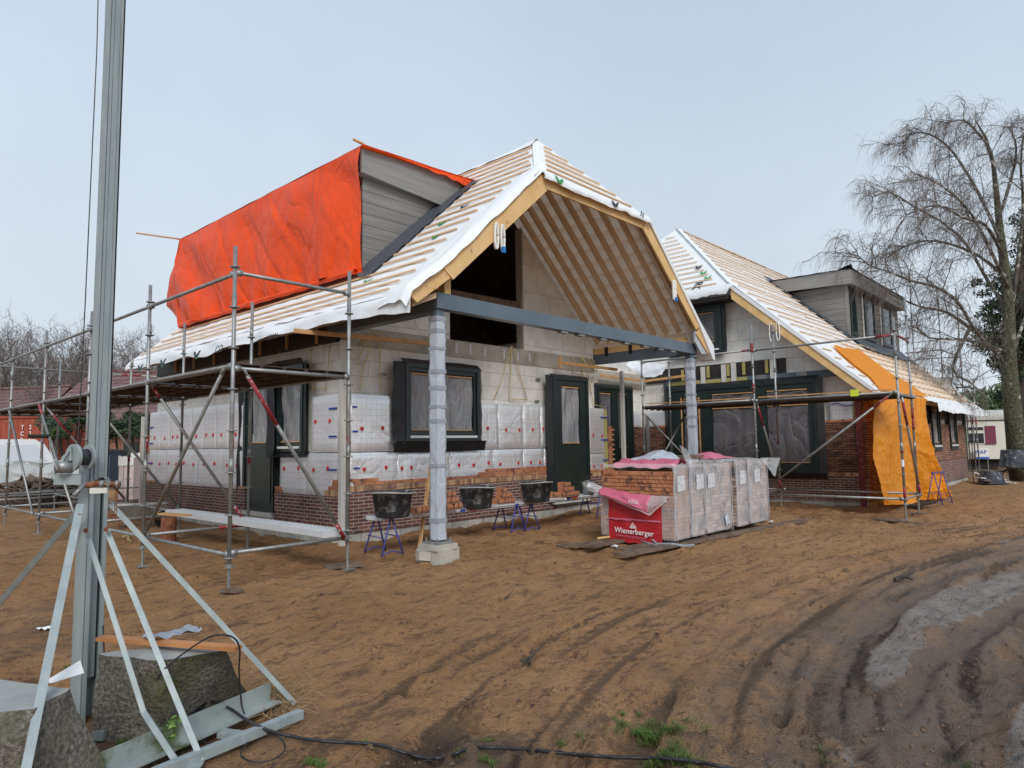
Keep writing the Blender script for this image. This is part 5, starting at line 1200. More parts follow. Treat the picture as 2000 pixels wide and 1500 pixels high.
MB().beam(h0, h1, .006, .03, up=vdir).build('crank_arm', M['galv'], mast); MB().beam(h1, h2, .006, .03, up=vdir).build('crank_arm', M['galv'], mast); MB().tube(h2, h3, .012, .011, 10).build('crank_handle', M['black'], mast, True)
MB().beam(spt(110,936,.0), spt(163,936,.0), .05, .065).build('winch_plate', M['galv2'], mast)
MB().tube(spt(190,945,-.10), spt(233,947,-.06), .019, None, 12).build('locking_pin', M['rust'], mast, True)
MB().tube(spt(196,945,-.103), spt(203,945,-.10), .022, None, 12).build('pin_collar', M['galv'], mast, True)
MB().tube(spt(226,946,-.06), spt(233,946,-.06), .024, None, 12).build('pin_collar', M['galv'], mast, True)
MB().tube(spt(190,945,-.10), spt(168,948,-.12), .018, None, 12).build('pin_collar', M['rust'], mast, True)
MB().tube(spt(166,946,-.13), spt(144,968,-.2), .013, .012, 10).build('crank_handle', M['galv'], mast, True)
MB().prism([spt(203,945,-.13),spt(216,935,-.13),spt(215,945,-.13),spt(212,952,-.13)], vdir*.004).build('gusset', M['galv'], mast)
MB().obox(spt(192,958,-.10), sdir*.045, vdir*.02, Vector((0,0,.016))).build('clamp', M['cream'], mast)
for i in range(7):   # chain
    c0 = spt(228-i*.4, 955+i*9, -.05); mb = MB()
    mb.path([c0+sdir*.006*math.cos(a)+(vdir if i % 2 else sdir)*.0+Vector((0,0,.016*math.sin(a))) for a in np.linspace(0, 6.28, 11)], .0028, 5); mb.build('chain_link', M['rust'], mast)
# braces (angle sections) and the base frame
def angle(a, b_, w=.05, th=.006, name='brace', side=1, m_='galv2'):
    a, b_ = Vector(a), Vector(b_); d = (b_-a).normalized(); r_ = d.cross(vdir).normalized(); n = r_.cross(d).normalized()
    mb = MB(); c = (a+b_)/2; h = (b_-a)/2; mb.obox(c, h, r_*(w/2), n*(th/2)); mb.obox(c+r_*(side*w/2)+n*(w/2), h, r_*(th/2), n*(w/2)); return mb.build(name, M[m_], mast)
angle(D(150,1000,4.2), G(-150,1350,.02), .034); 
angle(D(157,985,3.98), G(7,1720,.02), .036, side=-1)
kn = D(280,1392,3.72); angle(D(168,1038,4.05), kn, .024); angle(kn, G(352,1502,.03), .026)
angle(D(208,1036,4.10), G(393,1486,.03), .027)
angle(D(216,985,4.25), G(575,1374,.02), .028)
for p in ((155,1007,3.94),(168,1036,4.0),(207,1034,4.05)): c = D(*p); MB().tube(c-vdir*.02, c+vdir*.02, .014, None, 6).build('bolt', M['rust'], mast)
a, b_ = G(150,1512,.10), G(528,1350,.10); d = (b_-a).normalized(); n = Vector((d.y,-d.x,0))
mb = MB(); mb.obox((a+b_)/2+Vector((0,0,0)), (b_-a)/2, n*.004, Vector((0,0,.055))); mb.obox((a+b_)/2+n*.05-Vector((0,0,.052)), (b_-a)/2, n*.05, Vector((0,0,.004))); mb.build('base_beam', M['galvmoss'], mast)
a, b_ = G(300,1512,.05), G(588,1394,.05); mb = MB(); mb.beam(a, b_, .05, .05); mb.build('base_beam', M['galv2'], mast)
a, b_ = G(190,1438,.03), G(232,1412,.03); MB().beam(a, b_, .07, .05).build('base_beam', M['galv2'], mast)
a, b_ = G(310,1500,.02), G(395,1494,.02); MB().beam(a, b_, .08, .012).build('foot_plate', M['galv2'], mast)
a, b_ = G(432,1432,.03), G(492,1440,.03); MB().beam(a, b_, .07, .03).build('foot_plate', M['galv2'], mast)
MB().path([spt(150,905,.02), spt(152,870,.02), D(166,600,4.3), D(189,100,4.4), D(199,-300,4.6)], .0035, 5).build('winch_cable', M['cable'], mast)

# concrete blocks
def block(name, base, top, z0, z1, label):
    mb = MB(); n = len(base); nl = 5; vs = []
    for k in range(nl+1):
        t = k/nl
        for i in range(n):
            for j in range(6):
                p = Vector(base[i]).lerp(Vector(base[(i+1) % n]), j/6); q = Vector(top[i]).lerp(Vector(top[(i+1) % n]), j/6); v = p.lerp(q, t)
                o = .028; vs.append((v.x+o*nz(v.x*6,v.y*6,t*4), v.y+o*nz(v.x*7,v.y*7,t*5+9), z0+(z1-z0)*t + (.01*nz(v.x*5,v.y*5) if 0 < k < nl else 0)))
    m_ = n*6; mb.add(vs, [(k*m_+i, k*m_+(i+1) % m_, (k+1)*m_+(i+1) % m_, (k+1)*m_+i) for k in range(nl) for i in range(m_)])
    T = thing(name, ((base[0][0]+base[2][0])/2, (base[0][1]+base[2][1])/2, 0), label, 'concrete block', 'concrete ballast blocks at the mast foot')
    mb.build('body', M['stoneblock'], T, False)
    tm = MB(); tm.add([vs[nl*m_+i] for i in range(m_)], [tuple(range(m_))]); tm.build('top_face', M['stonetop'], T)
    return T
g1 = [G(178,1448), G(315,1437), G(492,1356), None]; g1[3] = g1[2]+(g1[0]-g1[1])*1.0
t1 = [G(190,1278,.46), G(318,1290,.46), G(440,1270,.46), None]; t1[3] = t1[2]+(t1[0]-t1[1])*.95
block('concrete_block', [(p.x,p.y,0) for p in g1], [(p.x,p.y,0) for p in t1], -.05, .46, 'mossy weathered concrete block behind the mast with an orange plank on top')
g2 = [G(-260,1700), G(225,1560), None, None]; g2 = [(.55,3.72,0),(1.02,3.45,0),(1.40,3.97,0),(.85,4.55,0)]
t2a = G(138,1345,.5); t2b = G(60,1385,.5); t2c = G(-40,1395,.5); t2d = G(-30,1322,.5)
cgx = t2a
g2 = [(t2c.x-.25,t2c.y-.1,0),(t2b.x-.02,t2b.y-.18,0),(t2a.x+.20,t2a.y-.04,0),(t2d.x+.02,t2d.y+.3,0)]
block('concrete_block', g2, [(p.x,p.y,0) for p in (t2c,t2b,t2a,t2d)], -.05, .5, 'rough concrete block with a flat grey top in the lower left corner')
a, b_ = G(196,1246,.50), G(466,1266,.50); solo(MB().beam(a, b_, .07, .022), 'wood_plank', mat('orangeplank', (.42,.17,.06), (.52,.23,.09), 4, .6, bump=.1), 'thin orange brown plank lying on the mossy concrete block', 'plank')
mb = MB(); c0 = G(335,1245,.50)
mb.grid(lambda s, t: (c0.x-.14+.3*s, c0.y-.06+.14*t, .515+.03*nz(s*5,t*5)+.01), 14, 10); solo(mb, 'plastic_sheet', M['tape'], 'crumpled grey plastic sheet on the orange plank', 'plastic', smooth=True)
pc = G(110,1332,.51); solo(MB().grid(lambda s, t: (pc.x-.03+.16*s, pc.y-.02+.07*t+.05*s, .515+.05*s*t), 3, 3), 'paper_sheet', M['white'], 'white paper sheet on the corner concrete block', 'paper')
for p, lb in (((77,1225),'white paper scrap on the soil behind the leftmost brace'),):
    q = G(*p); solo(MB().grid(lambda s, t: (q.x+.14*s, q.y+.03+.09*t-.03*s, GZ(q.x,q.y)+.02+.03*nz(s*4,t*4)+.01), 6, 6), 'paper_scrap', M['white'], lb, 'paper')
for p, sz, lb in (((1202,1066),.05,'small white plastic scrap by the bricks pallet'),((1508,1022),.035,'tiny white plastic scrap at the end of the brick pallets')):
    q = G(*p); solo(MB().grid(lambda s, t: (q.x+sz*2*s, q.y+sz*2*t, GZ(q.x,q.y)+.03+.05*nz(s*4,t*4)), 5, 5), 'plastic_scrap', M['white'], lb, 'scrap')

# cables 
def cable(pts, r, label, z=None, n=8):
    P = []
    for p in smooth([tuple(q) for q in pts], 6):
        g_ = G(p[0], p[1], p[2]) if len(p) > 2 and p[2] > .03 else G(p[0], p[1], GZ(*G(p[0], p[1]).xy)+.04)
        P.append(g_)
    mb = MB(); mb.path(P, r, n); return solo(mb, 'power_cable', M['cable'], label, 'cable', 'black cables on the soil', True)
cable([(366,1397,.05),(390,1376,.08),(420,1371,.10),(452,1386,.12),(480,1405,.10),(520,1425,.06),(560,1436,.04),(600,1444,0),(650,1449,0),(700,1451,0),(745,1456,0),(790,1470,0),(835,1481,0),(875,1477,0),(915,1462,0),(960,1460,0),(1030,1464,0),(1110,1472,0),(1200,1479,0),(1290,1481,0),(1360,1488,0),(1440,1503,0)], .0095, 'thick black power cable with a plug running along the bottom edge')
mb = MB(); a, b_ = G(366,1396,.06), G(392,1374,.10); mb.tube(a, b_, .018, .03, 12); mb.tube(b_, b_+(b_-a)*.5, .03, .024, 12); solo(mb, 'cable_plug', M['cable'], 'black cable plug behind the mossy base beam', 'plug', smooth=True)
cable([(200,1010,1.0),(203,1100,.8),(201,1200,.6),(204,1300,.35),(204,1380,.15),(212,1428,.04),(218,1436,.02)], .005, 'thin black cable hanging down the mast to the soil', n=6)
cable([(290,1395,.03),(300,1345,.22),(318,1310,.44),(360,1275,.49),(405,1246,.6),(435,1240,.62),(458,1247,.58),(468,1268,.5),(467,1310,.34),(471,1370,.12),(478,1395,.05),(492,1412,.03)], .005, 'thin black cable looped over the mossy concrete block and brace', n=6)
cable([(392,1448,.02),(420,1453,.02),(450,1450,.02),(485,1436,.02),(515,1430,.02),(545,1440,.02),(557,1460,.02),(540,1480,.02),(505,1489,.02),(478,1482,.02),(470,1470,.02),(485,1448,.02),(495,1432,.02)], .0045, 'thin black cable lying in a loop beside the base frame', n=6)

# ---------------------------------------------------------------- brick pallets
BG = 'film wrapped brick packs on the timber boards'
def pack(x0, x1, y0, y1, z0, z1, label, seed, open_front=False, film='wrapfilm', gap=.02):
    r = random.Random(seed); T = thing('brick_pack', ((x0+x1)/2, (y0+y1)/2, z0), label, 'brick pack', BG)
    mb = MB(); z = z0
    MB().box(x0+.04, x1-.04, y0+.04, y1-.04, z0, z1-.03).build('dark_core', M['darkboard'], T)  # dark box core, not bricks; its colour puts shade into the brick gaps
    row = 0
    while z < z1-.04:
        h = .062; head = r.random() < .35
        for face in (0, 1, 2):   # 0: long side (y0), 1: short side (x0), 2: far long side
            lim0, lim1 = (x0, x1) if face != 1 else (y0+.001, y1)
            u = lim0 + (-.1 if row % 2 else 0)
            while u < lim1:
                w = r.choice((.21,.21,.10,.06)) if not head else .055
                a, b_ = max(u, lim0), min(u+w, lim1)
                if b_-a > .025:
                    o = r.uniform(-.006,.006)
                    if face == 0: mb.box(a+.005, b_-.005, y0+o*1.5, y0+.039, z+.004, z+h-.005)
                    elif face == 1: mb.box(x0+o*1.8, x0+.039, a+.005, b_-.005, z+.004, z+h-.005)
                    else: mb.box(a+.002, b_-.002, y1-.039, y1+o, z+.002, z+h-.003)
                u += w
        z += h; row += 1
    zt = z
    u = y0
    while u < y1-.02:   # top layer
        v = x0
        while v < x1-.02:
            mb.box(v+.002, min(v+.21,x1)-.002, u+.002, min(u+.1,y1)-.002, zt-.06, zt+r.uniform(-.003,.003)); v += .21
        u += .1
    mb.build('bricks', M['loose_brick'] if open_front else M['pale_brick'], T)
    return T, zt
PX0, PX1, PY0, PY1 = 9.79, 13.47, 5.56, 6.96
edges = [9.79, 10.32, 10.82, 11.86, 12.02, 12.55, 13.47]
names = ['torn open brick pack with red printed film at the near end of the row', 'narrow film wrapped brick pack second from the torn end', 'wide film wrapped brick pack with a torn patch near its foot', None, 'film wrapped brick pack just beyond the dark gap', 'last film wrapped brick pack with a flap of loose film at its top corner']
wf_ = M['wrapfilm']
for i, lb in enumerate(names):
    if lb is None: continue
    x0, x1 = edges[i], edges[i+1]-.025
    T, zt = pack(x0+.015, x1-.015, PY0+.015, PY1-.01, .12, 1.24 if i else 1.20, lb, 60+i, open_front=(i == 0))
    def side(s, t, x0=x0, x1=x1, i=i):   # long side film
        x = x0+(x1-x0)*s; zf = .11+(1.30-.11)*t; e_ = (abs(s-.5)*2)**5; return (x, PY0-.016+.022*nz(x*5, zf*4, i)+.035*e_-.012*math.sin(t*3.1), zf+(.03*nz(s*7,i) if t == 1 else 0))
    MB().grid(side, 20, 34).build('wrap_film', wf_, T, True)
    MB().grid(lambda s, t, x0=x0, x1=x1, i=i: (x0+(x1-x0)*s, PY0+(PY1-PY0)*t, 1.30+.035*nz(s*4+i, t*6)+.03*(1-abs(t-.5)*2)), 10, 14).build('wrap_film', wf_, T, True) if i else None
    # seams, arch shaped cut and paper label
    for xs_ in (x0+.008, x1-.008): MB().path([(xs_+.006*nz(z*6,i), PY0-.006+.012*nz(z*3,i,4), z) for z in np.linspace(.13,1.30,16)], .006, 5).build('film_seam', M['postwrap'], T, True)
    xm_ = (x0+min(x1, x0+.55))/2; 
    MB().path([(xm_-.18, PY0-.03, .98), (xm_-.18, PY0-.03, 1.10), (xm_-.12, PY0-.03, 1.20), (xm_, PY0-.03, 1.235), (xm_+.12, PY0-.03, 1.2), (xm_+.18, PY0-.03, 1.1), (xm_+.18, PY0-.03, .9)], .004, 4).build('film_cut', M['tape'], T)
    lx = x0+.05+.1*(i % 2)+(.0 if i < 4 else .05)
    MB().prism([(lx,PY0-.032,.86),(lx+.26,PY0-.032,.88),(lx+.25,PY0-.032,1.12),(lx+.01,PY0-.032,1.11)], (0,-.002,0)).build('paper_label', M['paperlabel'], T)
    if i == 0: pk0 = T
    if i == 5: pk5 = T
    if i == 2: pk2 = T
MB().grid(lambda s, t: (PX1-.02+.005*nz(s*5,t*5)+.0, PY0+(PY1-PY0)*s, .12+1.18*t+.0), 10, 14).build('wrap_film', wf_, pk5, True)
MB().grid(lambda s, t: (PX1-.35+.62*s*(.5+.5*t)+.0, PY0-.03-.12*s+.03*nz(s*4,t*4), 1.33-.02*s-.36*(1-t)*(s*.9+.1)), 12, 12).build('loose_film', wf_, pk5, True)
MB().grid(lambda s, t: (11.45+.16*s, PY0-.035-.03*t, .34+.05*math.sin(s*3)-.16*t+.03*nz(s*5,t*5)), 8, 8).build('loose_film', M['postwrap'], pk2, True)
# short side of the torn pack: red printed film, flap folded down, exposed bricks above
def sh(y0, y1, z0, z1, mat_, name, x=PX0-.012, nu=24, nv=18, amp=.016):
    return MB().grid(lambda s, t: (x+amp*nz((y0+(y1-y0)*s)*5, (z0+(z1-z0)*t)*6, 3), y0+(y1-y0)*s, z0+(z1-z0)*t+(.02*nz(s*9,7) if t == 0 else 0)), nu, nv).build(name, M[mat_], pk0, True)
sh(PY0-.01, 5.79, .10, .80, 'wrapclear', 'clear_film'); sh(6.81, PY1+.01, .10, .90, 'wrapclear', 'clear_film'); sh(5.79, 6.81, .01, .80, 'printred', 'red_film')
sh(5.79, 6.81, .375, .405, 'printpink', 'white_stripe', x=PX0-.034, amp=.012)
tx = PX0-.045
text('Wienerberger', .122, 'printwhite', pk0, (tx, 6.30, .195), (0,-1,-.03), (0,0,1), 'lettering')
text('Building Material Solutions', .052, 'printpink', pk0, (tx, 6.36, .115), (0,-1,-.03), (0,0,1), 'lettering', bold=False)
for dy, h in ((-.05,.05),(-.025,.085),(.0,.115),(.025,.08),(.05,.055)): MB().prism([(tx,6.31-dy-.009,.25),(tx,6.31-dy+.009,.25),(tx,6.31-dy+.006,.25+h*.85),(tx,6.31-dy-.004,.25+h*.85)], (-.002,0,0)).build('logo_bar', M['printwhite'], pk0)
# flap: hangs from the left top over the front, sloping down to the right
def flap(s, t):
    y = 7.14-(7.14-5.62)*s; top = .97-.17*s-.05*math.sin(s*3.1); bot = (.86-.36*s/.8) if s < .8 else .50+(s-.8)*1.2
    z = top+(bot-top)*t; return (PX0-.03-.14*math.sin(t*2.2)-.05*nz(s*5,t*3), y, z+.02*nz(s*8,t*4))
def flap2(s0, s1, m_, nm): MB().grid(lambda s, t: flap(s0+(s1-s0)*s, t), 24, 10).build(nm, M[m_], pk0, True, thick=.004)
flap2(0, .16, 'wrapclear', 'torn_film'); flap2(.161, .78, 'printpink', 'torn_film'); flap2(.781, 1, 'wrapclear', 'torn_film')
MB().path([flap(s, 1) for s in np.linspace(0,1,40)], .008, 5).build('torn_edge', M['printwhite'], pk0, True)
text('LÖGL', .075, 'printwhite', pk0, Vector(flap(.62,.55))+Vector((-.03,0,0)), (0,-1,-.08), (.15,0,1), 'lettering')
# film and bricks on top
MB().grid(lambda s, t: (9.95+.5*t, 5.62+1.2*s, 1.24+.12*math.sin(t*3)+.05*nz(s*5,t*4)), 24, 12).build('red_film', M['printpink'], pk0, True)
MB().grid(lambda s, t: (10.3+.25*t+.2*s, 5.58+.25*s, 1.24+.36*s*(1-.2*t)), 8, 6).build('loose_film', M['wrapclear'], pk0, True)
MB().grid(lambda s, t: (9.80+.05*t, 5.6+1.33*s, 1.235+.07*t+.03*nz(s*6,t*3)), 24, 4).build('loose_film', M['wrapclear'], pk0, True)
def solo_sheet(fn, name, m_, label, cat): mb = MB(); mb.grid(fn, 24, 16); return solo(mb, name, M[m_], label, cat, smooth=True)
solo_sheet(lambda s, t: (10.6+1.0*s, 6.2+.75*t, 1.34+.16*math.sin(s*3.1)*math.sin(t*3.1)+.05*nz(s*6,t*6)), 'plastic_sheet', 'postwrap', 'white crumpled plastic sheet heaped on top of the brick packs', 'plastic')
solo_sheet(lambda s, t: (11.9+1.1*s, 6.0+.6*t, 1.33+.12*math.sin(s*3.1)*math.sin(t*3.1)+.02*nz(s*6,t*6)), 'plastic_sheet', 'printpink', 'pink printed plastic sheet bulging on top of the far brick packs', 'plastic')
mb = MB(); mb.box(11.3,12.1,6.2,6.6,1.33,1.40); mb.box(11.2,12.4,6.62,6.85,1.33,1.38); solo(mb, 'board', M['oldwood'], 'dark boards lying on top of the brick packs', 'board')
WG = 'old boards under the brick packs'
for (a, b_, w, h, lb) in (((8.5,5.75,.03),(14.6,5.25,.03),.22,.04,'long dark board sticking out to the right under the brick packs'),((8.9,6.6,.03),(14.2,6.6,.03),.2,.04,'dark board under the rear edge of the brick packs'),((9.0,6.1,.02),(9.9,6.0,.02),.2,.03,'short grey board in front of the torn brick pack'),((8.7,7.0,.02),(9.9,6.75,.02),.22,.03,'dark board poking out left of the torn brick pack')):
    solo(MB().beam(a, b_, w, h), 'support_board', M['oldwood'], lb, 'board', WG)
mb = MB()
for x in (9.95,10.9,11.95,12.9,13.35): mb.box(x-.05,x+.05,5.62,6.9,.05,.118)
solo(mb, 'pallet_bearers', M['oldwood'], 'dark timber bearers squeezed under the brick packs', 'bearer')
a = G(1200,1056); solo(MB().beam((a.x-.35,a.y+.1,.07),(a.x+.1,a.y-.02,.08),.03,.03), 'wood_lath', M['wood'], 'pale yellow lath sticking out left of the torn brick pack', 'lath')
mb = MB(); mb.path([(9.8,6.0,.10),(9.72,5.85,.04),(9.75,5.6,.06),(9.85,5.45,.03),(9.9,5.3,.05)], .02, 6); mb.path([(9.8,6.2,.06),(9.68,6.0,.05),(9.66,5.8,.03)], .012, 6)
solo(mb, 'film_strip', M['tape'], 'twisted dark film strip under the torn brick pack', 'plastic')

# ---------------------------------------------------------------- trestles, planks, tubs and loose bricks by the front wall
def trestle(name, c, yaw, label, L_=.9, h=.52, grp='blue steel folding trestles'):
    T = thing(name, (c[0], c[1], GZ(c[0], c[1])), label, 'trestle', grp); g0 = GZ(c[0], c[1])
    U = Vector((math.cos(yaw), math.sin(yaw), 0)); V = Vector((-U.y, U.x, 0)); C0 = Vector((c[0], c[1], g0))
    def P(u, v, z): return C0+U*u+V*v+Vector((0,0,z))
    MB().beam(P(-L_/2,0,h), P(L_/2,0,h), .04, .035).build('top_bar', M['blue'], T)
    for s in (-1, 1):
        for v in (-1, 1): MB().tube(P(s*L_*.40, v*.015, h-.02), P(s*L_*.40+s*.04, v*.18, .0), .014, None, 8).build('leg', M['blue'], T, True)
        MB().path([P(s*L_*.40+s*.04,-.18,.02), P(s*L_*.40+s*.04,0,.07), P(s*L_*.40+s*.04,.18,.02)], .012, 6).build('foot_bar', M['blue'], T, True)
    for v in (-1, 1): MB().tube(P(-L_*.40, v*.14, .26), P(L_*.40, v*.14, .26), .009, None, 6).build('cross_bar', M['blue'], T, True)
    return T
trestle('trestle', (6.45,8.62), R(80), 'blue trestle under the left end of the metal plank by the wrapped post', .62, .55)
trestle('trestle', (9.62,8.98), R(85), 'blue trestle where the two metal planks meet, left of the pair', .55, .50)
trestle('trestle', (10.15,9.05), R(75), 'blue trestle where the two metal planks meet, right of the pair', .55, .50)
trestle('trestle', (12.55,9.15), R(85), 'dark blue trestle under the plank end beside the torn brick pack', .55, .50)
tg = G(1840,985); trestle('trestle', (20.6,4.05), R(-5), 'empty blue trestle standing beside the orange tarpaulin', .9, .80)
PG = 'galvanised scaffold planks laid on the trestles'
def plank(a, b_, lb):
    a, b_ = Vector(a), Vector(b_); T = thing('metal_plank', (a+b_)/2-Vector((0,0,.04)), lb, 'plank', PG); mb = MB(); mb.beam(a, b_, .40, .03); mb.beam(a-Vector((0,0,.03)), b_-Vector((0,0,.03)), .36, .03); mb.build('body', M['zinc'], T)
    d = (b_-a).normalized(); n = Vector((d.y,-d.x,0))
    for t, m_, w in ((.52,'bluetape',.06),(.60,'orangepaint',.10),(.48,'white',.04)):
        c = a.lerp(b_, t)+n*.203-Vector((0,0,.01)); MB().obox(c, d*w, n*.002, Vector((0,0,.022))).build('marking', M[m_], T)
plank((6.35,8.72,.58),(9.75,8.99,.54),'metal plank carrying two black mortar tubs left of centre'); plank((9.78,9.0,.54),(12.75,9.16,.53),'metal plank carrying a black tub and bricks before the dark door')
def tub(c, lb, r0=.235, r1=.30, h=.36, fill=True, grp='black mortar tubs', flip=False):
    T = thing('mortar_tub', c, lb, 'tub', grp); x, y, z = c; mb = MB(); n = 40; prof = [(0,0),(r0,0),(r0+.02,.02),(r1,h),(r1+.035,h+.0),(r1+.035,h+.015),(r1-.01,h+.012),(r1-.02,h-.02),(r0+.03,h*.45)] + ([] if fill else [(r0,.03),(0,.03)])
    if flip: prof = [(p[0], h+.02-p[1]) for p in prof]
    vs = []
    for k in range(n):
        a = 2*math.pi*k/n
        for (pr, pz) in prof:
            q = pr*(1+ (.012*math.sin(3*a+x) if pr > .1 else 0)); vs.append((x+q*math.cos(a), y+q*math.sin(a), z+pz+(.012*math.sin(2*a+x*3) if pz > h*.5 else 0)))
    m_ = len(prof); mb.add(vs, [(k*m_+j, ((k+1) % n)*m_+j, ((k+1) % n)*m_+j+1, k*m_+j+1) for k in range(n) for j in range(m_-1)])
    mb.build('shell', M['tub'], T, True)
    if fill: MB().grid(lambda s, t: (x+(r1-.04)*s*math.cos(t*2*math.pi), y+(r1-.04)*s*math.sin(t*2*math.pi), z+h-.05+.05*nz(x+s*3*math.cos(t*6.28), y+s*3*math.sin(t*6.28))), 8, 24).build('mortar', M['mortar'], T, True)
    MB().path([(x+(r1+.03)*math.cos(a), y+(r1+.03)*math.sin(a), z+(h+.004 if not flip else .015)+.012*math.sin(2*a+x*3)) for a in np.linspace(0, 6.283, 41)], .012, 6).build('rim', M['mortar'] if fill else M['tub'], T, True)
def onplank(px_, py_): return G(px_, py_, .60)
for p, lb in (((769,1012),'leftmost black mortar tub on the plank by the corner scaffold'),((936,990),'middle black mortar tub right of the wrapped front post'),((1053,977),'right black mortar tub on the plank left of the dark door')):
    q = onplank(*p); tub((q.x+.12, q.y+.18, .60 if p[0] < 900 else .56), lb)
# stacked loose bricks: (pixel, rows)
LB = 'loose orange bricks stacked on the planks'
bm_ = MB().box(-.05,.05,-.105,.105,0,.062); proto = bm_.build('loose_brick', M['loose_brick']); first = [True]
def brick_at(x, y, z, rz, lb, up=False):
    if first[0]: o = proto; first[0] = False
    else: o = proto.copy(); COL.objects.link(o)
    o.location = (x, y, z+(.05 if up else 0)); o.rotation_euler = (0, R(90) if up else 0, rz); tag(o, lb, 'brick', LB); return o
r = random.Random(12)
stacks = [((822,1005),(4,1),'orange brick in the low row right of the leftmost tub'),((878,998),(4,3),'orange brick in the stack just right of the wrapped post'),((980,982),(5,3),'orange brick in the stack between the middle and right tubs'),((1088,968),(2,1),'orange brick just right of the right tub'),((1108,968),(6,3),'orange brick in the stepped stack before the dark door')]
for (p, (n, rows), lb) in stacks:
    q = onplank(*p); zb = .60 if p[0] < 960 else .56
    for j in range(rows):
        for i in range(max(1, n-j*(2 if rows > 2 and n > 4 else 1))):
            up = r.random() < .55
            brick_at(q.x+.02+i*.085+j*.02+r.uniform(-.004,.004)+( .09 if p[0] == 980 and j else 0), q.y+.18+r.uniform(-.02,.02), zb+j*(.102 if False else .10), r.uniform(-.06,.06), lb, up=True)
            if p[0] in (878,980,1108) and j == 0 and i < n-1: brick_at(q.x+.02+i*.085, q.y+.01+r.uniform(-.02,.02)-.06, zb, r.uniform(-.05,.05), lb, up=True) if False else None
q = onplank(1153,962); 
def bucket(c):
    T = thing('bucket', c, 'grey mortar bucket with tools at the right end of the plank', 'bucket'); x,y,z = c
    MB().tube((x,y,z),(x,y,z+.27),.12,.15,20).build('shell', M['galv'], T, True); MB().tube((x,y,z+.271),(x,y,z+.30),.13,.09,12).build('mortar', M['tub'], T, True); MB().beam((x-.1,y,z+.3),(x+.14,y+.03,z+.42),.05,.04).build('trowel', M['black'], T)
bucket((q.x+.1, q.y+.12, .56))
a, b_ = G(818,1077), onY(842,905,9.2); solo(MB().beam(a, b_, .07, .03, up=(1,0,0)), 'leaning_plank', M['lath'], 'narrow brown plank leaning beside the wrapped front post', 'plank')
# ---------------------------------------------------------------- left background
T = thing('wheelbarrow', G(265,1018), 'grey metal wheelbarrow behind the first scaffold bay', 'wheelbarrow')
c = G(262, 1000, .35); rt = Vector((1,-.35,0)).normalized(); fw = Vector((.35,1,0)).normalized()
mb = MB(); lo = [c+rt*a+fw*b_-Vector((0,0,.12)) for a, b_ in ((-.25,-.18),(.25,-.18),(.25,.18),(-.25,.18))]; hi = [c+rt*a+fw*b_+Vector((0,0,.16)) for a, b_ in ((-.48,-.30),(.62,-.30),(.62,.30),(-.48,.30))]
mb.add(lo+hi, [(0,1,2,3),(0,4,5,1),(1,5,6,2),(2,6,7,3),(3,7,4,0)]); mb.build('tray', M['galv'], T, thick=.006)
MB().tube(c+rt*.55-Vector((0,0,.18))-fw*.04, c+rt*.55-Vector((0,0,.18))+fw*.04, .17, None, 20).build('wheel', M['cable'], T, True)
for s in (-1, 1): MB().path([c+rt*.55+fw*.08*s-Vector((0,0,.18)), c-rt*.1+fw*.2*s-Vector((0,0,.14)), c-rt*.85+fw*.28*s+Vector((0,0,.05))], .016, 8).build('handle', M['rust'], T, True); MB().path([c-rt*.25+fw*.22*s-Vector((0,0,.14)), c-rt*.32+fw*.24*s-Vector((0,0,.36))], .014, 6).build('leg', M['rust'], T)
q = G(84, 992); tub((q.x, q.y, GZ(q.x,q.y)), 'black mortar tub on the ground left of the mast', .34, .42, .5)
mb = MB(); a = G(315,1003,.56); mb.beam(a, G(368,1007,.56), .14, .03); solo(mb, 'wood_plank', M['lath'], 'short orange plank lying on the low scaffold board', 'plank')
mb = MB(); mb.path([(x_, y_, z_) for x_, y_, z_ in [tuple(G(240+6*math.sin(k*1.9)+k, 1040+9*math.cos(k*2.3)+k, .03+.02*(k % 3))) for k in range(14)]], .006, 5); solo(mb, 'wire', M['conduit'], 'tangled rusty wire on the soil right of the mast', 'wire')

def orient(px0, px1, py, d0, d1=None):
    a, b_ = D(px0, py, d0), D(px1, py, d1 or d0); a.z = b_.z = 0; u = (b_-a).normalized(); return a, b_, u, Vector((-u.y, u.x, 0))
# rubble heap of broken tiles
hc = G(75, 962); hc = D(70, 940, 21.5); hc.z = 0; r = random.Random(8); mb = MB()
hu = Vector((RM[0][0], RM[1][0], 0)).normalized(); hv = Vector((-hu.y, hu.x, 0))
for k in range(620):
    a = r.uniform(-1, 1); b_ = r.uniform(-1, 1); hgt = max(0, 1-a*a)*max(0, 1-b_*b_)
    c = hc+hu*(a*1.75)+hv*b_*1.0+Vector((0,0,max(.03, (hgt**.8)*.82*r.uniform(.75,1.0))))
    e = Matrix.Rotation(r.uniform(0,6.28),3,'Z') @ Matrix.Rotation(r.uniform(-.9,.9),3,'X') @ Matrix.Rotation(r.uniform(-.7,.7),3,'Y'); s_ = r.uniform(.07,.2)
    mb.obox(c, e@Vector((s_,0,0)), e@Vector((0,s_*r.uniform(.5,.9),0)), e@Vector((0,0,.018)))
for b1 in range(5): mb.obox(hc+Vector((0,0,.1*b1)), hu*(1.5-.28*b1), hv*(.85-.17*b1), Vector((0,0,.06)))
solo(mb, 'rubble_heap', M['rubble'], 'heap of broken brown roof tiles beyond the scaffold', 'rubble')['kind'] = 'stuff'
solo(MB().grid(lambda s, t: Vector(hc)+hu*(.75+.3*s)+Vector((0,0,.86+.1*t+.06*nz(s*5,t*5))), 8, 6), 'plastic_scrap', M['white'], 'white plastic scrap on top of the tile heap', 'scrap')
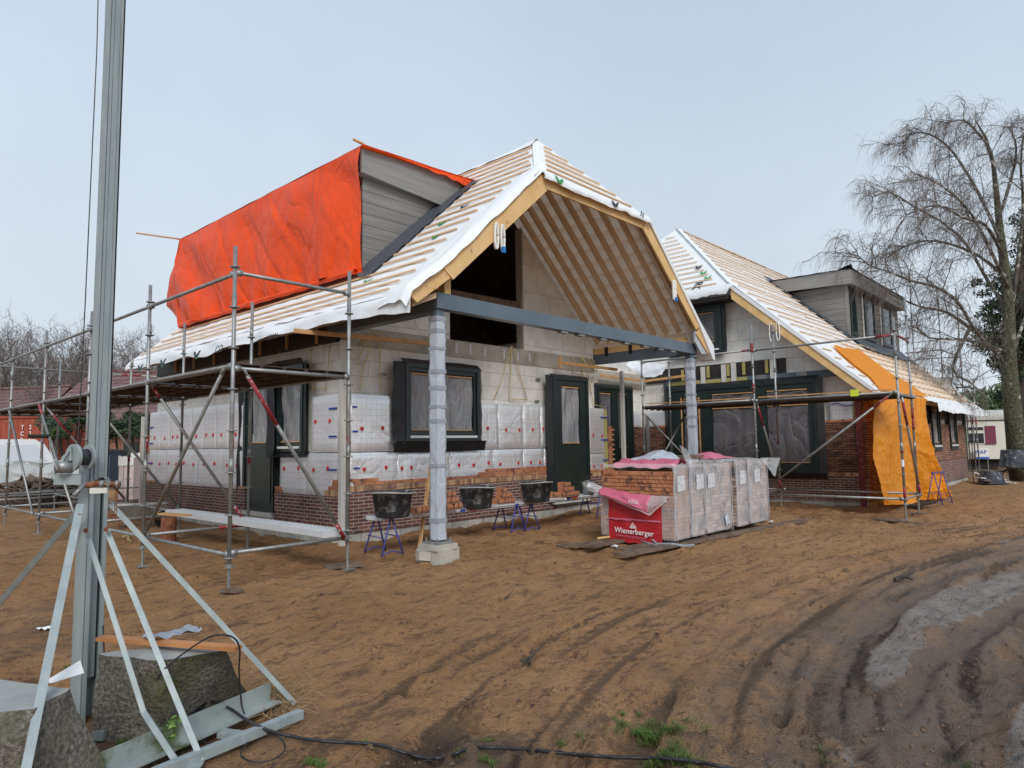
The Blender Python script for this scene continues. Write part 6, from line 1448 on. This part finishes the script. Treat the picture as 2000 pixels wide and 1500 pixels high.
# covered van
T = thing('van', D(30,930,25), 'white van with grey tarpaulin sheets draped along its lower side', 'van')
a, b_, u, v = orient(-120, 100, 900, 24.5, 26.5)
def Q(s, d, z): return a+u*s+v*d+Vector((0,0,z))
Ln = (b_-a).length
pr = [(0,.45),(0,2.05),(.5,2.14),(Ln-.55,2.12),(Ln-.25,1.95),(Ln+.10,1.35),(Ln+.45,1.2),(Ln+.5,.5)]
MB().prism([Q(s,0,z) for s, z in pr], v*1.9).build('body', M['vanwhite'], T)
MB().prism([Q(s,-.012,z) for s, z in ((Ln-2.3,1.25),(Ln-2.3,1.92),(Ln-.5,1.92),(Ln-.12,1.28))], v*.008).build('side_panel', mat('vanpanel', (.60,.66,.72), None, rough=.35), T)
for s in (1.2, Ln-.2): MB().tube(Q(s,-.02,.34), Q(s,.2,.34), .34, None, 20).build('wheel', M['cable'], T, True)
MB().grid(lambda s, t: Q(Ln*.0+(Ln+.9)*s, -.05-.35*t+.15*nz(s*9,t*3), 1.32-.75*t+.12*nz(s*6,t*2)+.15*math.sin(s*7)*.5), 50, 12).build('draped_sheet', mat('greysheet', (.34,.36,.36), (.46,.48,.48), 2, .5, bump=.6), T, True)
# shipping container
T = thing('shipping_container', D(20,900,31), 'orange red shipping container with white lettering left of the mast', 'container')
a, b_, u, v = orient(-160, 94, 900, 31, 30)
def Q(s, d, z): return a+u*s+v*d+Vector((0,0,z))
Ln = (b_-a).length; mb = MB(); mb.prism([Q(0,.05,.3), Q(Ln,.05,.3), Q(Ln,.05,3.25), Q(0,.05,3.25)], v*2.4)
for k in range(int(Ln/.28)): mb.obox(Q(.14+k*.28,.045,1.75), u*.07, v*.012, Vector((0,0,1.35)))
for z in (.36, 3.2): mb.obox(Q(Ln/2,.02,z), u*Ln/2, v*.04, Vector((0,0,.06)))
for s in (.06, Ln-.06): mb.obox(Q(s,.02,1.77), u*.07, v*.05, Vector((0,0,1.47)))
body_c = mb.build('body', M['container'], T)
cp = EYE + ray(50,850)*30.4; sU = (cp-a).dot(u)
for i, ch in enumerate('TCRU'): text(ch, .26, 'printwhite', T, Q(sU-.05,-.02,2.72-i*.28), u, (0,0,1), 'lettering')
for i, ch in enumerate('221G'): text(ch, .26, 'printwhite', T, Q(sU+.34,-.02,2.72-i*.28), u, (0,0,1), 'lettering')
# neighbouring house with tiled roofs
T = thing('neighbour_house', D(120,900,44), 'low neighbouring house with a long brown red tiled roof behind the scaffold', 'house')
a, b_, u, v = orient(-420, 320, 900, 50, 40); Ln = (b_-a).length
def Q(s, d, z): return a+u*s+v*d+Vector((0,0,z))
MB().prism([Q(0,0,-.2),Q(Ln,0,-.2),Q(Ln,0,3.0),Q(0,0,3.0)], v*6).build('wall', M['brick_far'], T)
s0 = Ln*.70
MB().add([Q(-.3,-.5,2.9),Q(s0,-.5,2.9),Q(s0-.6,3,6.0),Q(-.3,3,6.15),Q(-.3,6.5,2.9),Q(s0,6.5,2.9)], [(0,1,2,3),(3,2,5,4)]).build('roof', M['tile'], T)
MB().add([Q(s0,-.9,2.9),Q(Ln+.8,-.9,2.9),Q(Ln+.8,3.4,6.25),Q(s0+1.0,3.4,7.1),Q(s0,6.5,2.9),Q(Ln+.8,6.5,2.9)], [(0,1,2,3),(3,2,5,4),(0,3,4)]).build('roof', M['tile'], T)
MB().tube(Q(-.3,3,6.18), Q(s0-.6,3,6.03), .12, None, 8).build('ridge_tiles', M['tile'], T)
MB().tube(Q(s0+1,3.4,7.12), Q(Ln+.8,3.4,6.28), .12, None, 8).build('ridge_tiles', M['tile'], T)
MB().obox(Q(Ln*.5,-.6,2.95), u*(Ln/2+.3), v*.08, Vector((0,0,.10))).build('gutter', M['white'], T)
for s in (Ln*.78, Ln*.86, Ln*.93):
    w_ = MB(); w_.obox(Q(s,-.03,1.5), u*.55, v*.05, Vector((0,0,.65))); wf = w_.build('window', M['frame'], T); ORG[wf.name] = ORG[T.name]
    MB().obox(Q(s,-.09,1.5), u*.48, v*.005, Vector((0,0,.58))).build('pane', M['glass'], wf)
# dark bin and wrapped bricks beyond
a, b_, u, v = orient(212, 233, 900, 24); T = thing('waste_bin', a, 'dark blue grey waste bin right of the mast', 'bin'); 
MB().prism([a+Vector((0,0,.45)), b_+Vector((0,0,.45)), b_+u*.03+Vector((0,0,1.6)), a-u*.02+Vector((0,0,1.6))], v*.6).build('body', mat('binblue', (.012,.02,.035), None, rough=.5), T)
MB().prism([a-u*.05-v*.04+Vector((0,0,1.6)), b_+u*.06-v*.04+Vector((0,0,1.6)), b_+u*.06-v*.04+Vector((0,0,1.68)), a-u*.05-v*.04+Vector((0,0,1.7))], v*.7).build('lid', M['cable'], T)
for (x0, x1, d, top, lb) in ((232,262,21.5,1.42,'pale pink wrapped brick pack between the mast and the house corner'),(256,284,23,1.5,'pale wrapped brick pack close to the house corner, partly hidden by the post')):
    a, b_, u, v = orient(x0, x1, 900, d); T = thing('wrapped_brick_pack', a, lb, 'brick pack', 'wrapped brick packs by the left house corner')
    mb = MB()
    for k in range(3): mb.prism([a+u*((b_-a).length*k/3+.01)+Vector((0,0,.12)), a+u*((b_-a).length*(k+1)/3-.01)+Vector((0,0,.12)), a+u*((b_-a).length*(k+1)/3-.01)+Vector((0,0,top)), a+u*((b_-a).length*k/3+.01)+Vector((0,0,top))], v*.9)
    mb.build('bricks', M['pink'], T)
    MB().grid(lambda s, t: a-v*.03+u*((b_-a).length*s)+Vector((0,0,top+.05-.3*t+.05*nz(s*6,t*4))), 10, 5).build('wrap_film', M['white'], T, True); MB().prism([a+Vector((0,0,.0)),b_+Vector((0,0,.0)),b_+Vector((0,0,.11)),a+Vector((0,0,.11))], v*.9).build('pallet', M['oldwood'], T)

# ---------------------------------------------------------------- plants
def leafcloud(mb, c, rad, n, size, r, flat=1.0):
    for _ in range(n):
        d_ = Vector((r.gauss(0,1), r.gauss(0,1), r.gauss(0,1)*flat)); d_ = d_.normalized()*(r.random()**.45); p = Vector(c)+Vector((d_.x*rad[0], d_.y*rad[1], d_.z*rad[2]))
        a = Vector((r.gauss(0,1), r.gauss(0,1), r.gauss(0,1))).normalized(); b_ = a.orthogonal().normalized(); s = size*r.uniform(.6,1.4)
        mb.add([p-a*s, p+b_*s*.5, p+a*s, p-b_*s*.5], [(0,1,2,3)])
def shrub(name, c, rad, n, size, m_, label, seed, grp=None, lumps=9):
    r = random.Random(seed); T = thing(name, (c[0], c[1], 0), label, 'shrub' if 'hedge' not in name else 'hedge', grp)
    mb = MB()
    for k in range(lumps):
        o = Vector((r.uniform(-.7,.7)*rad[0], r.uniform(-.7,.7)*rad[1], r.uniform(-.5,.75)*rad[2]))
        f = r.uniform(.3,.55); leafcloud(mb, Vector(c)+o, (rad[0]*f, rad[1]*f, rad[2]*f*1.1), n//lumps, size, r)
    mb.build('foliage', M[m_], T)
    st = MB()
    for k in range(6): a = r.uniform(0,6.28); st.path([(c[0]+.1*math.cos(a), c[1]+.1*math.sin(a), 0), (c[0]+rad[0]*.4*math.cos(a), c[1]+rad[1]*.4*math.sin(a), c[2]), (c[0]+rad[0]*.6*math.cos(a), c[1]+rad[1]*.6*math.sin(a), c[2]+rad[2]*.5)], [.05,.03,.015], 5)
    st.build('stems', M['barkdark'], T); return T
for (px_, py_, d, rad, lb, m_, sd) in ((140,835,30,(1.3,1.3,.75),'dark evergreen bush behind the scaffold, left of the mast','leaf',1),(106,845,28,(.35,.35,.28),'small light green bush beside the orange container','leaf2',2),(245,835,32,(1.2,1.0,.75),'dark evergreen bush in front of the brick wall right of the mast','leaf',3),(272,828,34,(.9,.9,.6),'evergreen bush touching the house corner','leaf',4)):
    c = D(px_, py_, d); shrub('evergreen_shrub', c, rad, 1500, .10, m_, lb, sd, 'evergreen bushes beyond the scaffold')
mb = MB(); r = random.Random(33)
def bare(name, seed, H_, spread, levels, label=None, dense=1.0):
    """bare winter tree at the origin; trunk and crown meshes"""
    r = random.Random(seed); tr = MB(); cr_ = MB()
    def grow(p, d, L, rad, lv):
        n = 4; pts = [p]; rs = [rad]; dd = d.copy()
        for i in range(n):
            dd = (dd + Vector((r.gauss(0,.16), r.gauss(0,.16), r.gauss(.05,.1)))).normalized(); pts.append(pts[-1]+dd*L/n); rs.append(rad*(1-.55*(i+1)/n))
        (tr if lv == 0 else cr_).path(pts, rs, 8 if lv == 0 else (5 if lv == 1 else 3), cap=False)
        if lv >= levels: return
        m_ = int((10 if lv == 0 else 7 if lv == 1 else 6)*dense)
        for k in range(m_):
            t = r.uniform(.3 if lv == 0 else .15, 1); i = min(int(t*n), n-1); q = pts[i].lerp(pts[i+1], t*n-i)
            a = r.uniform(0, 6.28); s = dd.orthogonal().normalized(); s = Matrix.Rotation(a, 3, dd) @ s
            nd = (dd*r.uniform(.5,1.0)+s*spread*r.uniform(.6,1.2)).normalized(); grow(q, nd, L*r.uniform(.42,.62), max(rs[i]*.5, .012), lv+1)
    grow(Vector((0,0,0)), Vector((0,0,1)), H_*.62, H_*.017, 0)
    return tr, cr_
protos = []
LG = 'bare winter trees behind the neighbouring house'
for sd, hh in ((3,13),(5,12),(9,14)):
    tr, cr_ = bare('t', sd, hh, .9, 4, dense=1.0); T = thing('bare_tree', (0,0,0), '', 'tree', LG); tr.build('trunk', M['barkdark'], T, True); cr_.build('crown', M['twig'], T); protos.append(T)
lbs = ['bare tree at the far left edge of the photo','bare tree just right of the left edge behind the tiled roof','bare tree above the orange container','tall bare tree left of the hanging winch cable','bare tree with reddish twigs left of the mast','bare tree behind the winch cable','bare tree directly behind the mast','bare tree right of the mast above the tiled roof','bare tree between the mast and the red tarpaulin','bare tree touching the left edge of the red tarpaulin','low bare tree behind the ridge at far left','low bare tree behind the ridge left of the mast','slender bare tree close behind the left scaffold posts','low bare tree right of the mast']
spots = [(-30,60,1.0),(25,56,.93),(60,62,1.02),(95,55,.95),(128,60,1.05),(158,52,.85),(200,58,.95),(238,60,.98),(275,64,1.0),(318,66,1.02),(10,50,.7),(120,48,.66),(78,50,.8),(255,52,.72)]
r = random.Random(2)
for k, (px_, d, s_) in enumerate(spots):
    p0 = protos[k % 3]; o = p0 if k < 3 else copy_tree(p0); q = D(px_, 880, d); o.location = (q.x, q.y, -.2); o.rotation_euler = (0,0,r.uniform(0,6.28)); s_ *= .98; o.scale = (s_,s_,s_*r.uniform(.95,1.1)); o['label'] = lbs[k]

# birch on the right
def birch():
    r = random.Random(21); T = thing('birch_tree', (G(1988,930).x, G(1988,930).y, 0), 'tall leafless weeping birch leaning over the site cabin', 'tree')
    d0 = 26.0; base = D(1990, 925, d0); base.z = -.2
    T.location = base; ORG[T.name] = base.copy()
    tr = MB(); limb = MB(); tw = MB()
    trunkpx = [(1990,925,0),(1983,850,0),(1976,780,0),(1970,715,0),(1971,650,0),(1969,590,.1),(1962,520,.2),(1953,450,.2),(1947,385,.3),(1940,320,.2),(1925,268,0),(1905,235,-.1)]
    P = [base]+[D(a, b_, d0+c) for a, b_, c in trunkpx[1:]]
    tr.path(P, [.36,.31,.29,.27,.22,.19,.16,.13,.10,.07,.045,.02], 12)
    tr.build('trunk', M['mossbark'], T, True)
    limbs = [
     [(1968,720,0),(1938,680,-.6),(1907,650,-1.2),(1869,588,-1.8),(1826,560,-2.2),(1778,548,-2.5),(1735,530,-2.6),(1702,520,-2.6),(1676,500,-2.5)],
     [(1969,600,0),(1936,560,.5),(1888,478,1.0),(1840,434,1.5),(1792,408,1.8),(1739,376,1.9),(1705,385,1.8)],
     [(1969,560,0),(1935,490,-.8),(1905,430,-1.2),(1878,396,-1.4),(1838,362,-1.6),(1800,345,-1.6)],
     [(1955,470,0),(1920,395,.8),(1890,340,1.2),(1855,290,1.5),(1815,262,1.6),(1780,262,1.6),(1762,285,1.6)],
     [(1948,390,0),(1936,300,-.4),(1912,262,-.6),(1882,235,-.7),(1850,240,-.8)],
     [(1975,620,0),(1992,480,.3),(1998,400,.5),(1994,320,.5),(2002,255,.5),(2025,235,.4)],
     [(1968,690,0),(1925,672,-.9),(1869,662,-1.4),(1816,660,-1.9),(1790,640,-2)],
     [(1964,540,0),(1912,500,1.5),(1860,478,2.2),(1811,470,2.6),(1765,482,2.8),(1730,505,2.9)],
     [(1975,700,0),(2010,600,1.0),(2060,500,1.5),(2090,420,1.7)],
     [(1960,500,0),(1925,440,-1.5),(1880,425,-2.4),(1830,400,-2.8),(1770,420,-3)],
     [(1950,430,0),(1975,350,.8),(1985,290,.9),(1972,250,.9)],
     [(1895,640,-1.3),(1860,720,-1.4),(1900,750,-1.2),(1870,757,-1.2)],
     [(1907,650,-1.2),(1850,610,-1.2),(1800,600,-1.5),(1740,575,-1.6)],
    ]
    def twigs(p, d, n, Ls):
        for _ in range(n):
            q = Vector(p); dd = (d*.6+Vector((r.gauss(0,.6), r.gauss(0,.6), r.gauss(.05,.35)))).normalized(); L_ = Ls*r.uniform(.5,1.2); pts = [q]; k = 6
            left = -hu*.22
            for i in range(k):
                dd = (dd*.82+Vector((0,0,-.26-.05*i))+left*.28+Vector((r.gauss(0,.10), r.gauss(0,.10), r.gauss(0,.07)))).normalized(); pts.append(pts[-1]+dd*L_/k)
            tw.path(pts, [.0044,.0042,.004,.0038,.0035,.0032,.003], 3, cap=False)
    def sub(p, d, L_, rad, lv):
        k = 5; pts = [p]; dd = d.copy(); rs = [rad]
        for i in range(k):
            dd = (dd+Vector((r.gauss(0,.14), r.gauss(0,.14), r.gauss(.0,.12)))-hu*.02).normalized(); pts.append(pts[-1]+dd*L_/k); rs.append(max(.008, rad*(1-.7*(i+1)/k)))
        limb.path(pts, rs, 5 if lv < 2 else 4, cap=False)
        for i in range(1, k+1):
            twigs(pts[i], dd, 2, .85)
            if lv < 2 and r.random() < .62:
                s = Matrix.Rotation(r.uniform(0,6.28), 3, dd) @ dd.orthogonal().normalized(); sub(pts[i], (dd*.7+s*.8+Vector((0,0,.1))).normalized(), L_*.6, rad*.5, lv+1)
    for l in limbs:
        l2 = smooth([tuple(map(float, q)) for q in l], 3); P = [D(a, b_, d0+c) for a, b_, c in l2]; n = len(P)
        limb.path(P, [.062*(1-.85*i/n)+.007 for i in range(n)], 7)
        for i in range(3, n):
            d = (P[i]-P[i-1]).normalized(); s = Matrix.Rotation(r.uniform(0,6.28), 3, d) @ d.orthogonal().normalized()
            hi_ = P[i].z > 11.3; sub(P[i], (d*.6+s*.75+Vector((0,0,-.25 if hi_ else .25))).normalized(), r.uniform(.7,1.4)*(.5 if hi_ else 1), .021, 1)
            if i % 3 == 0: sub(P[i], (d*.5-s*.75+Vector((0,0,.15))).normalized(), r.uniform(.6,1.2), .019, 1)
            twigs(P[i], d, 3, .9)
    limb.build('limbs', M['bark'], T, True); tw.build('twigs', M['twig'], T)
birch()
# ivy clad tree behind the birch and the hedge behind the cabin
T = thing('ivy_tree', D(1990,900,29), 'dark evergreen ivy covered tree at the right edge behind the birch', 'tree'); T.location.z = 0; ORG[T.name] = T.location.copy()
r = random.Random(5); mb = MB()
for (px_, py_, d, rr, n) in ((1985,560,29,1.5,1900),(1960,640,29,1.2,1500),(2005,650,29,1.5,1800),(1985,720,29,1.0,1100),(1952,580,29.5,.9,700),(2010,480,29,1.4,1300),(1992,430,29,.7,450),(1935,620,29,.6,350),(1975,780,29.5,.6,350),(1920,560,29.4,.5,220),(1955,700,28.8,.7,500),(2050,560,30,1.8,1500)):
    c = D(px_, py_, d)
    for q in range(5):
        o = Vector((r.uniform(-.6,.6), r.uniform(-.6,.6), r.uniform(-.6,.6)))*rr; leafcloud(mb, c+o, (rr*.5,rr*.5,rr*.42), n//5, .085, r)
mb.build('crown', M['leaf'], T)
p_ = D(1995,900,29); p_.z = -.2; MB().path([p_, D(1990,700,29), D(1992,560,29), D(1998,430,29)], [.3,.24,.16,.05], 8).build('trunk', M['barkdark'], T, True)
HG = 'evergreen bushes behind the site cabin'
for px_, py_, d, rad, lb in ((1915,805,46,(2.6,2,1.5),'leafy hedge bush above the left end of the site cabin roof'),(1955,798,46,(2.4,2,1.7),'leafy hedge bush above the middle of the site cabin roof'),(1990,802,47,(2.6,2,1.8),'leafy hedge bush behind the birch trunk')):
    c = D(px_, py_, d); shrub('hedge_bush', c, rad, 2600, .16, 'leaf2', lb, int(px_), HG, 14)
# far belt of woodland closing the horizon
r = random.Random(77); mb = MB()
for k in range(90):
    px_ = -700+k*39; d = r.uniform(85,110)
    c = D(px_, 872, d); c.z = r.uniform(2,4.2); leafcloud(mb, c, (4.5,4.5,c.z*1.1), 130, .55, r)
o = mb.build('far_wood', M['twig']); o['kind'] = 'stuff'; o['label'] = 'distant belt of bare woodland along the horizon'; o['category'] = 'woodland'

# ---------------------------------------------------------------- site cabin and things at the right
T = thing('site_cabin', D(1950,905,33), 'cream white site cabin with a maroon shutter and rounded roof edge', 'cabin')
a, b_, u, v = orient(1868, 2180, 880, 33.5, 32)
def Q(s, d, z): return a+u*s+v*d+Vector((0,0,z))
Ln = (b_-a).length
MB().prism([Q(0,0,.62),Q(Ln,0,.62),Q(Ln,0,2.55),Q(0,0,2.55)], v*2.4).build('body', M['cream'], T)
mb = MB(); prof = [(-.03,2.5),(-.06,2.7),(.02,2.9),(.3,2.98),(1.2,3.02)]
mb.add([Q(-.05,p[0],p[1]) for p in prof]+[Q(Ln+.05,p[0],p[1]) for p in prof], [(i,i+1,i+6,i+5) for i in range(4)]); mb.build('roof', mat('cabinroof', (.42,.43,.40), (.55,.56,.52), 2, .7), T, True)
MB().obox(Q(Ln/2,-.04,2.48), u*Ln/2, v*.02, Vector((0,0,.015))).build('drip_rail', M['black'], T)
MB().prism([Q(0,.3,.1),Q(Ln,.3,.1),Q(Ln,.3,.62),Q(0,.3,.62)], v*2).build('chassis', M['black'], T)
def su(px_, z=1.6): 
    r_ = ray(px_, 850); nrm = v; t = (a-EYE).dot(nrm)/r_.dot(nrm); return (EYE+r_*t-a).dot(u)
def zz(px_, py_): 
    r_ = ray(px_, py_); t = (a-EYE).dot(v)/r_.dot(v); return (EYE+r_*t).z
s0, s1, s2 = su(1888), su(1923), su(1944); z0, z1 = zz(1915,867), zz(1915,833)
mb = MB(); mb.obox(Q((s0+s1)/2,-.02,(z0+z1)/2), u*((s1-s0)/2), v*.02, Vector((0,0,(z1-z0)/2))); wf = mb.build('window', M['cream'], T); ORG[wf.name] = ORG[T.name]
zm = zz(1915,843); MB().obox(Q((s0+s1)/2,-.05,(z0+zm)/2-.02), u*((s1-s0)/2-.06), v*.005, Vector((0,0,(zm-z0)/2-.06))).build('pane', M['glass'], wf); MB().obox(Q((s0+s1)/2,-.05,(z1+zm)/2+.02), u*((s1-s0)/2-.06), v*.005, Vector((0,0,(z1-zm)/2-.05))).build('pane', M['glass'], wf)
MB().obox(Q((s1+s2)/2,-.05,(z0+z1)/2), u*((s2-s1)/2), v*.015, Vector((0,0,(z1-z0)/2+.02))).build('shutter', M['maroon'], T)
T2 = thing('notice_board', Q(su(1905),-.3,0), 'white notice board with dark letters and a blue foot strip against the site cabin', 'sign')
sa, sb = su(1896), su(1924); za, zb = zz(1910,895), zz(1910,875)
MB().obox(Q((sa+sb)/2,-.25,(za+zb)/2), u*((sb-sa)/2), v*.015, Vector((0,0,(zb-za)/2))).build('panel', M['white'], T2)
MB().obox(Q((sa+sb)/2,-.27,za+.02), u*((sb-sa)/2), v*.006, Vector((0,0,.05))).build('strip', M['bluesign'], T2)
text('NAP', .24, 'bluesign', T2, Q(su(1909),-.275,(za+zb)/2+.05), u, (0,0,1), 'lettering')
for s in (sa+.05, sb-.05): MB().tube(Q(s,-.22,0), Q(s,-.22,za), .02, None, 6).build('leg', M['galv'], T2)
# pile at the right: boards, tubs
q = D(1985,925,25); tub((q.x+.1,q.y,.55), 'big black tub turned upside down on a trestle by the birch', .42, .52, .62, fill=False, flip=True)
q = D(1988,938,25); T = thing('wooden_trestle', (q.x,q.y,0), 'rough wooden trestle carrying the upturned black tub', 'trestle')
for sx in (-.55,.55):
    for sy in (-.3,.3): MB().beam((q.x+hu.x*sx+hv.x*sy,q.y+hu.y*sx+hv.y*sy,0),(q.x+hu.x*sx*.7,q.y+hu.y*sx*.7,.52),.06,.04).build('leg', M['oldwood'], T)
MB().beam(Vector((q.x,q.y,.53))-hu*.8, Vector((q.x,q.y,.53))+hu*.8, .3, .05).build('top', M['oldwood'], T)
q = D(1936,938,24.6); tub((q.x,q.y,0), 'grey mortar tub turned upside down behind the house corner', .32, .42, .42, fill=False, flip=True)
q0 = D(1905,930,25); r = random.Random(4); BGP = 'boards and laths piled beside the rear wing'
for k, lb in enumerate(('long thin lath lying across the pile behind the house corner','grey board on the pile behind the house corner','pale plank sloping down from the pile behind the house corner','dark board at the bottom of the pile behind the house corner','short plank leaning on the wooden trestle')):
    p0 = D(1895+k*6,918+k*5,25-.2*k); p1 = D(1950+k*14,933+k*4,24.5+.1*k); solo(MB().beam(p0, p1, .14 if k else .05, .04), 'pile_board', M['greywood'] if k % 2 else M['oldwood'], lb, 'board', BGP)
a_ = D(1872,790,23.0); solo(MB().path([D(1892,783,25.2),D(1898,840,25.2),D(1900,930,24.9),D(1905,958,24.5),G(1912,968)], .014, 5), 'drain_cable', M['cable'], 'thin black cable hanging down the far corner of the rear wing', 'cable')

# ---------------------------------------------------------------- clods, twigs, grass
r = random.Random(99); mb = MB()
def clod(mb, x, y, s):
    z = GZ(x, y); n = 6; top = (x+r.uniform(-.2,.2)*s, y+r.uniform(-.2,.2)*s, z+s*.35); ring = [(x+math.cos(a)*s*r.uniform(.5,1), y+math.sin(a)*s*r.uniform(.5,1), z-.01+r.uniform(0,.25)*s) for a in np.linspace(0,6.283,n,endpoint=False)]
    mb.add(ring+[top], [(i,(i+1) % n,n) for i in range(n)])
for _ in range(5200):
    px_, py_ = r.uniform(-50,2050), 1500-(r.random()**1.3)*470
    q = G(px_, py_); 
    if 9.5 < q.x < 13.6 and 5.4 < q.y < 7: continue
    if q.y > 9.9 and q.x > 6.5: continue
    if fbm(np.array([q.x]), np.array([q.y]), .9, 3, 2)[0] < -.08: continue
    clod(mb, q.x, q.y, r.choice((.006,.009,.012,.018))*r.uniform(.7,1.3))
o = mb.build('soil_clods', M['soilclod']); o['kind'] = 'stuff'; o['label'] = 'small soil clods scattered over the yard'; o['category'] = 'soil'
mb = MB()
for _ in range(110):
    px_, py_ = r.uniform(0,2050), 1500-(r.random()**1.5)*420; q = G(px_, py_); a = r.uniform(0,6.28); L_ = r.uniform(.03,.09)
    if q.y > 9.9 and q.x > 6.5: continue
    z = GZ(q.x,q.y)+.012; mb.path([(q.x,q.y,z),(q.x+math.cos(a)*L_*.5,q.y+math.sin(a)*L_*.5,z+.015),(q.x+math.cos(a+.4)*L_,q.y+math.sin(a+.4)*L_,z)], .002, 4)
o = mb.build('twig_litter', M['barkdark']); o['kind'] = 'stuff'; o['label'] = 'small dark twigs scattered on the soil'; o['category'] = 'twigs'
for (px_, py_, L_, w, lb) in ((1020,1292,.14,.018,'dark forked stick poking out of the sand left of the centre'),(1748,1132,.30,.035,'short dark stick lying across the tyre tracks'),(985,1175,.10,.008,'thin twig lying right of the concrete footing')):
    q = G(px_, py_); z = GZ(q.x,q.y)+.03; mb = MB(); mb.path([q+Vector((0,0,z)), q+hu*L_*.5+Vector((0,0,z+.05)), q+hu*L_+hv*.1+Vector((0,0,z+.08))], [w,w*.7,w*.3], 6); mb.path([q+hu*L_*.4+Vector((0,0,z+.04)), q+hu*L_*.5-hv*.12+Vector((0,0,z+.02))], [w*.6,w*.2], 5)
    solo(mb, 'stick', M['barkdark'], lb, 'stick', 'sticks lying on the soil')
mb = MB()
def tuft(x, y, n, s):
    z = GZ(x, y)
    for _ in range(n):
        a = r.uniform(0,6.28); rr = r.random()*s*1.1; bx, by = x+math.cos(a)*rr, y+math.sin(a)*rr; h = s*r.uniform(.35,1.0); b2 = r.uniform(0,6.28); l = h*r.uniform(.4,1.1); w = .0035
        p0 = Vector((bx-w,by,z-.005)); p1 = Vector((bx+w,by+w,z-.005)); p2 = Vector((bx+math.cos(b2)*l*.5, by+math.sin(b2)*l*.5, z+h*.8)); p3 = Vector((bx+math.cos(b2)*l, by+math.sin(b2)*l, z+h*.75))
        mb.add([p0,p1,p2+Vector((w*.7,0,0)),p3,p2-Vector((w*.7,0,0))], [(0,1,2,4),(4,2,3)])
for (px_, py_, sp_, n, s) in ((1262,1410,50,26,.05),(1300,1428,45,20,.05),(1312,1468,55,28,.05),(1335,1488,35,12,.045),(1240,1500,30,6,.04),(940,1450,40,3,.03),(960,1495,60,4,.035),(610,1485,25,5,.04),(720,1455,30,2,.03),(1120,1440,50,4,.03),(1660,1490,50,4,.035),(1870,1480,60,4,.04),(1200,1385,60,3,.03),(240,1442,30,4,.04),(345,1462,6,5,.05),(150,1300,30,6,.05)):
    for _ in range(n):
        q = G(px_+r.gauss(0,sp_*.5), py_+r.gauss(0,sp_*.14)); tuft(q.x, q.y, 26, s)
o = mb.build('grass_tufts', M['grass']); o['kind'] = 'stuff'; o['label'] = 'thin green grass tufts growing in the sand'; o['category'] = 'grass'
mb = MB()
for k in range(9):
    q = G(330+r.uniform(-12,12), 1470+r.uniform(-8,8)); leafcloud(mb, (q.x,q.y,.06+.015*k), (.035,.035,.02), 10, .018, r)
solo(mb, 'weed_plant', mat('weed', (.10,.20,.03), (.17,.30,.06), 20, .6, island=.7), 'small bright green weed growing through the base frame', 'plant')
mb = MB()
for _ in range(160):
    q = G(r.gauss(530,35), 1372+r.gauss(0,18)); a = r.uniform(0,6.28); L_ = r.uniform(.08,.25); z = GZ(q.x,q.y); mb.path([(q.x,q.y,z),(q.x+math.cos(a)*L_*.5,q.y+math.sin(a)*L_*.5,z+r.uniform(.02,.09)),(q.x+math.cos(a)*L_,q.y+math.sin(a)*L_,z+r.uniform(0,.06))], .0022, 3)
o = mb.build('dry_stalks', mat('straw', (.20,.13,.07), (.32,.22,.12), 9, .9, island=.7)); o['kind'] = 'stuff'; o['label'] = 'dry stalks around the end of the base beam'; o['category'] = 'dry grass'
